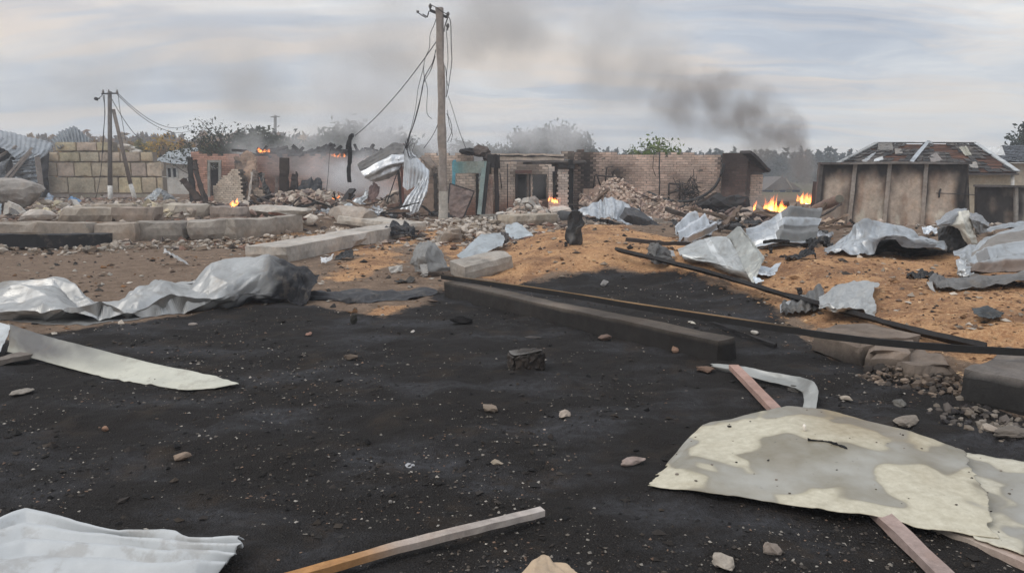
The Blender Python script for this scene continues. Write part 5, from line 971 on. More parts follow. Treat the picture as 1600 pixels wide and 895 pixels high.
roof_sheet_on('slate_sheet', [(1345, 255), (1368, 240), (1366, 244), (1352, 258)], (.34, .35, .36)); roof_sheet_on('slate_sheet', [(1366, 252), (1378, 248), (1380, 254), (1364, 256)], (.55, .57, .58)); roof_sheet_on('slate_sheet', [(1450, 248), (1462, 242), (1472, 254), (1455, 258)], (.22, .20, .19)); roof_sheet_on('slate_sheet', [(1512, 258), (1524, 256), (1528, 266), (1516, 266)], (.30, .28, .26))
st = sheet('bent_gutter', [[(1421, 252, 32.6), (1432, 238, 33.4), (1442, 227, 34.2), (1449, 219, 34.6), (1456, 222, 34.9)], [(1427, 254, 32.6), (1438, 240, 33.4), (1447, 229, 34.2), (1451, 223, 34.6), (1457, 226, 34.9)]], tint=(.56, .585, .60), crum=(1, .005), rag=0, res=(40, 6), clamp=None, thick=.03, seed=5, label='pale bent metal strip leaning across the burnt hip roof', cat='metal strip')
# far right house
hr_, A2, B2, C2, D2, n2_ = roof_house('grey_roofed_house', 'cream house with an intact dark blue-grey roof at the right edge', 1536, 1720, 254, 229, 1566, 1690, 40, 45, (1548, 1712), 330, (.50, .44, .35), [(.085, .095, .11), (.10, .11, .125), (.07, .078, .09)], 19, tiles='all')
edge_trim('eave_board', A2 + [0, -.04, -.05], B2 + [0, -.04, -.05], .15, (.55, .54, .52), hr_)
g0, g1, g2 = P(1556, 243, 41.6), P(1571, 243, 41.6), P(1566, 229, 41.9); mk('gablet', np.array([g0, g1, g2, g0 + [0, 2.5, 0], g1 + [0, 2.5, 0], g2 + [0, 2.8, 0]]), [[0, 1, 2], [5, 4, 3], [0, 3, 4, 1], [1, 4, 5, 2], [2, 5, 3, 0]], M_T, hr_, (.60, .61, .61))
dw = empty('panel_wall', P(1580, 352, 24) * [1, 1, 0], 'lower blackened panel wall at the right edge behind the large silver sheet', 'wall')
panel('panel', 1527, 1587, 1526, 1586, 291, 360, 24.2, 40, dw, lambda u, v: .93 - .35 * e_(v, .7, 1) + 0 * u); panel('panel', 1592, 1660, 1591, 1660, 291, 360, 24.2, 41, dw, lambda u, v: .35 * e_(u, .6, 1), base=(.36, .33, .30))
bar('post', [P(1589, 360, 24.1), P(1589, 290, 24.1)], .1, .1, (.27, .25, .23), mat=M_CONC, parent=dw, up=(0, 1, 0)); bar('coping', [P(1525, 292, 24.2), P(1662, 294, 24.2)], .3, .07, (.12, .11, .105), mat=M_CONC, parent=dw)
# little blue house beyond the fire
bh_ = empty('blue_house', P(1222, 300, 75) * [1, 1, 0], 'small far blue house with white windows and a steep roof behind the fires', 'house'); x0, x1 = P(1198, 300, 75)[0], P(1250, 300, 75)[0]; zt = P(1200, 296, 75)[2]
mk('wall', boxv(((x0 + x1) / 2, 77, zt / 2), ((x1 - x0) / 2, 0, 0), (0, 2, 0), (0, 0, zt / 2)), BOXF, M_T, bh_, (.14, .20, .42)); r0, r1, r2 = P(1194, 297, 74.6), P(1254, 297, 74.6), P(1222, 276, 74.6)
mk('roof', np.array([r0, r1, r2, r0 + [0, 5, 0], r1 + [0, 5, 0], r2 + [0, 5, 0]]), [[0, 1, 2], [5, 4, 3], [0, 3, 4, 1], [1, 4, 5, 2], [2, 5, 3, 0]], M_T, bh_, (.16, .145, .14))
for px in (1213, 1232):
    f = mk('window_frame', boxv(P(px, 305, 74.97), (.34, 0, 0), (0, .05, 0), (0, 0, .5)), BOXF, M_T, bh_, (.70, .70, .68)); mk('window_pane', boxv(P(px, 305, 74.9), (.22, 0, 0), (0, .02, 0), (0, 0, .36)), BOXF, M_FINE, f, (.04, .045, .06))
bar('fallen_mast', [P(1238, 297, 70), P(1228, 280, 70)], .16, .1, (.34, .30, .27), label='pale slanting pole beside the far blue house', cat='pole')

# charred timbers and torn strips strewn through the ruins
rng = np.random.default_rng(400)
for k in range(110):
    zone_ = rng.random(); px, py = (rng.uniform(400, 680), rng.uniform(318, 338)) if zone_ < .5 else ((rng.uniform(905, 1125), rng.uniform(312, 346)) if zone_ < .8 else (rng.uniform(1110, 1290), rng.uniform(345, 362)))
    a = G(px, py, .05) if not (905 < px < 1110) else P(px, py, np.interp(py, [265, 346], [31.5, 26.6])); az = rng.uniform(0, 6.3); L = rng.uniform(.5, 1.7); b = a + np.array([math.cos(az) * L, math.sin(az) * L * .6, rng.uniform(-.05, .55)]); b[2] = max(b[2], hh(b[0], b[1]) + .03); w_ = rng.uniform(.05, .13)
    bar('broken_timber', [a, lerp(a, b, .5) + rng.normal(0, .02, 3), b], w_, w_ * .6, np.array([(.03, .027, .026), (.05, .04, .035), (.14, .10, .075), (.20, .15, .115)][rng.integers(4)]), label='broken timber sticking out of the rubble among the burnt ruins', cat='timber', group='broken timbers in the ruins', seed=k, jit=.012, nsub=4)
for k in range(46):
    px, py = (rng.uniform(440, 700), rng.uniform(322, 342)) if k % 2 else (rng.uniform(1060, 1290), rng.uniform(345, 372)); g = G(px, py); s = rng.uniform(8, 20)
    rows = [[(px - s, py - rng.uniform(3, 9), .3), (px, py - rng.uniform(4, 12), .4), (px + s, py - rng.uniform(2, 9), .3)], [(px - s, py, 0), (px + rng.uniform(-4, 4), py + 1, -.1), (px + s, py - 1, 0)]]
    dk = k % 3 == 0; sheet('torn_strip', rows, base=(px, py), mat=M_SOOT if dk else None, tint=(.05, .05, .052) if dk else (.36, .37, .385), crum=(3, .05), seed=410 + k, rag=.14, res=(30, 14), label='torn bent metal strip lying in the rubble before the ruins', cat='metal strip', group='torn strips in the rubble')
# ------------------------------------------------------------------ concrete pieces
CB = 'blocks of the front concrete row'
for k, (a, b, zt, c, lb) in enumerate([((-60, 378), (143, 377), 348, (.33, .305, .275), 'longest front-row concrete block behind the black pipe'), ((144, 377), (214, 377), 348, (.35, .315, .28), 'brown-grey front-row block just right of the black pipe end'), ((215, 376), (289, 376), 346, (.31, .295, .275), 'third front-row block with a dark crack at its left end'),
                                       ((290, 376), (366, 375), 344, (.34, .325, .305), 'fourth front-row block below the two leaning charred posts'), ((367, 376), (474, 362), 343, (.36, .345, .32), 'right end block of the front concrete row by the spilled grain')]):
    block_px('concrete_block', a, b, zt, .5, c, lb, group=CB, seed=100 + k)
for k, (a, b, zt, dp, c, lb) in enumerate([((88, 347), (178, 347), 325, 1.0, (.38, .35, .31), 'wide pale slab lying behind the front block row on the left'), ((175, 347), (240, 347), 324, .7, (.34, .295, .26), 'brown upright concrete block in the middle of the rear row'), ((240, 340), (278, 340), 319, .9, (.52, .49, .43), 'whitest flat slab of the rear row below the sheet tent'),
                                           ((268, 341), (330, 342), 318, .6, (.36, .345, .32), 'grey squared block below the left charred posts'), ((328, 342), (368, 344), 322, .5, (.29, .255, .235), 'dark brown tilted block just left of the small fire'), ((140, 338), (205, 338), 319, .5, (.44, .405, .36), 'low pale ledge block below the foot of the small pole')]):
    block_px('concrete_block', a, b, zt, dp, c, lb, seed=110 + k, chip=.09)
V, F = rock((2.4, 1.5, 1.15), 120, 3); tag(mk('boulder', V + G(8, 333), F, M_CONC, None, (.30, .275, .25)), 'big rounded grey concrete boulder at the left edge', 'boulder')
V, F = rock((.95, .5, .36), 121); tag(mk('boulder', V + G(58, 348), F, M_CONC, None, (.50, .455, .41)), 'rounded pale stone just behind the front row block', 'boulder')
V, F = rock((2.0, 1.0, .38), 122, 3); tag(mk('boulder', V + G(420, 340), F, M_CONC, None, (.42, .385, .34)), 'long low whitish rock on the rubble above the right front-row block', 'boulder')
V, F = rock((.5, .4, .34), 123); tag(mk('boulder', V + G(484, 352), F, M_CONC, None, (.52, .47, .41)), 'pale stone lump at the right end of the front block row', 'boulder')
rubble('rubble', LF([(-20, 384), (150, 382), (300, 380), (480, 370), (486, 378), (300, 392), (150, 398), (-20, 400)]), 420, (.02, .08), [(.30, .25, .20), (.36, .31, .26), (.20, .15, .11), (.42, .38, .33)], 125, label='crumbled concrete and dirt along the foot of the front block row', heap=.06, bricky=.25, singles=20)
rubble('rubble', LF([(480, 372), (500, 352), (560, 352), (640, 344), (650, 356), (560, 366), (500, 388)]), 260, (.025, .09), [(.40, .34, .28), (.46, .41, .36), (.26, .20, .15)], 126, label='pale rubble strewn between the long beam and the pipe lump', heap=.10, bricky=.3, singles=20)
# round culvert-like lump
b0 = G(548, 357); pl = tube(_cr(np.array([b0 + [-.55, .7, .3], b0 + [0, .2, .28], b0 + [.65, -.3, .22]]), 4), [.36, .40, .40, .40, .40, .38, .38, .36, .34], 14); V = pl[0] + (np.stack([vnoise(pl[0][:, 0] * 5, pl[0][:, 1] * 5, pl[0][:, 2] * 5, k) for k in range(3)], 1) - .5) * .12
tag(mk('concrete_lump', V, pl[1], M_CONC, None, (.33, .285, .245)), 'rounded concrete pipe lump half sunk in rubble before the smoke', 'concrete lump')
def slab(name, a, b, w_, h_, c, lb, seed, cat='concrete beam', dz=.0, mat=None):
    A, B = G(*a), G(*b); d = B - A; L = np.linalg.norm(d); ang = math.atan2(d[1], d[0]); V, F = rough_box(L, w_, h_, max(.06, h_ * .4), .009, .075, seed); pit = -math.asin(np.clip(d[2] / L, -.5, .5))
    o = mk(name, rot(V, 0, pit, ang) + (A + B) / 2 + [0, 0, dz], F, mat or M_CONC, None, c); return tag(o, lb, cat)
slab('concrete_beam', (415, 410), (625, 366), .85, .30, (.42, .385, .345), 'long pale concrete beam lying across the spilled grain left of the dome-shaped sheet', 130)
slab('concrete_beam', (545, 350), (648, 364), 1.0, .22, (.44, .40, .35), 'flat pale slab lying behind the black crumpled bundle', 131, 'concrete slab', .05)
def beam_main():
    A, B = Zp(1137, 566, .0), Zp(705, 462, .0); A[2] = hh(*A[:2]) - .04; B[2] = hh(*B[:2]) - .03; d = B - A; L = np.linalg.norm(d); ang = math.atan2(d[1], d[0]); V, F = rough_box(L, .24, .23, .045, .006, .04, 132, .006)
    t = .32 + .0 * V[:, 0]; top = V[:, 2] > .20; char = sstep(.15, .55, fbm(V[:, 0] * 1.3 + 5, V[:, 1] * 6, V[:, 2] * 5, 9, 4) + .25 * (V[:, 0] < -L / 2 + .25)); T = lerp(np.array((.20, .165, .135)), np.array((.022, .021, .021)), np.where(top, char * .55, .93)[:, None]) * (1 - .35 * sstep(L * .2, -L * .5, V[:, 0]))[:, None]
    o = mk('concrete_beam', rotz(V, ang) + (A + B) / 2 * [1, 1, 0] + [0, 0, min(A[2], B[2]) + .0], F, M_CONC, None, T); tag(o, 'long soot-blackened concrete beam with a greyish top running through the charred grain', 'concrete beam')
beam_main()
V, F = rough_box(.95, .5, .33, .1, .012, .06, 133); g = G(745, 432); tag(mk('concrete_block', rot(V, .12, -.16, .55) + g + [.1, .25, -.04], F, M_CONC, None, (.33, .30, .265)), 'broken concrete block with a dark side where the long thin rail starts', 'concrete block')
# broken concrete ledge at the right
lc = [(1262, 548, 1345, 572, .28, .7), (1345, 580, 1420, 590, .24, .6), (1415, 600, 1500, 596, .20, .6), (1500, 625, 1620, 655, .30, 1.2)]
for k, (a, b, c, d, h_, w_) in enumerate(lc):
    A, B = G(a, b), G(c, d); A[2] = B[2] = min(A[2], B[2]); L = np.linalg.norm(B - A); e = (B - A) / L; n = np.array([-e[1], e[0], 0]); V, F = rough_box(L, w_, h_, .06, .02, .07 if k < 3 else .03, 140 + k)
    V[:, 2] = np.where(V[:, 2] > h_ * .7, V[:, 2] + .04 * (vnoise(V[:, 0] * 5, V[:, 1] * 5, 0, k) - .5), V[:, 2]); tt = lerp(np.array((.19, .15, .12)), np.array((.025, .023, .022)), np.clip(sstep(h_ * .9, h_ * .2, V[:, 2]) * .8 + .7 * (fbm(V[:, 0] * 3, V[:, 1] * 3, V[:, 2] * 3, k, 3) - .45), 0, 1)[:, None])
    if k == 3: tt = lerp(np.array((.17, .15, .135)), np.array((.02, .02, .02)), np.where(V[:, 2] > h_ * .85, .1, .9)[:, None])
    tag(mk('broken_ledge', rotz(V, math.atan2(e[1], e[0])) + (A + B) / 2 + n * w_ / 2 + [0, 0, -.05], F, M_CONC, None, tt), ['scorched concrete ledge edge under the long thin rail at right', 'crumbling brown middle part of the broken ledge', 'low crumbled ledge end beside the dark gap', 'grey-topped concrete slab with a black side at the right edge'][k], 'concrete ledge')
rubble('broken_concrete', LF([(1340, 590), (1350, 568), (1480, 570), (1520, 600), (1500, 625), (1420, 612)]), 420, (.008, .038), [(.15, .115, .09), (.20, .155, .12), (.10, .08, .065), (.05, .042, .037)], 145, label='crumbled brown concrete bits along the broken ledge', heap=.10, bricky=.15)
rubble('broken_concrete', LF([(1440, 640), (1500, 622), (1620, 655), (1660, 700), (1560, 690), (1480, 665)]), 190, (.006, .036), [(.16, .135, .11), (.10, .085, .075), (.05, .045, .045), (.22, .19, .16)], 146, label='grey-brown broken bits below the slab at the right edge', heap=.05, bricky=.15)

# ------------------------------------------------------------------ rails and boards
def gpath(pts): return [G(a, b, d) for a, b, d in pts]
def zpath(pts): return np.array([Zp(a, b, z) for a, b, z in pts])
rl1 = bar('thin_rail', _cr(zpath([(690, 436, .22), (850, 459, .235), (1000, 484, .25), (1250, 523, .27), (1430, 545, .29), (1640, 558, .30)]), 6), .02, .055, (.020, .019, .019), nsub=1, label='long thin charred rail with a rusty top edge crossing to the right edge', cat='rail', jit=.0015)
bar('rust_edge', _cr(zpath([(690, 436, .22), (850, 459, .235), (1000, 484, .25), (1250, 523, .27)]), 6) + [0, 0, .055], .022, .008, (.26, .16, .085), nsub=1, parent=rl1, tints=[(0, (.06, .05, .04)), (.3, (.22, .14, .07)), (.8, (.30, .19, .10)), (1, (.06, .05, .04))], jit=.001)
bar('flat_bar', _cr(np.array([G(963, 392, .12), G(1050, 413, .12), G(1140, 437, .13), G(1228, 464, .10), G(1345, 496, .06), G(1440, 523, .05), G(1540, 546, .03)]), 5), .11, .045, (.030, .028, .028), nsub=1, label='broad flat charred bar running under the crumpled grey sheet on the grain', cat='bar', roll=.5)
bar('flat_bar', gpath([(978, 377, .1), (1040, 383, .1), (1075, 383, .1)]), .10, .06, (.045, .038, .036), label='short dark bar lying behind the upright dark scrap', cat='bar')
bar('flat_bar', gpath([(1090, 498, .05), (1150, 520, .03), (1212, 542, .02)]), .03, .03, (.022, .02, .02), label='thin black stick lying in the charred hollow behind the beam', cat='stick')
bar('pipe', np.array([G(-80, 384, .12), G(60, 386, .06), G(176, 384, .03)]), .28, .28, (.016, .016, .018), mat=M_SOOT, label='long thick black charred beam in front of the concrete block row', cat='beam', jit=.008, nsub=8); bpy.data.objects['pipe'].name = 'charred_beam'
bar('plank', gpath([(140, 392, .03), (178, 386, .04)]), .14, .04, (.28, .25, .2), label='pale plank end under the thick black beam', cat='plank')
PK = (.33, .235, .205)
bar('board', np.array([Zp(1146, 577, .045), Zp(1300, 737, .02), Zp(1520, 952, .02)]), .075, .04, PK, label='long pinkish board passing under the big stained sheet', cat='board', tints=[(0, (.36, .23, .19)), (.4, (.36, .25, .21)), (1, (.33, .26, .235))], jit=.0015, nsub=10)
bar('board', np.array([Zp(1462, 828, -.012), Zp(1560, 870, -.008), Zp(1680, 924, .0)]), .07, .04, PK, label='second pinkish board poking out under the right sheet edge', cat='board', jit=.0015, tints=[(0, (.42, .37, .31)), (1, (.36, .25, .21))])
bar('board', np.array([Zp(385, 928, .03), Zp(620, 860, .03), Zp(848, 803, .03)]), .05, .03, (.40, .33, .3), label='painted board with a rust-orange left half in the bottom foreground', cat='board', jit=.001, nsub=10, tints=[(0, (.42, .20, .065)), (.38, (.40, .22, .10)), (.52, (.40, .335, .29)), (1, (.42, .38, .35))])
bar('board', np.array([Zp(-60, 578, .02), Zp(-5, 568, .02), Zp(50, 556, .03)]), .16, .04, (.17, .145, .125), label='brown board end at the left edge beneath the white blade-shaped sheet', cat='board')

# ------------------------------------------------------------------ sheets in front
sheet('crumpled_sheet', [[(-60, 470, 9.2), (90, 455, 9.2), (170, 472, 9.3), (250, 450, 9.6), (330, 425, 9.9), (415, 412, 10.2), (470, 425, 10.1), (498, 440, 9.9)],
                         [(-60, 446, 8.7, .35), (85, 436, 8.7), (165, 460, 8.7), (250, 432, 9.1), (330, 411, 9.4), (412, 401, 9.8, .1), (462, 408, 9.7, 1.2), (500, 428, 9.6, 1.4)],
                         [(-60, 472, 8.3), (70, 458, 8.4, .08), (160, 470, 8.45, .1), (235, 458, 8.65), (325, 440, 8.9), (410, 428, 9.3, .35), (458, 436, 9.4, 1.3), (496, 448, 9.4, 1.5)],
                         [(-60, 492, 8.0, .15), (62, 484, 7.95), (150, 485, 8.0), (222, 490, 8.2), (320, 470, 8.55), (395, 458, 9.0, .6), (450, 466, 9.2, 1.4), (485, 474, 9.2, 1.5)],
                         [(-60, 506, 7.95, .6), (50, 500, 8.35, .8), (140, 497, 8.4, .8), (215, 503, 8.45, .8), (310, 488, 8.75, .7), (385, 470, 9.0, 1.0), (440, 480, 9.15, 1.5), (478, 482, 9.1, 1.5)],  # scorched at the right; elsewhere shade of the fold recess painted dark
                         [(-60, 512, 8.3, .8), (60, 519, 7.9, .15), (130, 526, 7.85, .2), (215, 510, 8.1, .4), (310, 492, 8.9, .8), (380, 478, 9.4, .9), (440, 486, 9.5, .95), (475, 484, 9.4, .95)]],
      tint=(.43, .43, .42), soot=(.026, .026, .029), crum=(9, .115), dent=.0, seed=201, rag=.03, res=(240, 100), curve=(.10, .10), spots=.22, label='long crumpled pale metal sheet with a scorched right end lying at left', cat='metal sheet')
sheet('dark_sheet', [[(462, 452, 9.9), (530, 455, 10.0), (610, 452, 10.2), (684, 452, 10.2)], [(470, 458, 9.55), (540, 462, 9.5), (610, 456, 9.7), (686, 458, 9.9)], [(480, 468, 9.4), (545, 470, 9.3), (578, 476, 9.25), (640, 470, 9.4), ][:4], [(490, 466, 9.6), (545, 474, 9.45), (582, 478, 9.4), (640, 470, 9.6)]], mat=M_SOOT, tint=(.050, .050, .054), soot=(.025, .025, .027), crum=(4, .04), seed=202, rag=.03, res=(70, 30), spots=.3, label='flat charred dark sheet sticking out right of the long crumpled sheet', cat='metal sheet')
sheet('blade_sheet', [[(15, 506, 6.55, 1.1), (70, 524, 6.45, 1.0), (130, 540, 6.25, .8), (250, 570, 5.9), (330, 586, 5.65), (372, 599, 5.5)], [(14, 528, 6.45, 1.0), (60, 545, 6.3, 1.0), (120, 560, 6.05, .75), (225, 588, 5.7), (310, 599, 5.5), (371, 600, 5.46)], [(12, 550, 6.4, .2), (60, 562, 6.2, .4), (110, 576, 5.95, .15), (200, 598, 5.6), (275, 609, 5.45), (335, 607, 5.43)]],
      mat=M_PAINT, tint=(.52, .51, .43), soot=(.13, .126, .122), crum=(1, .004), seed=203, rag=.010, soft=True, res=(120, 30), curve=(.8, .9), spots=.12, label='white blade-shaped sheet with a sooty left half standing on edge at left', cat='metal sheet')
sheet('sheet_scrap', [[(-70, 494, 6.7), (-20, 500, 6.7), (20, 508, 6.65)], [(-70, 520, 6.5), (-20, 524, 6.5), (10, 528, 6.5)], [(-70, 548, 6.4), (-20, 549, 6.4), (2, 551, 6.4)]], mat=M_PAINT, tint=(.50, .52, .53), crum=(2, .01), seed=204, rag=.02, label='pale sheet corner at the left edge behind the blade-shaped sheet', cat='sheet scrap')
sheet('white_sheet', [[(-120, 838, .05), (-30, 820, .07), (42, 790, .07), (120, 812, .08), (185, 828, .05), (258, 827, .07), (292, 842, .06), (385, 836, .09)], [(-120, 862, .05), (-30, 848, .05), (40, 828, .06), (120, 838, .06), (190, 846, .05), (256, 850, .06), (300, 855, .07), (378, 856, .07)], [(-120, 895, .04), (-30, 885, .05), (40, 872, .06), (120, 875, .06), (190, 878, .05), (255, 882, .06), (310, 880, .06), (356, 882, .05)], [(-120, 970, .04), (-30, 960, .05), (40, 955, .05), (120, 950, .05), (180, 945, .05), (240, 935, .05), (285, 926, .05), (318, 915, .03)]], mode='g',
      mat=M_PAINT, tint=(.46, .475, .48), soot=(.34, .325, .30), corr=('v', 5, .035), crum=(3, .005), seed=205, rag=.03, soft=True, res=(160, 90), curve=(.35, .8), spots=.25, thick=.004, label='torn white ribbed sheet in the bottom left foreground', cat='metal sheet')
sheet('stained_sheet', [[(1052, 710, .02), (1098, 662, .04), (1160, 650, .08), (1228, 635, .12, .1), (1310, 645, .12, .45), (1420, 672, .10, .6), (1505, 705, .08, .3)], [(1032, 732, .03), (1085, 700, .06), (1160, 690, .09), (1235, 682, .11), (1330, 690, .12, .2), (1440, 712, .11, .35), (1535, 748, .08)], [(1018, 746, .03), (1080, 734, .06), (1165, 735, .08), (1245, 738, .09), (1345, 748, .10), (1455, 770, .10), (1550, 795, .08)], [(1008, 757, .02), (1085, 766, .04), (1180, 783, .05), (1290, 799, .06), (1390, 815, .06), (1470, 830, .06), (1562, 842, .05)]], mode='g',
      mat=M_STAIN, tint=(.86, .85, .81), soot=(.42, .31, .17), crum=(3, .007), dent=.03, seed=206, rag=.035, soft=True, res=(180, 100), curve=(.4, .8), spots=.18, thick=.004, label='large cream sheet with grey-brown water stains in the right foreground', cat='metal sheet')
sheet('stained_sheet', [[(1470, 700, .02), (1560, 716, .04), (1680, 730, .05)], [(1490, 752, .03), (1590, 765, .04), (1700, 780, .05)], [(1500, 795, .03), (1610, 810, .04), (1720, 825, .05)], [(1520, 840, .03), (1605, 868, .04), (1720, 885, .04)]], mode='g', mat=M_STAIN, tint=(.85, .85, .84), soot=(.5, .45, .35), crum=(2, .006), soft=True, seed=207, rag=.02, res=(60, 50), spots=.15, thick=.004, label='second stained pale sheet cut off by the right edge of the foreground', cat='metal sheet')
sheet('silver_strip', [[(1108, 567, .06), (1150, 571, .07), (1200, 580, .08), (1250, 589, .10), (1272, 596, .12), (1279, 612, .08), (1274, 643, .03)], [(1112, 572, .05), (1152, 578, .05), (1200, 588, .05), (1246, 598, .06), (1262, 606, .08), (1266, 618, .05), (1264, 643, .02)], [(1118, 577, .02), (1155, 585, .02), (1198, 596, .02), (1240, 606, .03), (1252, 612, .04), (1256, 624, .03), (1252, 642, .01)]], mode='g', tint=(.36, .36, .34), crum=(1, .004), soft=True, seed=208, rag=.03, res=(90, 20), curve=(.7, .6), thick=.003, spots=.2, label='bent silver strip with a torn hanging end above the stained sheet', cat='metal strip')
sheet('tan_scrap', [[(812, 897, .05), (836, 878, .08), (851, 866, .09), (866, 876, .07), (884, 884, .05)], [(800, 915, .03), (835, 900, .06), (855, 893, .07), (880, 895, .06), (908, 902, .03)], [(790, 960, .02), (835, 955, .03), (860, 950, .03), (890, 950, .03), (930, 950, .02)]], mode='g', mat=M_PAINT, tint=(.46, .345, .235), crum=(2, .01), seed=209, rag=.03, res=(40, 30), thick=.006, label='tan torn board scrap at the bottom centre edge', cat='board scrap')
# heap zone
DK = (.045, .045, .048)
sheet('dome_sheet', [[(657, 383, .75), (667, 378, .75), (678, 382, .75)], [(644, 396, .35), (668, 375, .25), (690, 390, .35)], [(640, 412, .1), (664, 400, -.25), (702, 416, .05)], [(648, 426, .0), (668, 425, -.35), (709, 424, .0)]], base=(672, 430), tint=(.22, .215, .205), soot=(.07, .07, .07), crum=(4, .035), seed=210, rag=.05, label='dome-shaped crumpled grey sheet open at its left side', cat='metal sheet')
sheet('sheet_scrap', [[(655, 412, -.1), (668, 412, -.2)], [(658, 424, -.3), (670, 426, -.35)], [(660, 436, -.3), (668, 434, -.35)]], base=(672, 432), tint=(.26, .25, .235), crum=(2, .02), seed=229, rag=.06, label='small hanging flap at the front of the dome-shaped sheet', cat='sheet scrap', clamp=None)
sheet('bent_sheet', [[(712, 400, .3), (738, 378, .8), (752, 366, 1.3), (783, 363, 1.2)], [(722, 404, 0), (748, 388, .45), (768, 378, .7), (790, 374, .7)], [(735, 406, -.15), (755, 398, .2), (772, 388, .35), (785, 384, .4)]], base=(735, 406), tint=(.40, .43, .445), soot=DK, crum=(3, .02), seed=211, rag=.03, label='light blue-grey sheet sloping down the grain heap beside the concrete block', cat='metal sheet')
sheet('curled_sheet', [[(768, 380, .4), (780, 366, .7), (795, 365, .7)], [(770, 388, .2), (786, 376, .2), (796, 374, .3)], [(760, 397, .1), (778, 386, .1), (794, 381, .2)]], base=(760, 396), mat=M_SOOT, tint=(.05, .042, .04), crum=(4, .04), seed=212, rag=.06, label='dark brown curled sheet end with foil on the light blue-grey sheet', cat='metal sheet')
sheet('foil_scrap', [[(766, 380, .05), (783, 376, .05)], [(763, 386, -.05), (786, 382, -.05)]], base=(760, 394), tint=(.72, .72, .74), crum=(6, .05), seed=213, rag=.15, label='shiny white foil scrap by the dark curled sheet end', cat='foil', clamp=None)
sheet('bent_sheet', [[(790, 352, .9), (808, 346, 1.2), (822, 358, .8)], [(788, 362, .4), (806, 360, .5), (832, 367, .2)], [(800, 374, .0), (812, 372, .0), (834, 368, .1)]], base=(803, 374), tint=(.46, .495, .51), crum=(2, .02), seed=214, rag=.03, label='small light blue-grey sheet corner above the curled dark end', cat='metal sheet')
sheet('burnt_bundle', [[(596, 356, .5), (618, 350, .6), (636, 346, .6), (650, 356, .5)], [(594, 364, .1), (615, 360, 0), (640, 358, .1), (654, 364, .2)], [(600, 374, -.1), (618, 373, -.2), (640, 373, -.2), (650, 372, 0)]], base=(625, 374), mat=M_SOOT, tint=(.035, .036, .04), crum=(8, .14), seed=215, rag=.1, label='black crumpled burnt bundle on the end of the long pale beam', cat='burnt sheet')
ra = empty('roof_sheet', G(950, 362), 'pale corrugated roof sheet with a curled charcoal flap lying before the tall brick ruin', 'roof sheet')
sheet('pale_leaf', at(21.2, [[(902, 330, .5), (935, 317, 1.0), (948, 309, 1.4), (978, 317, 1.3), (1002, 330, 1.0), (1022, 345, .6)], [(905, 333, .2), (935, 327, .5), (952, 322, .7), (975, 330, .7), (995, 342, .5), (1016, 350, .3)], [(912, 336, 0), (935, 341, 0), (955, 343, 0), (965, 345, .1), (985, 356, .1), (1000, 362, 0)]]), parent=ra, tint=(.46, .48, .50), corr=('u', 10, .05), crum=(4, .05), seed=216, rag=.03, res=(90, 40), clamp=None)
sheet('charcoal_flap', at(20.7, [[(968, 340, .2), (976, 325, .4), (990, 323, .4), (1008, 334, .3), (1018, 343, .2)], [(972, 344, -.1), (980, 336, -.2), (995, 338, -.2), (1010, 344, 0), (1018, 345, .1)], [(985, 350, 0), (990, 352, -.1), (998, 354, -.1), (1010, 350, 0), (1017, 347, .1)]]), parent=ra, mat=M_SOOT, tint=(.060, .060, .064), crum=(2, .02), seed=217, rag=.03, clamp=None)
sheet('black_wing', at(20.9, [[(1008, 340, .4), (1020, 343, .5), (1040, 351, .6), (1056, 356, .7)], [(1000, 352, .1), (1022, 352, 0), (1040, 360, 0), (1060, 364, .1)], [(998, 360, 0), (1018, 364, -.1), (1045, 372, -.2), (1070, 380, -.2)]]), parent=ra, mat=M_SOOT, tint=(.035, .035, .038), crum=(4, .05), seed=218, rag=.06, clamp=None)
sheet('torn_edge', at(20.9, [[(905, 336, .2), (930, 342, .1), (950, 342, .1), (985, 357, 0)], [(915, 342, .2), (932, 345, .0), (958, 352, .1), (990, 364, 0)]]), parent=ra, mat=M_SOOT, tint=(.045, .045, .048), crum=(4, .06), seed=230, rag=.1, clamp=None)
sheet('roof_sheet', [[(1052, 356, .3), (1066, 340, .8), (1078, 327, 1.2)], [(1056, 362, .1), (1078, 346, .5), (1096, 338, .9)], [(1062, 374, -.2), (1088, 360, .1), (1110, 346, .5)], [(1072, 378, -.3), (1096, 370, 0), (1124, 356, .4)]], base=(1070, 380), tint=(.56, .58, .60), soot=DK, corr=('v', 3.0, .12), crum=(2, .03), seed=219, rag=.03, res=(40, 70), curve=(.3, .3), label='small ribbed silver roof sheet propped diagonally before the slanting tan beam', cat='roof sheet')
sheet('sheet_scrap', [[(1060, 374, .3), (1080, 370, .4), (1096, 362, .5)], [(1058, 380, .0), (1078, 379, 0), (1100, 372, .2)]], base=(1078, 380), tint=(.55, .58, .62), crum=(3, .03), seed=220, rag=.05, label='bluish white scrap under the small ribbed roof sheet', cat='sheet scrap')
YC = G(1172, 446)[1]; rc_ = empty('roof_sheet', G(1172, 446), 'large pale ribbed roof sheet with one leaf bent upright on the grain heap', 'roof sheet')
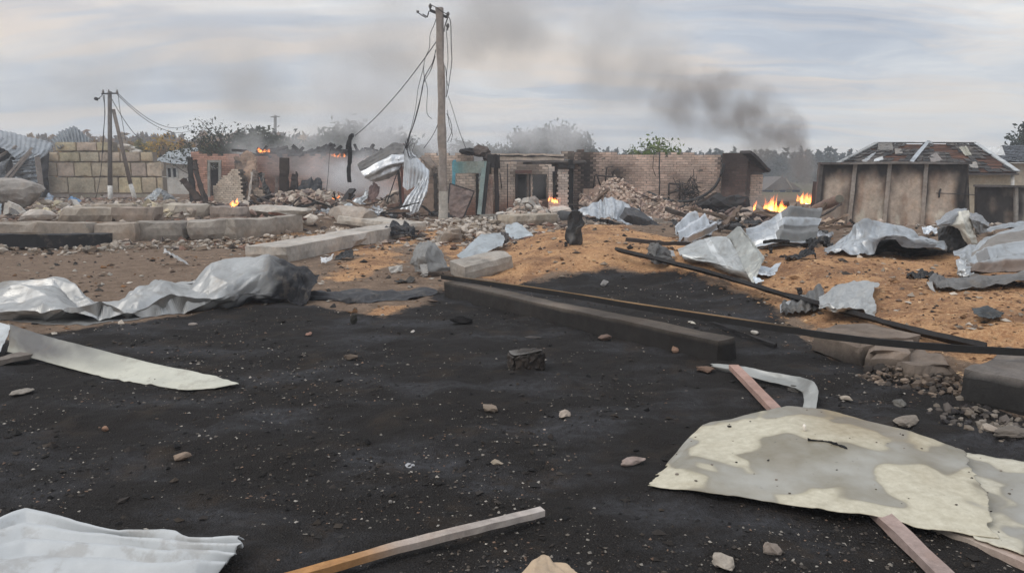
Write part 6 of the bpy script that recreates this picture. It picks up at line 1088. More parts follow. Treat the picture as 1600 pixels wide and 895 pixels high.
sheet('curved_leaf', at(YC, [[(1058, 388, 2.0), (1082, 376, 2.0), (1108, 371, 1.7), (1136, 369, 1.4)], [(1062, 398, 1.4), (1088, 392, 1.3), (1120, 392, 1.1), (1150, 391, .8)], [(1068, 404, 1.2), (1100, 407, .9), (1136, 416, .5), (1163, 420, .25)], [(1072, 404, 1.4), (1108, 413, 1.0), (1142, 428, .5), (1177, 445, 0)]]), parent=rc_, tint=(.46,.47,.46), soot=DK, two=[(lambda u, v: sstep(.70, .78, v) * 1.0, (.13, .115, .10)), (lambda u, v: (np.abs(u - .62) < .05) * (v < .7) * .8, (.66, .67, .66))], corr=('v', 3, .04), crum=(3, .025), seed=221, rag=.004, res=(90, 60), curve=(.7, .6), spots=.15)
sheet('upright_leaf', at(YC, [[(1136, 369, 1.4), (1152, 354, 1.25), (1157, 354, 1.2)], [(1150, 391, .8), (1172, 378, .75), (1176, 378, .7)], [(1163, 420, .25), (1188, 404, .3), (1194, 401, .3)], [(1177, 445, .0), (1190, 412, .15), (1194, 404, .25)]]), parent=rc_, tint=(.38, .385, .36), soot=DK, crum=(2, .01), seed=228, rag=.004, res=(40, 60), curve=(.0, .2), spots=.3)
sheet('white_scrap', [[(1186, 414, .3), (1206, 417, .3), (1222, 412, .4)], [(1180, 424, .0), (1198, 426, 0), (1214, 427, .1)], [(1184, 428, -.1), (1200, 432, -.1), (1208, 432, 0)]], base=(1196, 433), tint=(.66, .70, .74), crum=(2, .015), seed=222, rag=.05, corr=('v', 3, .02), label='small bluish white ribbed scrap right of the upright bent leaf', cat='sheet scrap')
sheet('white_scrap', [[(1176, 432, .2), (1186, 434, .2)], [(1180, 445, 0), (1195, 440, 0)]], base=(1186, 446), tint=(.62, .66, .69), crum=(2, .015), seed=223, rag=.06, label='tiny bluish white scrap at the foot of the upright bent leaf', cat='sheet scrap')
sheet('dark_scrap', [[(1014, 378, .3), (1026, 380, .1), (1030, 380, .2), (1040, 390, .3)], [(1012, 395, .1), (1024, 396, -.2), (1036, 396, 0), (1052, 398, .1)], [(1008, 402, 0), (1022, 412, -.3), (1040, 414, -.2), (1055, 410, 0)]], base=(1030, 414), tint=(.115, .11, .105), soot=DK, crum=(3, .03), seed=224, rag=.04, label='dark folded metal scrap standing on the broad flat bar', cat='sheet scrap')
sheet('white_scrap', [[(1036, 388, .2), (1052, 392, .2)], [(1042, 400, 0), (1056, 402, 0)]], base=(1048, 408), tint=(.42, .41, .40), crum=(2, .01), seed=225, rag=.05, label='pale grey scrap leaning on the dark folded scrap', cat='sheet scrap')
sheet('roof_sheet', [[(1164, 360, 1.0), (1190, 352, 1.2), (1215, 336, 1.5), (1238, 319, 1.6), (1262, 321, 1.7), (1286, 321, 1.9)], [(1168, 370, .5), (1190, 366, .6), (1210, 356, .7), (1226, 344, .7), (1256, 347, .9), (1282, 346, 1.1)], [(1178, 384, .1), (1196, 382, .0), (1210, 378, -.1), (1217, 374, -.1), (1248, 377, .1), (1276, 372, .3)], [(1182, 388, .1), (1198, 386, .0), (1210, 384, -.1), (1218, 382, -.1), (1248, 384, .1), (1270, 380, .3)]], base=(1200, 390), tint=(.47, .485, .495), soot=DK, corr=('v', 4.5, .10), crum=(2, .03), seed=226, rag=.015, two=[(lambda u, v: (u > .5) * ((np.abs(v - .17) < .11) + (np.abs(v - .52) < .12)), (.19, .19, .185)), (lambda u, v: (u > .47) * (u < .50) * 1.0, (.62, .63, .63))], res=(110, 90), curve=(.0, .2), spots=.2, label='big ribbed grey roof sheet leaning up in front of the two fires', cat='roof sheet')
sheet('roof_sheet', [[(1286, 386, .8), (1330, 366, 1.2), (1358, 356, 1.4), (1405, 358, 1.4), (1450, 374, 1.1), (1486, 388, .8)], [(1284, 392, .3), (1325, 364, .6), (1352, 350, .7), (1400, 352, .7), (1448, 368, .5), (1482, 386, .4)], [(1288, 396, 0), (1322, 384, .2), (1352, 372, .2), (1396, 368, .1), (1436, 378, .1), (1480, 390, .1)], [(1292, 398, 0), (1330, 399, -.2), (1366, 392, -.1), (1376, 373, .1), (1424, 390, -.1), (1476, 394, 0)]], base=(1335, 400), tint=(.44, .46, .475), soot=(.04, .04, .042), crum=(7, .07), dent=.02, seed=227, rag=.04, two=[(lambda u, v: sstep(.60, .75, v) * sstep(.35, .5, u) * (u < .92), (.10, .095, .095)), (lambda u, v: (vnoise(u * 5, v * 3, 0, 3) > .62) * .7, (.27, .275, .28))], res=(120, 60), spots=.25, label='low grey crumpled roof sheet tented at the foot of the panel wall', cat='roof sheet')  # lower edge tinted dark, painting in shade at the open hollow
um = empty('crumpled_sheet', G(1505, 392), 'umbrella-like crumpled sheet with a cream face standing before the panel wall end', 'metal sheet')
YU = G(1505, 396)[1]
sheet('cream_face', at(YU, [[(1480, 340, .1), (1500, 330, .1), (1512, 328, .2)], [(1484, 352, -.1), (1506, 348, -.1), (1522, 352, .1)], [(1500, 360, 0), (1514, 372, -.1), (1526, 372, .1)], [(1512, 380, 0), (1518, 388, 0), (1526, 390, .1)]]), parent=um, mat=M_PAINT, tint=(.60, .58, .51), crum=(2, .015), seed=231, rag=.02, clamp=None, spots=.3)
sheet('grey_hood', at(YU, [[(1461, 346, .1), (1478, 333, .4), (1498, 325, .7), (1512, 330, .6)], [(1464, 352, -.3), (1482, 344, -.2), (1497, 331, .1), (1508, 331, .2)], [(1468, 356, -.2), (1484, 352, -.15), (1496, 345, 0), (1506, 333, .1)]]), parent=um, tint=(.34, .35, .36), crum=(3, .03), seed=232, rag=.03, clamp=None)
sheet('grey_hood', at(YU, [[(1506, 329, .4), (1526, 333, .6), (1546, 348, .5)], [(1516, 342, 0), (1532, 346, 0), (1547, 354, .2)], [(1526, 368, .1), (1532, 366, .1), (1542, 362, .2)]]), parent=um, tint=(.27, .275, .28), crum=(3, .02), seed=233, rag=.02, clamp=None)
sheet('hollow_shade', at(YU, [[(1466, 356, .4), (1486, 352, .4), (1504, 358, .4)], [(1464, 374, .3), (1488, 374, .3), (1514, 380, .4)], [(1474, 394, .2), (1490, 394, .2), (1512, 394, .2)]]), parent=um, mat=M_SOOT, tint=(.06, .06, .062), crum=(3, .03), seed=234, rag=.03, clamp=None)  # dark sheet standing in for the shade under the hoods
sheet('roof_sheet', [[(1490, 392, 1.1), (1530, 376, 1.5), (1572, 362, 1.9), (1660, 344, 2.5)], [(1490, 400, .5), (1520, 392, .7), (1552, 378, .9), (1660, 366, 1.4)], [(1504, 412, .3), (1530, 404, .35), (1560, 394, .4), (1660, 386, .7)], [(1500, 428, -.1), (1524, 420, .0), (1580, 420, .1), (1660, 424, .2)]], base=(1500, 432), tint=(.44, .455, .46), soot=(.12, .11, .10), corr=('v', 3, .06), crum=(6, .05), dent=.02, seed=235, rag=.03, two=[(lambda u, v: sstep(.80, .86, v) * 1.0, (.21, .16, .13)), (lambda u, v: (np.abs(v - .36 + .1 * u) < .09) * (u > .28) * 1.0, (.25, .225, .20)), (lambda u, v: (np.abs(v - .62) < .12) * (u > .32) * (u < .52), (.22, .215, .21))], res=(100, 70), spots=.25, label='large silver ribbed sheet with a torn rim at the right edge of the grain heap', cat='roof sheet')
sheet('sheet_scrap', [[(1494, 408, .2), (1510, 404, .1), (1516, 412, .2)], [(1496, 422, 0), (1508, 424, -.1), (1516, 420, .1)], [(1502, 436, 0), (1512, 438, -.1), (1518, 430, 0)]], base=(1508, 440), tint=(.48, .49, .49), crum=(3, .03), seed=236, rag=.06, label='twisted grey tongue of metal hanging under the large silver sheet', cat='sheet scrap', clamp=None)
sheet('dark_sheet', [[(1448, 432, .6), (1490, 432, .6), (1540, 430, .6), (1660, 424, .6)], [(1450, 440, .2), (1480, 444, .2), (1560, 436, .2), (1660, 432, .2)], [(1458, 448, .0), (1482, 454, -.1), (1560, 446, 0), (1660, 444, 0)]], base=(1480, 455), tint=(.16, .155, .15), soot=DK, crum=(5, .05), seed=237, rag=.04, res=(80, 30), spots=.5, label='dark sheet lying under the large silver sheet at the right edge', cat='metal sheet')
sheet('burnt_strip', [[(1414, 430, .2), (1440, 424, .3), (1470, 424, .3)], [(1416, 434, 0), (1442, 434, 0), (1476, 436, .1)]], base=(1440, 436), mat=M_SOOT, tint=(.035, .034, .034), crum=(4, .05), seed=238, rag=.12, label='black charred strip at the left tip of the dark sheet on the grain', cat='burnt strip')
for k, (rows, b, c, lb) in enumerate([
    ([[(1400, 392, .4), (1498, 392, .5)], [(1402, 398, 0), (1500, 398, 0)]], (1450, 400), (.03, .028, .028), 'long black strip lying between the tented sheet and the silver sheet'),
    ([[(1540, 352, 1), (1640, 340, 1.4)], [(1536, 362, .2), (1640, 352, .6)]], (1560, 372), (.34, .36, .375), 'grey sheet strip behind the large silver sheet at the right edge'),
    ([[(1440, 352, .5), (1465, 356, .5)], [(1442, 364, .1), (1466, 364, .1)]], (1450, 372), (.62, .65, .68), 'bright bluish scrap behind the umbrella-like crumpled sheet')]):
    sheet('sheet_scrap', rows, base=b, tint=c, crum=(3, .04), seed=240 + k, rag=.06, label=lb, cat='sheet scrap')
sheet('crumpled_sheet', [[(1282, 468, .6), (1305, 452, .9), (1335, 438, 1.2), (1377, 438, 1.1)], [(1278, 474, .3), (1304, 464, .45), (1335, 456, .5), (1368, 456, .5)], [(1280, 480, .0), (1310, 478, .1), (1342, 478, .1), (1370, 482, .1)], [(1290, 482, .1), (1318, 482, -.05), (1345, 490, -.1), (1372, 500, -.1)]], base=(1345, 500), tint=(.44, .44, .425), crum=(9, .035), dent=.02, seed=243, rag=.05, res=(120, 80), label='crumpled light grey sheet lying over the broad flat bar', cat='metal sheet')
sheet('crumpled_sheet', [[(1220, 474, .5), (1250, 462, .6), (1286, 446, .7)], [(1219, 482, .1), (1252, 474, .1), (1287, 460, .2)], [(1228, 490, .0), (1254, 488, -.1), (1284, 482, .0)]], base=(1250, 492), tint=(.13, .128, .125), soot=DK, corr=('u', 5, .03), crum=(5, .03), seed=244, rag=.04, two=None, label='dark ribbed crumpled sheet left of the light grey one on the flat bar', cat='metal sheet')
sheet('sheet_scrap', [[(1218, 476, .2), (1236, 470, .2), (1256, 461, .3)], [(1219, 488, .0), (1232, 486, 0), (1246, 474, .1)]], base=(1232, 492), tint=(.36, .365, .37), crum=(2, .01), seed=245, rag=.04, label='pale folded lip on the left of the dark ribbed sheet', cat='sheet scrap', clamp=None)
sheet('dark_scrap', [[(1516, 482, .2), (1545, 480, .25), (1560, 486, .2)], [(1522, 490, 0), (1548, 489, 0), (1568, 494, 0)], [(1534, 497, -.1), (1550, 500, -.1), (1562, 496, -.1)]], base=(1548, 500), mat=M_SOOT, tint=(.06, .065, .068), crum=(3, .02), seed=246, rag=.1, label='flat dark scrap lying alone on the grain at far right', cat='sheet scrap')
sheet('white_scrap', [[(1447, 440, .1), (1456, 440, .1)], [(1452, 452, 0), (1462, 458, 0)]], base=(1456, 460), tint=(.50, .48, .45), crum=(2, .01), seed=247, rag=.1, label='small pale scrap on the grain below the dark sheet tip', cat='sheet scrap')
sheet('burnt_strip', [[(1226, 396, .2), (1248, 398, .2), (1262, 390, .3), (1272, 384, .4)], [(1226, 402, 0), (1245, 405, -.05), (1264, 400, .1), (1277, 404, .1)]], base=(1245, 406), mat=M_SOOT, tint=(.04, .04, .043), crum=(4, .05), seed=248, rag=.1, label='black twisted strip on the bare patch below the big ribbed sheet', cat='burnt strip')
sheet('burnt_sheet', [[(1345, 372, 1.0), (1385, 368, 1.0), (1440, 376, 1.0)], [(1340, 386, .5), (1390, 384, .5), (1450, 388, .5)], [(1340, 397, .2), (1390, 396, .2), (1455, 396, .2)]], base=(1390, 402), mat=M_SOOT, tint=(.03, .03, .031), crum=(3, .03), seed=256, rag=.05, label='added black sheet painting in the shade of the hollow under the tented grey sheet', cat='burnt sheet')  # added black sheet standing in for the shade beneath the tent
sheet('burnt_strip', [[(1258, 372, .4), (1280, 366, .5), (1300, 374, .5)], [(1262, 384, .1), (1282, 384, .1), (1305, 384, .2)]], base=(1280, 386), mat=M_SOOT, tint=(.03, .03, .032), crum=(4, .06), seed=249, rag=.1, label='charred black sheet between the big ribbed sheet and the tented one', cat='burnt strip')
bar('burnt_stick', gpath([(1194, 381, .12), (1210, 378, .14), (1232, 380, .1)]), .06, .05, (.02, .02, .02), label='black stick lying across the foot of the big ribbed sheet', cat='stick')
for k, (a, b, c, d, lb) in enumerate([(1206, 396, 1204, 383, 'short black peg standing on the grain below the big ribbed sheet'), (884, 386, 885, 378, 'tiny black peg left of the burnt stump on the heap'), (1252, 462, 1250, 450, 'small black peg standing above the dark ribbed sheet')]):
    g = G(a, b); bar('peg', [g - [0, 0, .02], P(c, d, g[1])], .05, .05, (.03, .028, .028), up=(0, 1, 0), label=lb, cat='peg', jit=.006)
g = G(898, 382); stump = [[(888, 340, .1), (900, 333, .1), (908, 338, .1)], [(889, 358, -.1), (899, 352, -.25), (909, 356, -.1)], [(892, 380, -.1), (900, 384, -.25), (910, 376, -.1)]]
V, F = rough_box(21 * g[1] / FPX, 15 * g[1] / FPX, P(898, 334, g[1])[2] - g[2] + .05, .05, .02, .06, 88); V[:, 0] += .05 * np.sin(V[:, 2] * 4.0) * (V[:, 2] > .35) - .04; V = V + (np.stack([vnoise(V[:, 0] * 11, V[:, 1] * 11, V[:, 2] * 7, 5 + k) for k in range(3)], 1) - .5) * .09
tag(mk('burnt_stump', rotz(V, .3) + P(899, 384, g[1]), F, M_SOOT, None, lerp(np.array((.03, .03, .031)), np.array((.13, .13, .13)), sstep(.55, .75, fbm(V[:, 0] * 6, V[:, 1] * 6, V[:, 2] * 6, 3, 3))[:, None])), 'black burnt stump standing upright on the crest of the grain heap', 'stump')
# small sheet things at left middle
tn = empty('sheet_tent', P(247, 318, 37) * [1, 1, 0] + [0, 0, .4], 'folded grey sheets leaning like a tent behind the whitest slab', 'metal sheet')
sheet('left_leaf', at(36.5, [[(246, 293, .6), (254, 296, .6)], [(232, 306, .2), (248, 306, .2)], [(216, 319, 0), (240, 319, 0)]]), parent=tn, tint=(.36, .38, .39), crum=(2, .03), seed=250, clamp=None); sheet('right_leaf', at(36.7, [[(246, 293, .5), (252, 295, .5)], [(254, 306, .1), (268, 304, .3)], [(256, 319, 0), (280, 315, .2)]]), parent=tn, tint=(.20, .21, .22), crum=(2, .03), seed=251, clamp=None)
ws = empty('window_sash', G(25, 350), 'broken pale window sash with a grey sheet stuck behind the front block row', 'window sash')
for q in ([(7, 350), (11, 318)], [(11, 318), (26, 324), (38, 334)], [(38, 334), (40, 340)]): bar('sash_bar', [P(*v, 22.5) for v in q], .16, .06, (.52, .50, .46), parent=ws, up=(0, 1, 0))
sheet('grey_leaf', at(22.8, [[(13, 322, .2), (25, 326, .2), (38, 336, .2)], [(12, 350, 0), (26, 350, 0), (36, 344, 0)]]), parent=ws, tint=(.17, .165, .16), crum=(2, .02), seed=252, clamp=None)
sheet('sheet_scrap', at(22.9, [[(-30, 312, .2), (4, 318, .2)], [(-30, 336, 0), (2, 336, 0)], [(-30, 352, 0), (-2, 350, 0)]]), tint=(.30, .34, .36), corr=('u', 3, .06), crum=(2, .03), seed=253, label='ribbed blue-grey sheet corner at the left edge beside the window sash', cat='sheet scrap', clamp=None)
sheet('blue_cloth', at(30, [[(106, 310, .3), (112, 305, .3), (124, 310, .3)], [(107, 316, 0), (116, 314, -.2), (128, 316, 0)]]), mat=M_PAINT, tint=(.12, .23, .38), crum=(4, .06), seed=254, rag=.08, clamp=None, label='blue cloth scrap at the foot of the block wall', cat='cloth')
sheet('blue_cloth', at(30, [[(68, 310, .3), (76, 303, .3), (84, 306, .3)], [(66, 318, 0), (76, 317, -.2), (84, 316, 0)]]), mat=M_PAINT, tint=(.24, .29, .36), crum=(4, .06), seed=255, rag=.08, clamp=None, label='faded blue rag by the crushed shed', cat='cloth')
for k, (rows, b, c, lb, mt) in enumerate([
    ([[(255, 388, .3), (272, 398, .2), (285, 404, .2)], [(256, 392, .1), (274, 404, .0), (296, 416, -.2), ]], (280, 416), (.30, .30, .30), 'thin bent grey strip lying behind the long crumpled sheet', M_MET),
    ([[(500, 400, .1), (512, 402, .1), (524, 398, .1)], [(502, 412, 0), (508, 412, 0), (516, 406, 0)]], (508, 414), (.62, .63, .64), 'small white torn scrap beside the long pale beam', M_PAINT),
    ([[(525, 402, .2), (540, 392, .4), (552, 390, .4)], [(520, 408, 0), (536, 404, 0), (554, 404, .1)]], (540, 408), (.035, .035, .036), 'black twisted scrap beside the small white torn scrap', M_SOOT),
    ([[(607, 420, .1), (620, 416, .1), (630, 417, .1)], [(610, 426, 0), (620, 425, 0), (628, 424, 0)]], (620, 427), (.42, .40, .37), 'small pale twisted scrap left of the dome-shaped sheet', M_PAINT),
    ([[(618, 440, .2), (634, 436, .3), (648, 434, .3)], [(616, 442, 0), (632, 441, 0), (650, 440, 0)]], (632, 443), (.06, .055, .05), 'dark flat scrap on the grain just left of the rail start', M_SOOT)]):
    sheet('metal_scrap', rows, mat=mt, base=b, tint=c, crum=(3, .03), seed=260 + k, rag=.08, label=lb, cat='scrap')

# ------------------------------------------------------------------ stones and fragments lying on the burnt ground
V, F = rough_box(.28, .22, .17, .016, .022, .05, 301); V[:, 2] += (V[:, 2] > .12) * V[:, 0] * .16; p = G(817, 578); tp = sstep(.145, .165, V[:, 2] - V[:, 0] * .16) * (np.hypot(V[:, 0] / .15, V[:, 1] / .12) < 1.25)
tt = lerp(lerp(np.array((.06, .046, .036)), np.array((.02, .018, .017)), fbm(V[:, 0] * 25, V[:, 1] * 25, V[:, 2] * 25, 4, 3)[:, None] * 1.3), np.array((.13, .122, .112)), tp[:, None]); n_ = np.stack([vnoise(V[:, 0] * 45, V[:, 1] * 45, V[:, 2] * 45, k) - .5 for k in range(3)], 1)
tag(mk('cinder_block', rotz(V + n_ * .03 * (1 - tp[:, None]), .25) + p + [0, .12, -.03], F, M_WOOD, None, tt), 'charred square rubble block with a smooth grey top in the centre foreground', 'block')
STN = [(548, 562, .13, .09, .05, (.11, .085, .065), 'flat brown stone left of centre on the black ground'), (553, 506, .10, .06, .12, (.035, .032, .026), 'small charred square stub standing at the small orange patch'), (1100, 581, .16, .12, .06, (.16, .11, .085), 'flat reddish stone just before the end of the blackened beam'),
       (945, 531, .14, .12, .06, (.14, .095, .075), 'reddish brown clod near the middle of the blackened beam'), (1056, 551, .10, .09, .07, (.22, .14, .10), 'rounded reddish stone close to the beam end'), (286, 718, .10, .07, .05, (.28, .215, .165), 'tan pebble on the black ground at lower left'),
       (165, 673, .05, .04, .04, (.30, .18, .12), 'orange-tan brick chip left of the tan pebble'), (775, 724, .08, .04, .03, (.34, .29, .23), 'small forked pale chip in the centre foreground'), (883, 650, .12, .07, .045, (.36, .30, .25), 'pale crumbled lump below the charred rubble block'), (765, 641, .14, .09, .05, (.20, .16, .125), 'brown crumbled lump left of the pale crumbled one'),
       (990, 724, .17, .07, .045, (.27, .215, .19), 'twisted pinkish fragment at the left of the stained sheet'), (1130, 886, .12, .08, .06, (.36, .315, .265), 'pale stone at the bottom edge below the stained sheet'), (1207, 864, .08, .06, .05, (.24, .20, .17), 'grey-brown stone below the stained sheet right of the pale one'),
       (1404, 634, .13, .09, .05, (.12, .115, .105), 'flat dark grey stone right of the silver strip'), (1245, 612, .14, .08, .05, (.06, .055, .05), 'black slab-like stone in the bend of the silver strip'), (1415, 662, .24, .10, .05, (.21, .18, .15), 'long flat pale-edged flake behind the stained sheet'), (1546, 674, .10, .08, .06, (.30, .26, .22), 'pale stone at the right above the second stained sheet'), (1578, 682, .24, .12, .07, (.13, .115, .10), 'long grey-brown stone beside the pale one at the right edge'),
       (1256, 672, .03, .03, .04, (.62, .58, .52), 'little white pebble lying on the stained sheet'), (1322, 626, .09, .06, .05, (.36, .32, .27), 'angular pale stone above the stained sheet ridge'), (36, 614, .16, .1, .04, (.24, .215, .185), 'pale flat stone at the left below the blade-shaped sheet'), (640, 728, .09, .05, .015, (.30, .30, .31), 'flat white flake in the foreground ash streak'), (300, 508, .10, .05, .03, (.30, .26, .23), 'pale sliver below the long crumpled sheet'), (483, 523, .16, .06, .03, (.27, .16, .12), 'orange-pink sliver on the black ground left of the small stub'),
       (835, 528, .18, .07, .025, (.06, .055, .052), 'flat dark slat lying behind the charred rubble block'), (645, 519, .05, .04, .025, (.46, .42, .38), 'small whitish chip right of the small stub'), (1180, 522, .08, .06, .045, (.52, .48, .43), 'white lump beside the thin black stick in the hollow'), (944, 447, .13, .1, .1, (.30, .29, .28), 'grey crumpled lump on the black slope of the heap'), (1080, 504, .18, .05, .02, (.50, .46, .39), 'pale splinter behind the blackened beam'), (720, 505, .26, .16, .10, (.012, .011, .011), 'black clump of charred grain near the rail start'), (1432, 556, .1, .07, .05, (.5, .43, .33), 'tan chip by the long thin rail'), (610, 785, .02, .02, .02, (.3, .28, .26), 'tiny grey pebble above the rust-orange board')]
for k, (a, b, sx, sy, sz, c, lb) in enumerate(STN):
    V, F = rock((sx, sy, sz), 310 + k, 3 if sx > .11 else 2); V += (np.stack([vnoise(V[:, 0] * 40, V[:, 1] * 40, V[:, 2] * 40, k + j) for j in range(3)], 1) - .5) * .012; p = G(a, b); z = .10 if 'on the stained' in lb else 0; q = rotz(V, k * 1.3) + p + [0, 0, -.006]
    if z: q = rotz(V, k) + G(a, b, .125) - [0, 0, .004]
    tag(mk('stone' if 'chip' not in lb else 'chip', q, F, M_CONC, None, c), lb, 'stone')
so_ = [o for o in bpy.data.objects if o.name.startswith('stained_sheet')]; rng = np.random.default_rng(345); mb = MB()
for o in so_:
    vv_ = o.data.vertices
    for k in range(40):
        q = np.array(vv_[int(rng.integers(len(vv_)))].co[:]) + ORG[o.name]; s = rng.uniform(.002, .008) * (1 if rng.random() < .9 else 2); V, F = rock((s * 2, s * 1.6, s), k, 1); mb.add(V + q + [0, 0, .001], F, [(.03, .027, .025), (.10, .085, .07), (.22, .19, .16)][rng.integers(3)])
tag(mb.build('grit', M_T, kind='stuff'), 'dark grit and crumbs strewn on the stained pale sheets')
# charred stick on the stained sheet
rng = np.random.default_rng(350); pp = _cr(np.array([G(1263, 687, .13), G(1290, 690, .14), G(1310, 695, .14), G(1327, 704, .13)]), 5); V, F = tube(pp, np.array([.006 + .007 * vnoise(i * .7, 3) for i in range(len(pp))]), 7); V += rng.normal(0, .002, V.shape); tag(mk('charred_stick', V, F, M_WOOD, None, (.014, .014, .015)), 'charred black stick lying on the ridge of the stained sheet', 'stick')
def scatter(name, label, n, xr, yr, size, cols, seed, cond, flat=.6, sub=0):
    rng = np.random.default_rng(seed); VV, FF, TT, o = [], [], [], 0; oc = np.array([[1, 0, 0], [-1, 0, 0], [0, 1, 0], [0, -1, 0], [0, 0, 1], [0, 0, -1]], float); of = np.array([[0, 2, 4], [2, 1, 4], [1, 3, 4], [3, 0, 4], [2, 0, 5], [1, 2, 5], [3, 1, 5], [0, 3, 5]])
    y = yr[0] * (yr[1] / yr[0]) ** rng.random(n); x = rng.uniform(xr[0], xr[1], n) * (y * .78); keep = cond(x, y, rng); x, y = x[keep], y[keep]; z = height(x, y); m = len(x)
    s = size[0] * (size[1] / size[0]) ** (rng.random(m) ** 2.0) * (y / 6) ** .35; J = oc[None] * (1 + rng.normal(0, .22, (m, 6, 1))) * np.stack([s, s * rng.uniform(.5, .95, m), s * flat * rng.uniform(.5, 1.1, m)], 1)[:, None, :] + rng.normal(0, .12, (m, 6, 3)) * s[:, None, None]
    a = rng.uniform(0, 6.3, m); c_, s_ = np.cos(a), np.sin(a); X = np.stack([J[..., 0] * c_[:, None] - J[..., 1] * s_[:, None], J[..., 0] * s_[:, None] + J[..., 1] * c_[:, None], J[..., 2]], 2) + np.stack([x, y, z + s * flat * .35], 1)[:, None, :]
    F = (of[None] + (np.arange(m) * 6)[:, None, None]).reshape(-1, 3); T = np.repeat(np.asarray(cols)[rng.integers(0, len(cols), m)] * rng.uniform(.6, 1.2, (m, 1)), 6, axis=0); return tag(mk(name, X.reshape(-1, 3), F, M_T, None, T, kind='stuff'), label)
inchar = lambda x, y, rng: (sdf(CHAR, x, y) > .05) & (rng.random(len(x)) < .12 + 1.0 * sstep(.40, .66, fbm(x * 1.1, y * 1.1, 0, 71, 3)))
scatter('gravel', 'pale grit and small stones strewn over the charred grain', 36000, (-1.05, 1.05), (2.3, 13), (.0014, .016), [(.22, .20, .175), (.15, .13, .11), (.36, .33, .29), (.11, .09, .075), (.20, .135, .10), (.08, .07, .06)], 360, inchar)
scatter('gravel', 'dark clinker crumbs over the charred grain', 16000, (-1.05, 1.05), (2.3, 13), (.004, .024), [(.03, .028, .027), (.05, .043, .038), (.02, .019, .019)], 361, inchar)
outc = lambda x, y, rng: (sdf(CHAR, x, y) < .1)
scatter('clods', 'dark clods of charred grain', 2600, (-1.05, 1.05), (2.4, 13), (.010, .045), [(.022, .020, .019), (.034, .029, .026), (.05, .040, .032), (.016, .015, .015)], 365, lambda x, y, rng: (sdf(CHAR, x, y) > .05) & (rng.random(len(x)) < .1 + sstep(.45, .65, fbm(x * 1.6, y * 1.6, 0, 77, 3))), .5)
scatter('litter', 'dark and pale bits strewn over the grain and soil', 8000, (-1.1, 1.2), (6.5, 30), (.008, .06), [(.06, .05, .043), (.14, .10, .075), (.28, .23, .18), (.40, .36, .31), (.03, .028, .027), (.22, .12, .06)], 362, outc, .5)
hpc = lambda x, y, rng: (sdf(CHAR, x, y) < .1) & (np.maximum.reduce([sdf(p, x, y) for p in ORNG[:2]]) > -.2)
scatter('straw', 'husk flakes and straw bits on the spilled grain', 16000, (-.9, 1.25), (5.5, 23), (.008, .035), [(.40, .235, .12), (.52, .35, .2), (.22, .115, .06), (.16, .085, .05), (.10, .06, .04)], 363, hpc, .35)
soilc = lambda x, y, rng: (y > 16) & (sdf(HEAP, x, y) < .3)
scatter('rubble_scatter', 'broken bits strewn around the ruins and block rows', 9000, (-1.05, 1.1), (14, 40), (.03, .12), [(.36, .31, .26), (.28, .22, .18), (.45, .40, .35), (.10, .08, .07), (.20, .12, .09)], 364, soilc, .55)

# ------------------------------------------------------------------ fires
def flame_mat():
    m, t = new_mat('flame'); geo = t('TexCoord'); s = t('SeparateXYZ', {0: (geo, 'Object')}); pos = (t('NewGeometry'), 'Position')
    n = t.noise(t.vmath('MULTIPLY', pos, (1, 1, .55)), 9.0, 4.0, .65); hot = t('MapRange', {0: (s, 'Z'), 1: 0.0, 2: 1.0, 3: 1.0, 4: .28})
    k = t.math('MULTIPLY', t('MapRange', {0: n, 1: .36, 2: .62, 3: .08, 4: 1.9}), (hot, 0)); col = t.mix((hot, 0), (1.0, .13, .02), (1.0, .30, .05))
    a = t('Attribute', attribute_type='OBJECT', attribute_name='glow'); em = t('Emission', {0: mo(col), 1: t.math('MULTIPLY', k, (a, 'Fac'))}); o = t('OutputMaterial'); t.l.new(em.outputs[0], o.inputs['Volume']); return m
M_FLAME = flame_mat()
def fire(px, py, Y, label, tongues, glow, seed=1):
    b = P(px, py, Y); r = empty('fire', b, label, 'fire'); rng = np.random.default_rng(seed)
    tongues = list(tongues) + [(ox + rng.normal(0, w_ * .5), oy + rng.normal(-1, 1.5), w_ * rng.uniform(.3, .6), h_ * rng.uniform(.5, 1.15)) for ox, oy, w_, h_ in tongues for _ in range(2)]
    for (ox, oy, w_, h_) in tongues:                 # pixel offsets and sizes
        k = Y / FPX; c = np.array([ox * k, rng.normal(0, .1), -oy * k]); n = 12; sg = 10; ph = rng.uniform(0, 6); V, F = [], []
        for i in range(n):
            t = i / (n - 1); rad = w_ * k * .5 * (math.sin(math.pi * min(1, (t * .85 + .13)) ** .75) * (1 - t * .6) + .01) ; sw = w_ * k * .32 * math.sin(t * 4.2 + ph) * t
            for j in range(sg): q = 6.283 * j / sg; rr = rad * (1 + .28 * math.sin(3 * q + ph + 5 * t) + .5 * (float(vnoise(np.array(t * 5 + ph), np.array(q * 1.0))) - .5)); V.append((math.cos(q) * rr + sw, math.sin(q) * rr * .8, t))
            if i: F += [[sg * (i - 1) + j, sg * (i - 1) + (j + 1) % sg, sg * i + (j + 1) % sg, sg * i + j] for j in range(sg)]
        F += [list(range(sg))[::-1], [sg * (n - 1) + j for j in range(sg)]]
        me = bpy.data.meshes.new('flame'); me.from_pydata(V, [], F); me.materials.append(M_FLAME); o = bpy.data.objects.new('flame', me); C.objects.link(o); o.parent = r; o.location = c; o.scale = (1, 1, h_ * k * (1.0 if glow > 3.3 else .72)); o['glow'] = float(1.45 * glow / (w_ * k))
    return r
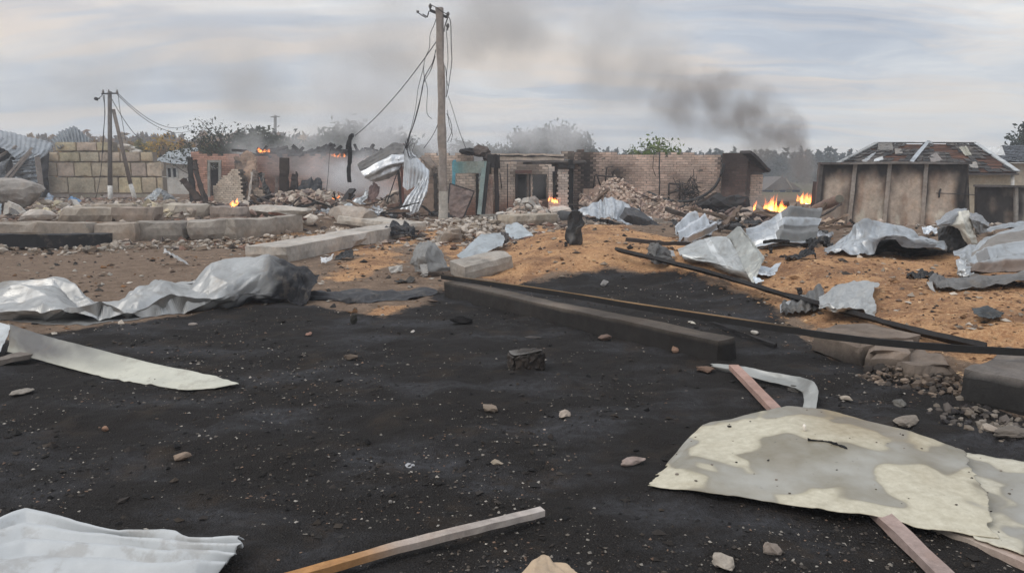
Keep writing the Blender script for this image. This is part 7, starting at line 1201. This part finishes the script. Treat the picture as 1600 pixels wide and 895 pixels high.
fire(1198, 345, 25.3, 'largest orange fire beside the dark corner of the tall brick ruin', [(-20, 0, 16, 24), (-11, -2, 18, 20), (-5, -3, 16, 32), (2, -6, 16, 34), (9, -8, 14, 24), (-14, -2, 20, 14), (16, -12, 12, 20), (25, -14, 9, 16), (0, -4, 26, 16), (-17, -6, 10, 26), (6, -10, 10, 34), (20, -10, 8, 26)], 4.8, 1)
fire(1259, 318, 26.5, 'upright orange fire above the big ribbed roof sheet', [(-6, 0, 8, 18), (0, 0, 12, 20), (6, 0, 8, 18), (2, 0, 16, 12), (9, -2, 5, 13)], 3.4, 2)
fire(366, 322, 27.5, 'small orange fire on the black log at the left ruin', [(-2, 0, 8, 14), (3, 0, 7, 10), (0, 0, 10, 8)], 3.2, 3); fire(389, 327, 27.2, 'faint low glow right of the small left fire', [(0, 0, 8, 8), (6, 1, 6, 5)], 1.6, 4)
fire(412, 238, 35.8, 'flames licking the wall top of the left burnt ruin', [(-6, 0, 7, 12), (-3, 0, 5, 9), (2, 0, 6, 6), (7, 0, 6, 9)], 1.5, 5); fire(530, 245, 35.8, 'dim flames on the ruin wall top left of the hanging strip', [(-7, 0, 7, 9), (0, 0, 4, 6), (8, 0, 4, 10)], 1.1, 6)
fire(527, 313, 29.5, 'ground fire glowing in the smoke before the leaning plank', [(-6, 0, 6, 8), (3, 0, 10, 11), (0, 0, 14, 6)], 2.8, 7); fire(866, 316, 28.6, 'small flame at the foot of the right brick pier', [(-3, 0, 5, 14), (2, 0, 6, 12), (0, 0, 8, 8)], 3.2, 8)
fire(1293, 366, 20.2, 'embers glowing in the rubble at the left foot of the panel wall', [(-6, 0, 5, 3), (6, -4, 4, 4), (18, 1, 5, 4)], 1.8, 9)

# ------------------------------------------------------------------ smoke
def smoke_mat(name, col, dens, nscale, lo, hi, aniso=.2):
    m, t = new_mat(name); ob = (t('TexCoord'), 'Object'); pos = (t('NewGeometry'), 'Position'); r = t('VectorMath', {0: ob}, operation='LENGTH'); wp = t.noise(pos, nscale, 4.0, .62)
    f = t('MapRange', {0: t.math('ADD', (r, 'Value'), t.math('MULTIPLY', t.math('SUBTRACT', wp, .5), -1.5)), 1: 1.0, 2: .15, 3: 0.0, 4: 1.0}, interpolation_type='SMOOTHSTEP')
    e = t('MapRange', {0: (r, 'Value'), 1: .98, 2: .62}, interpolation_type='SMOOTHSTEP'); wv = t.ramp(wp, [(lo, .12), (hi, 1.0)])
    a = t('Attribute', attribute_type='OBJECT', attribute_name='thick'); d = t.math('MULTIPLY', t.math('MULTIPLY', t.math('MULTIPLY', (f, 0), (e, 0)), t.math('MULTIPLY', wv, (a, 'Fac'))), dens)
    v = t('VolumePrincipled', {'Color': (*col, 1), 'Density': d, 'Anisotropy': aniso}); o = t('OutputMaterial'); t.l.new(v.outputs[0], o.inputs['Volume']); return m
SM_D = smoke_mat('dark_smoke', (.55, .515, .49), .80, .42, .36, .60); SM_L = smoke_mat('pale_smoke', (.975, .98, .99), 1.15, .33, .34, .64); SM_T = smoke_mat('thin_smoke', (.86, .845, .835), .72, .13, .34, .62)
_ps = {}
def puffs(name, label, mat, Y, lst, seed=0):
    """lst: (px, py, radius x, radius y in pixels, optical depth)"""
    rng = np.random.default_rng(seed); c0 = P(lst[0][0], lst[0][1], Y); root = bpy.data.objects.new(name, None); C.objects.link(root); root.location = c0; root['label'] = label; root['category'] = 'smoke'; root['kind'] = 'stuff'
    if 'p' not in _ps: V, F = ico(3); me = bpy.data.meshes.new('puff'); me.from_pydata(V.tolist(), [], F); _ps['p'] = me
    if mat.name not in _ps: me = _ps['p'].copy(); me.materials.append(mat); _ps[mat.name] = me
    for (px, py, rx, ry, od, *yy) in lst:
        y = Y + (yy[0] if yy else rng.normal(0, .4)); k = y / FPX; o = bpy.data.objects.new('puff', _ps[mat.name]); C.objects.link(o); o.parent = root; o.location = P(px, py, y) - c0; o.scale = (rx * k, min(rx, ry) * k * .8, ry * k); o['thick'] = float(od / (min(rx, ry) * k * .8)); o['kind'] = 'stuff'
    return root
puffs('smoke_plume', 'dark smoke plume rolling up left from behind the fires', SM_D, 46, [(1256, 272, 30, 40, 1.0), (1262, 296, 18, 26, .8), (1245, 240, 30, 34, .9), (1232, 205, 42, 40, 1.3), (1205, 205, 62, 56, 1.3), (1180, 178, 72, 62, 1.3), (1145, 158, 80, 60, 1.2), (1120, 165, 100, 70, 1.0), (1085, 150, 110, 66, .8), (1050, 175, 100, 60, .5), (1180, 240, 70, 40, .6), (1010, 150, 100, 60, .25), (960, 130, 90, 60, .2)])
puffs('smoke_plume', 'broad thin grey smoke drifting high over the ruins', SM_T, 60, [(1000, 95, 150, 90, .6), (930, 60, 190, 110, 1.2), (850, 40, 210, 110, 1.5), (760, 50, 190, 110, 1.2), (900, 120, 190, 90, .6), (640, 60, 200, 100, 1.0), (700, -60, 260, 110, 1.0), (500, 120, 230, 110, .9), (400, 150, 190, 80, .9), (300, 70, 260, 110, .8), (120, 120, 240, 90, .8), (620, 150, 150, 90, .7)])
puffs('ruin_smoke', 'pale blue-white smoke pouring out of the left burnt ruin', SM_L, 34.2, [(540, 282, 52, 42, 2.2), (500, 262, 60, 48, .9), (580, 268, 60, 50, 1.8), (440, 250, 60, 36, .3), (600, 300, 44, 30, 1.5), (380, 245, 44, 30, .5)])
puffs('ruin_smoke', 'pale smoke bank hanging between the ruins and the trees', SM_L, 41, [(420, 228, 90, 46, 1.1), (500, 215, 110, 60, 1.8), (590, 220, 110, 60, 2.0), (680, 215, 100, 60, 1.7), (770, 220, 100, 50, 1.3), (870, 215, 90, 55, .9), (640, 160, 130, 90, 1.0), (560, 140, 120, 70, .7), (960, 205, 90, 50, .7)])
puffs('ruin_smoke', 'thin blue smoke in the doorway of the brick building', SM_L, 30.2, [(842, 285, 24, 34, 1.1), (820, 300, 24, 30, .6), (850, 262, 30, 22, .5)])
puffs('ruin_smoke', 'dark smoke low behind the largest fire', SM_D, 29, [(1205, 315, 44, 34, 1.3), (1160, 320, 40, 30, .8), (1225, 285, 30, 36, .9), (1130, 330, 30, 22, .5)])

# ------------------------------------------------------------------ air
m, t = new_mat('haze_air'); v = t('VolumePrincipled', {'Color': (.82, .86, .92, 1), 'Density': .0025, 'Anisotropy': .3}); o = t('OutputMaterial'); t.l.new(v.outputs[0], o.inputs['Volume'])
mk('haze', boxv((0, 110, 14), (320, 0, 0), (0, 150, 0), (0, 0, 16)), BOXF, m, None, None, kind='stuff')
b = bmesh.new(); b.from_mesh(bpy.data.objects['haze'].data); bmesh.ops.recalc_face_normals(b, faces=b.faces[:]); b.to_mesh(bpy.data.objects['haze'].data); b.free(); bpy.data.objects['haze']['label'] = 'thin pale haze filling the air over the yard'

for o in scene.objects:
    if o.parent is None and 'category' in o and 'kind' not in o: o['kind'] = 'thing'
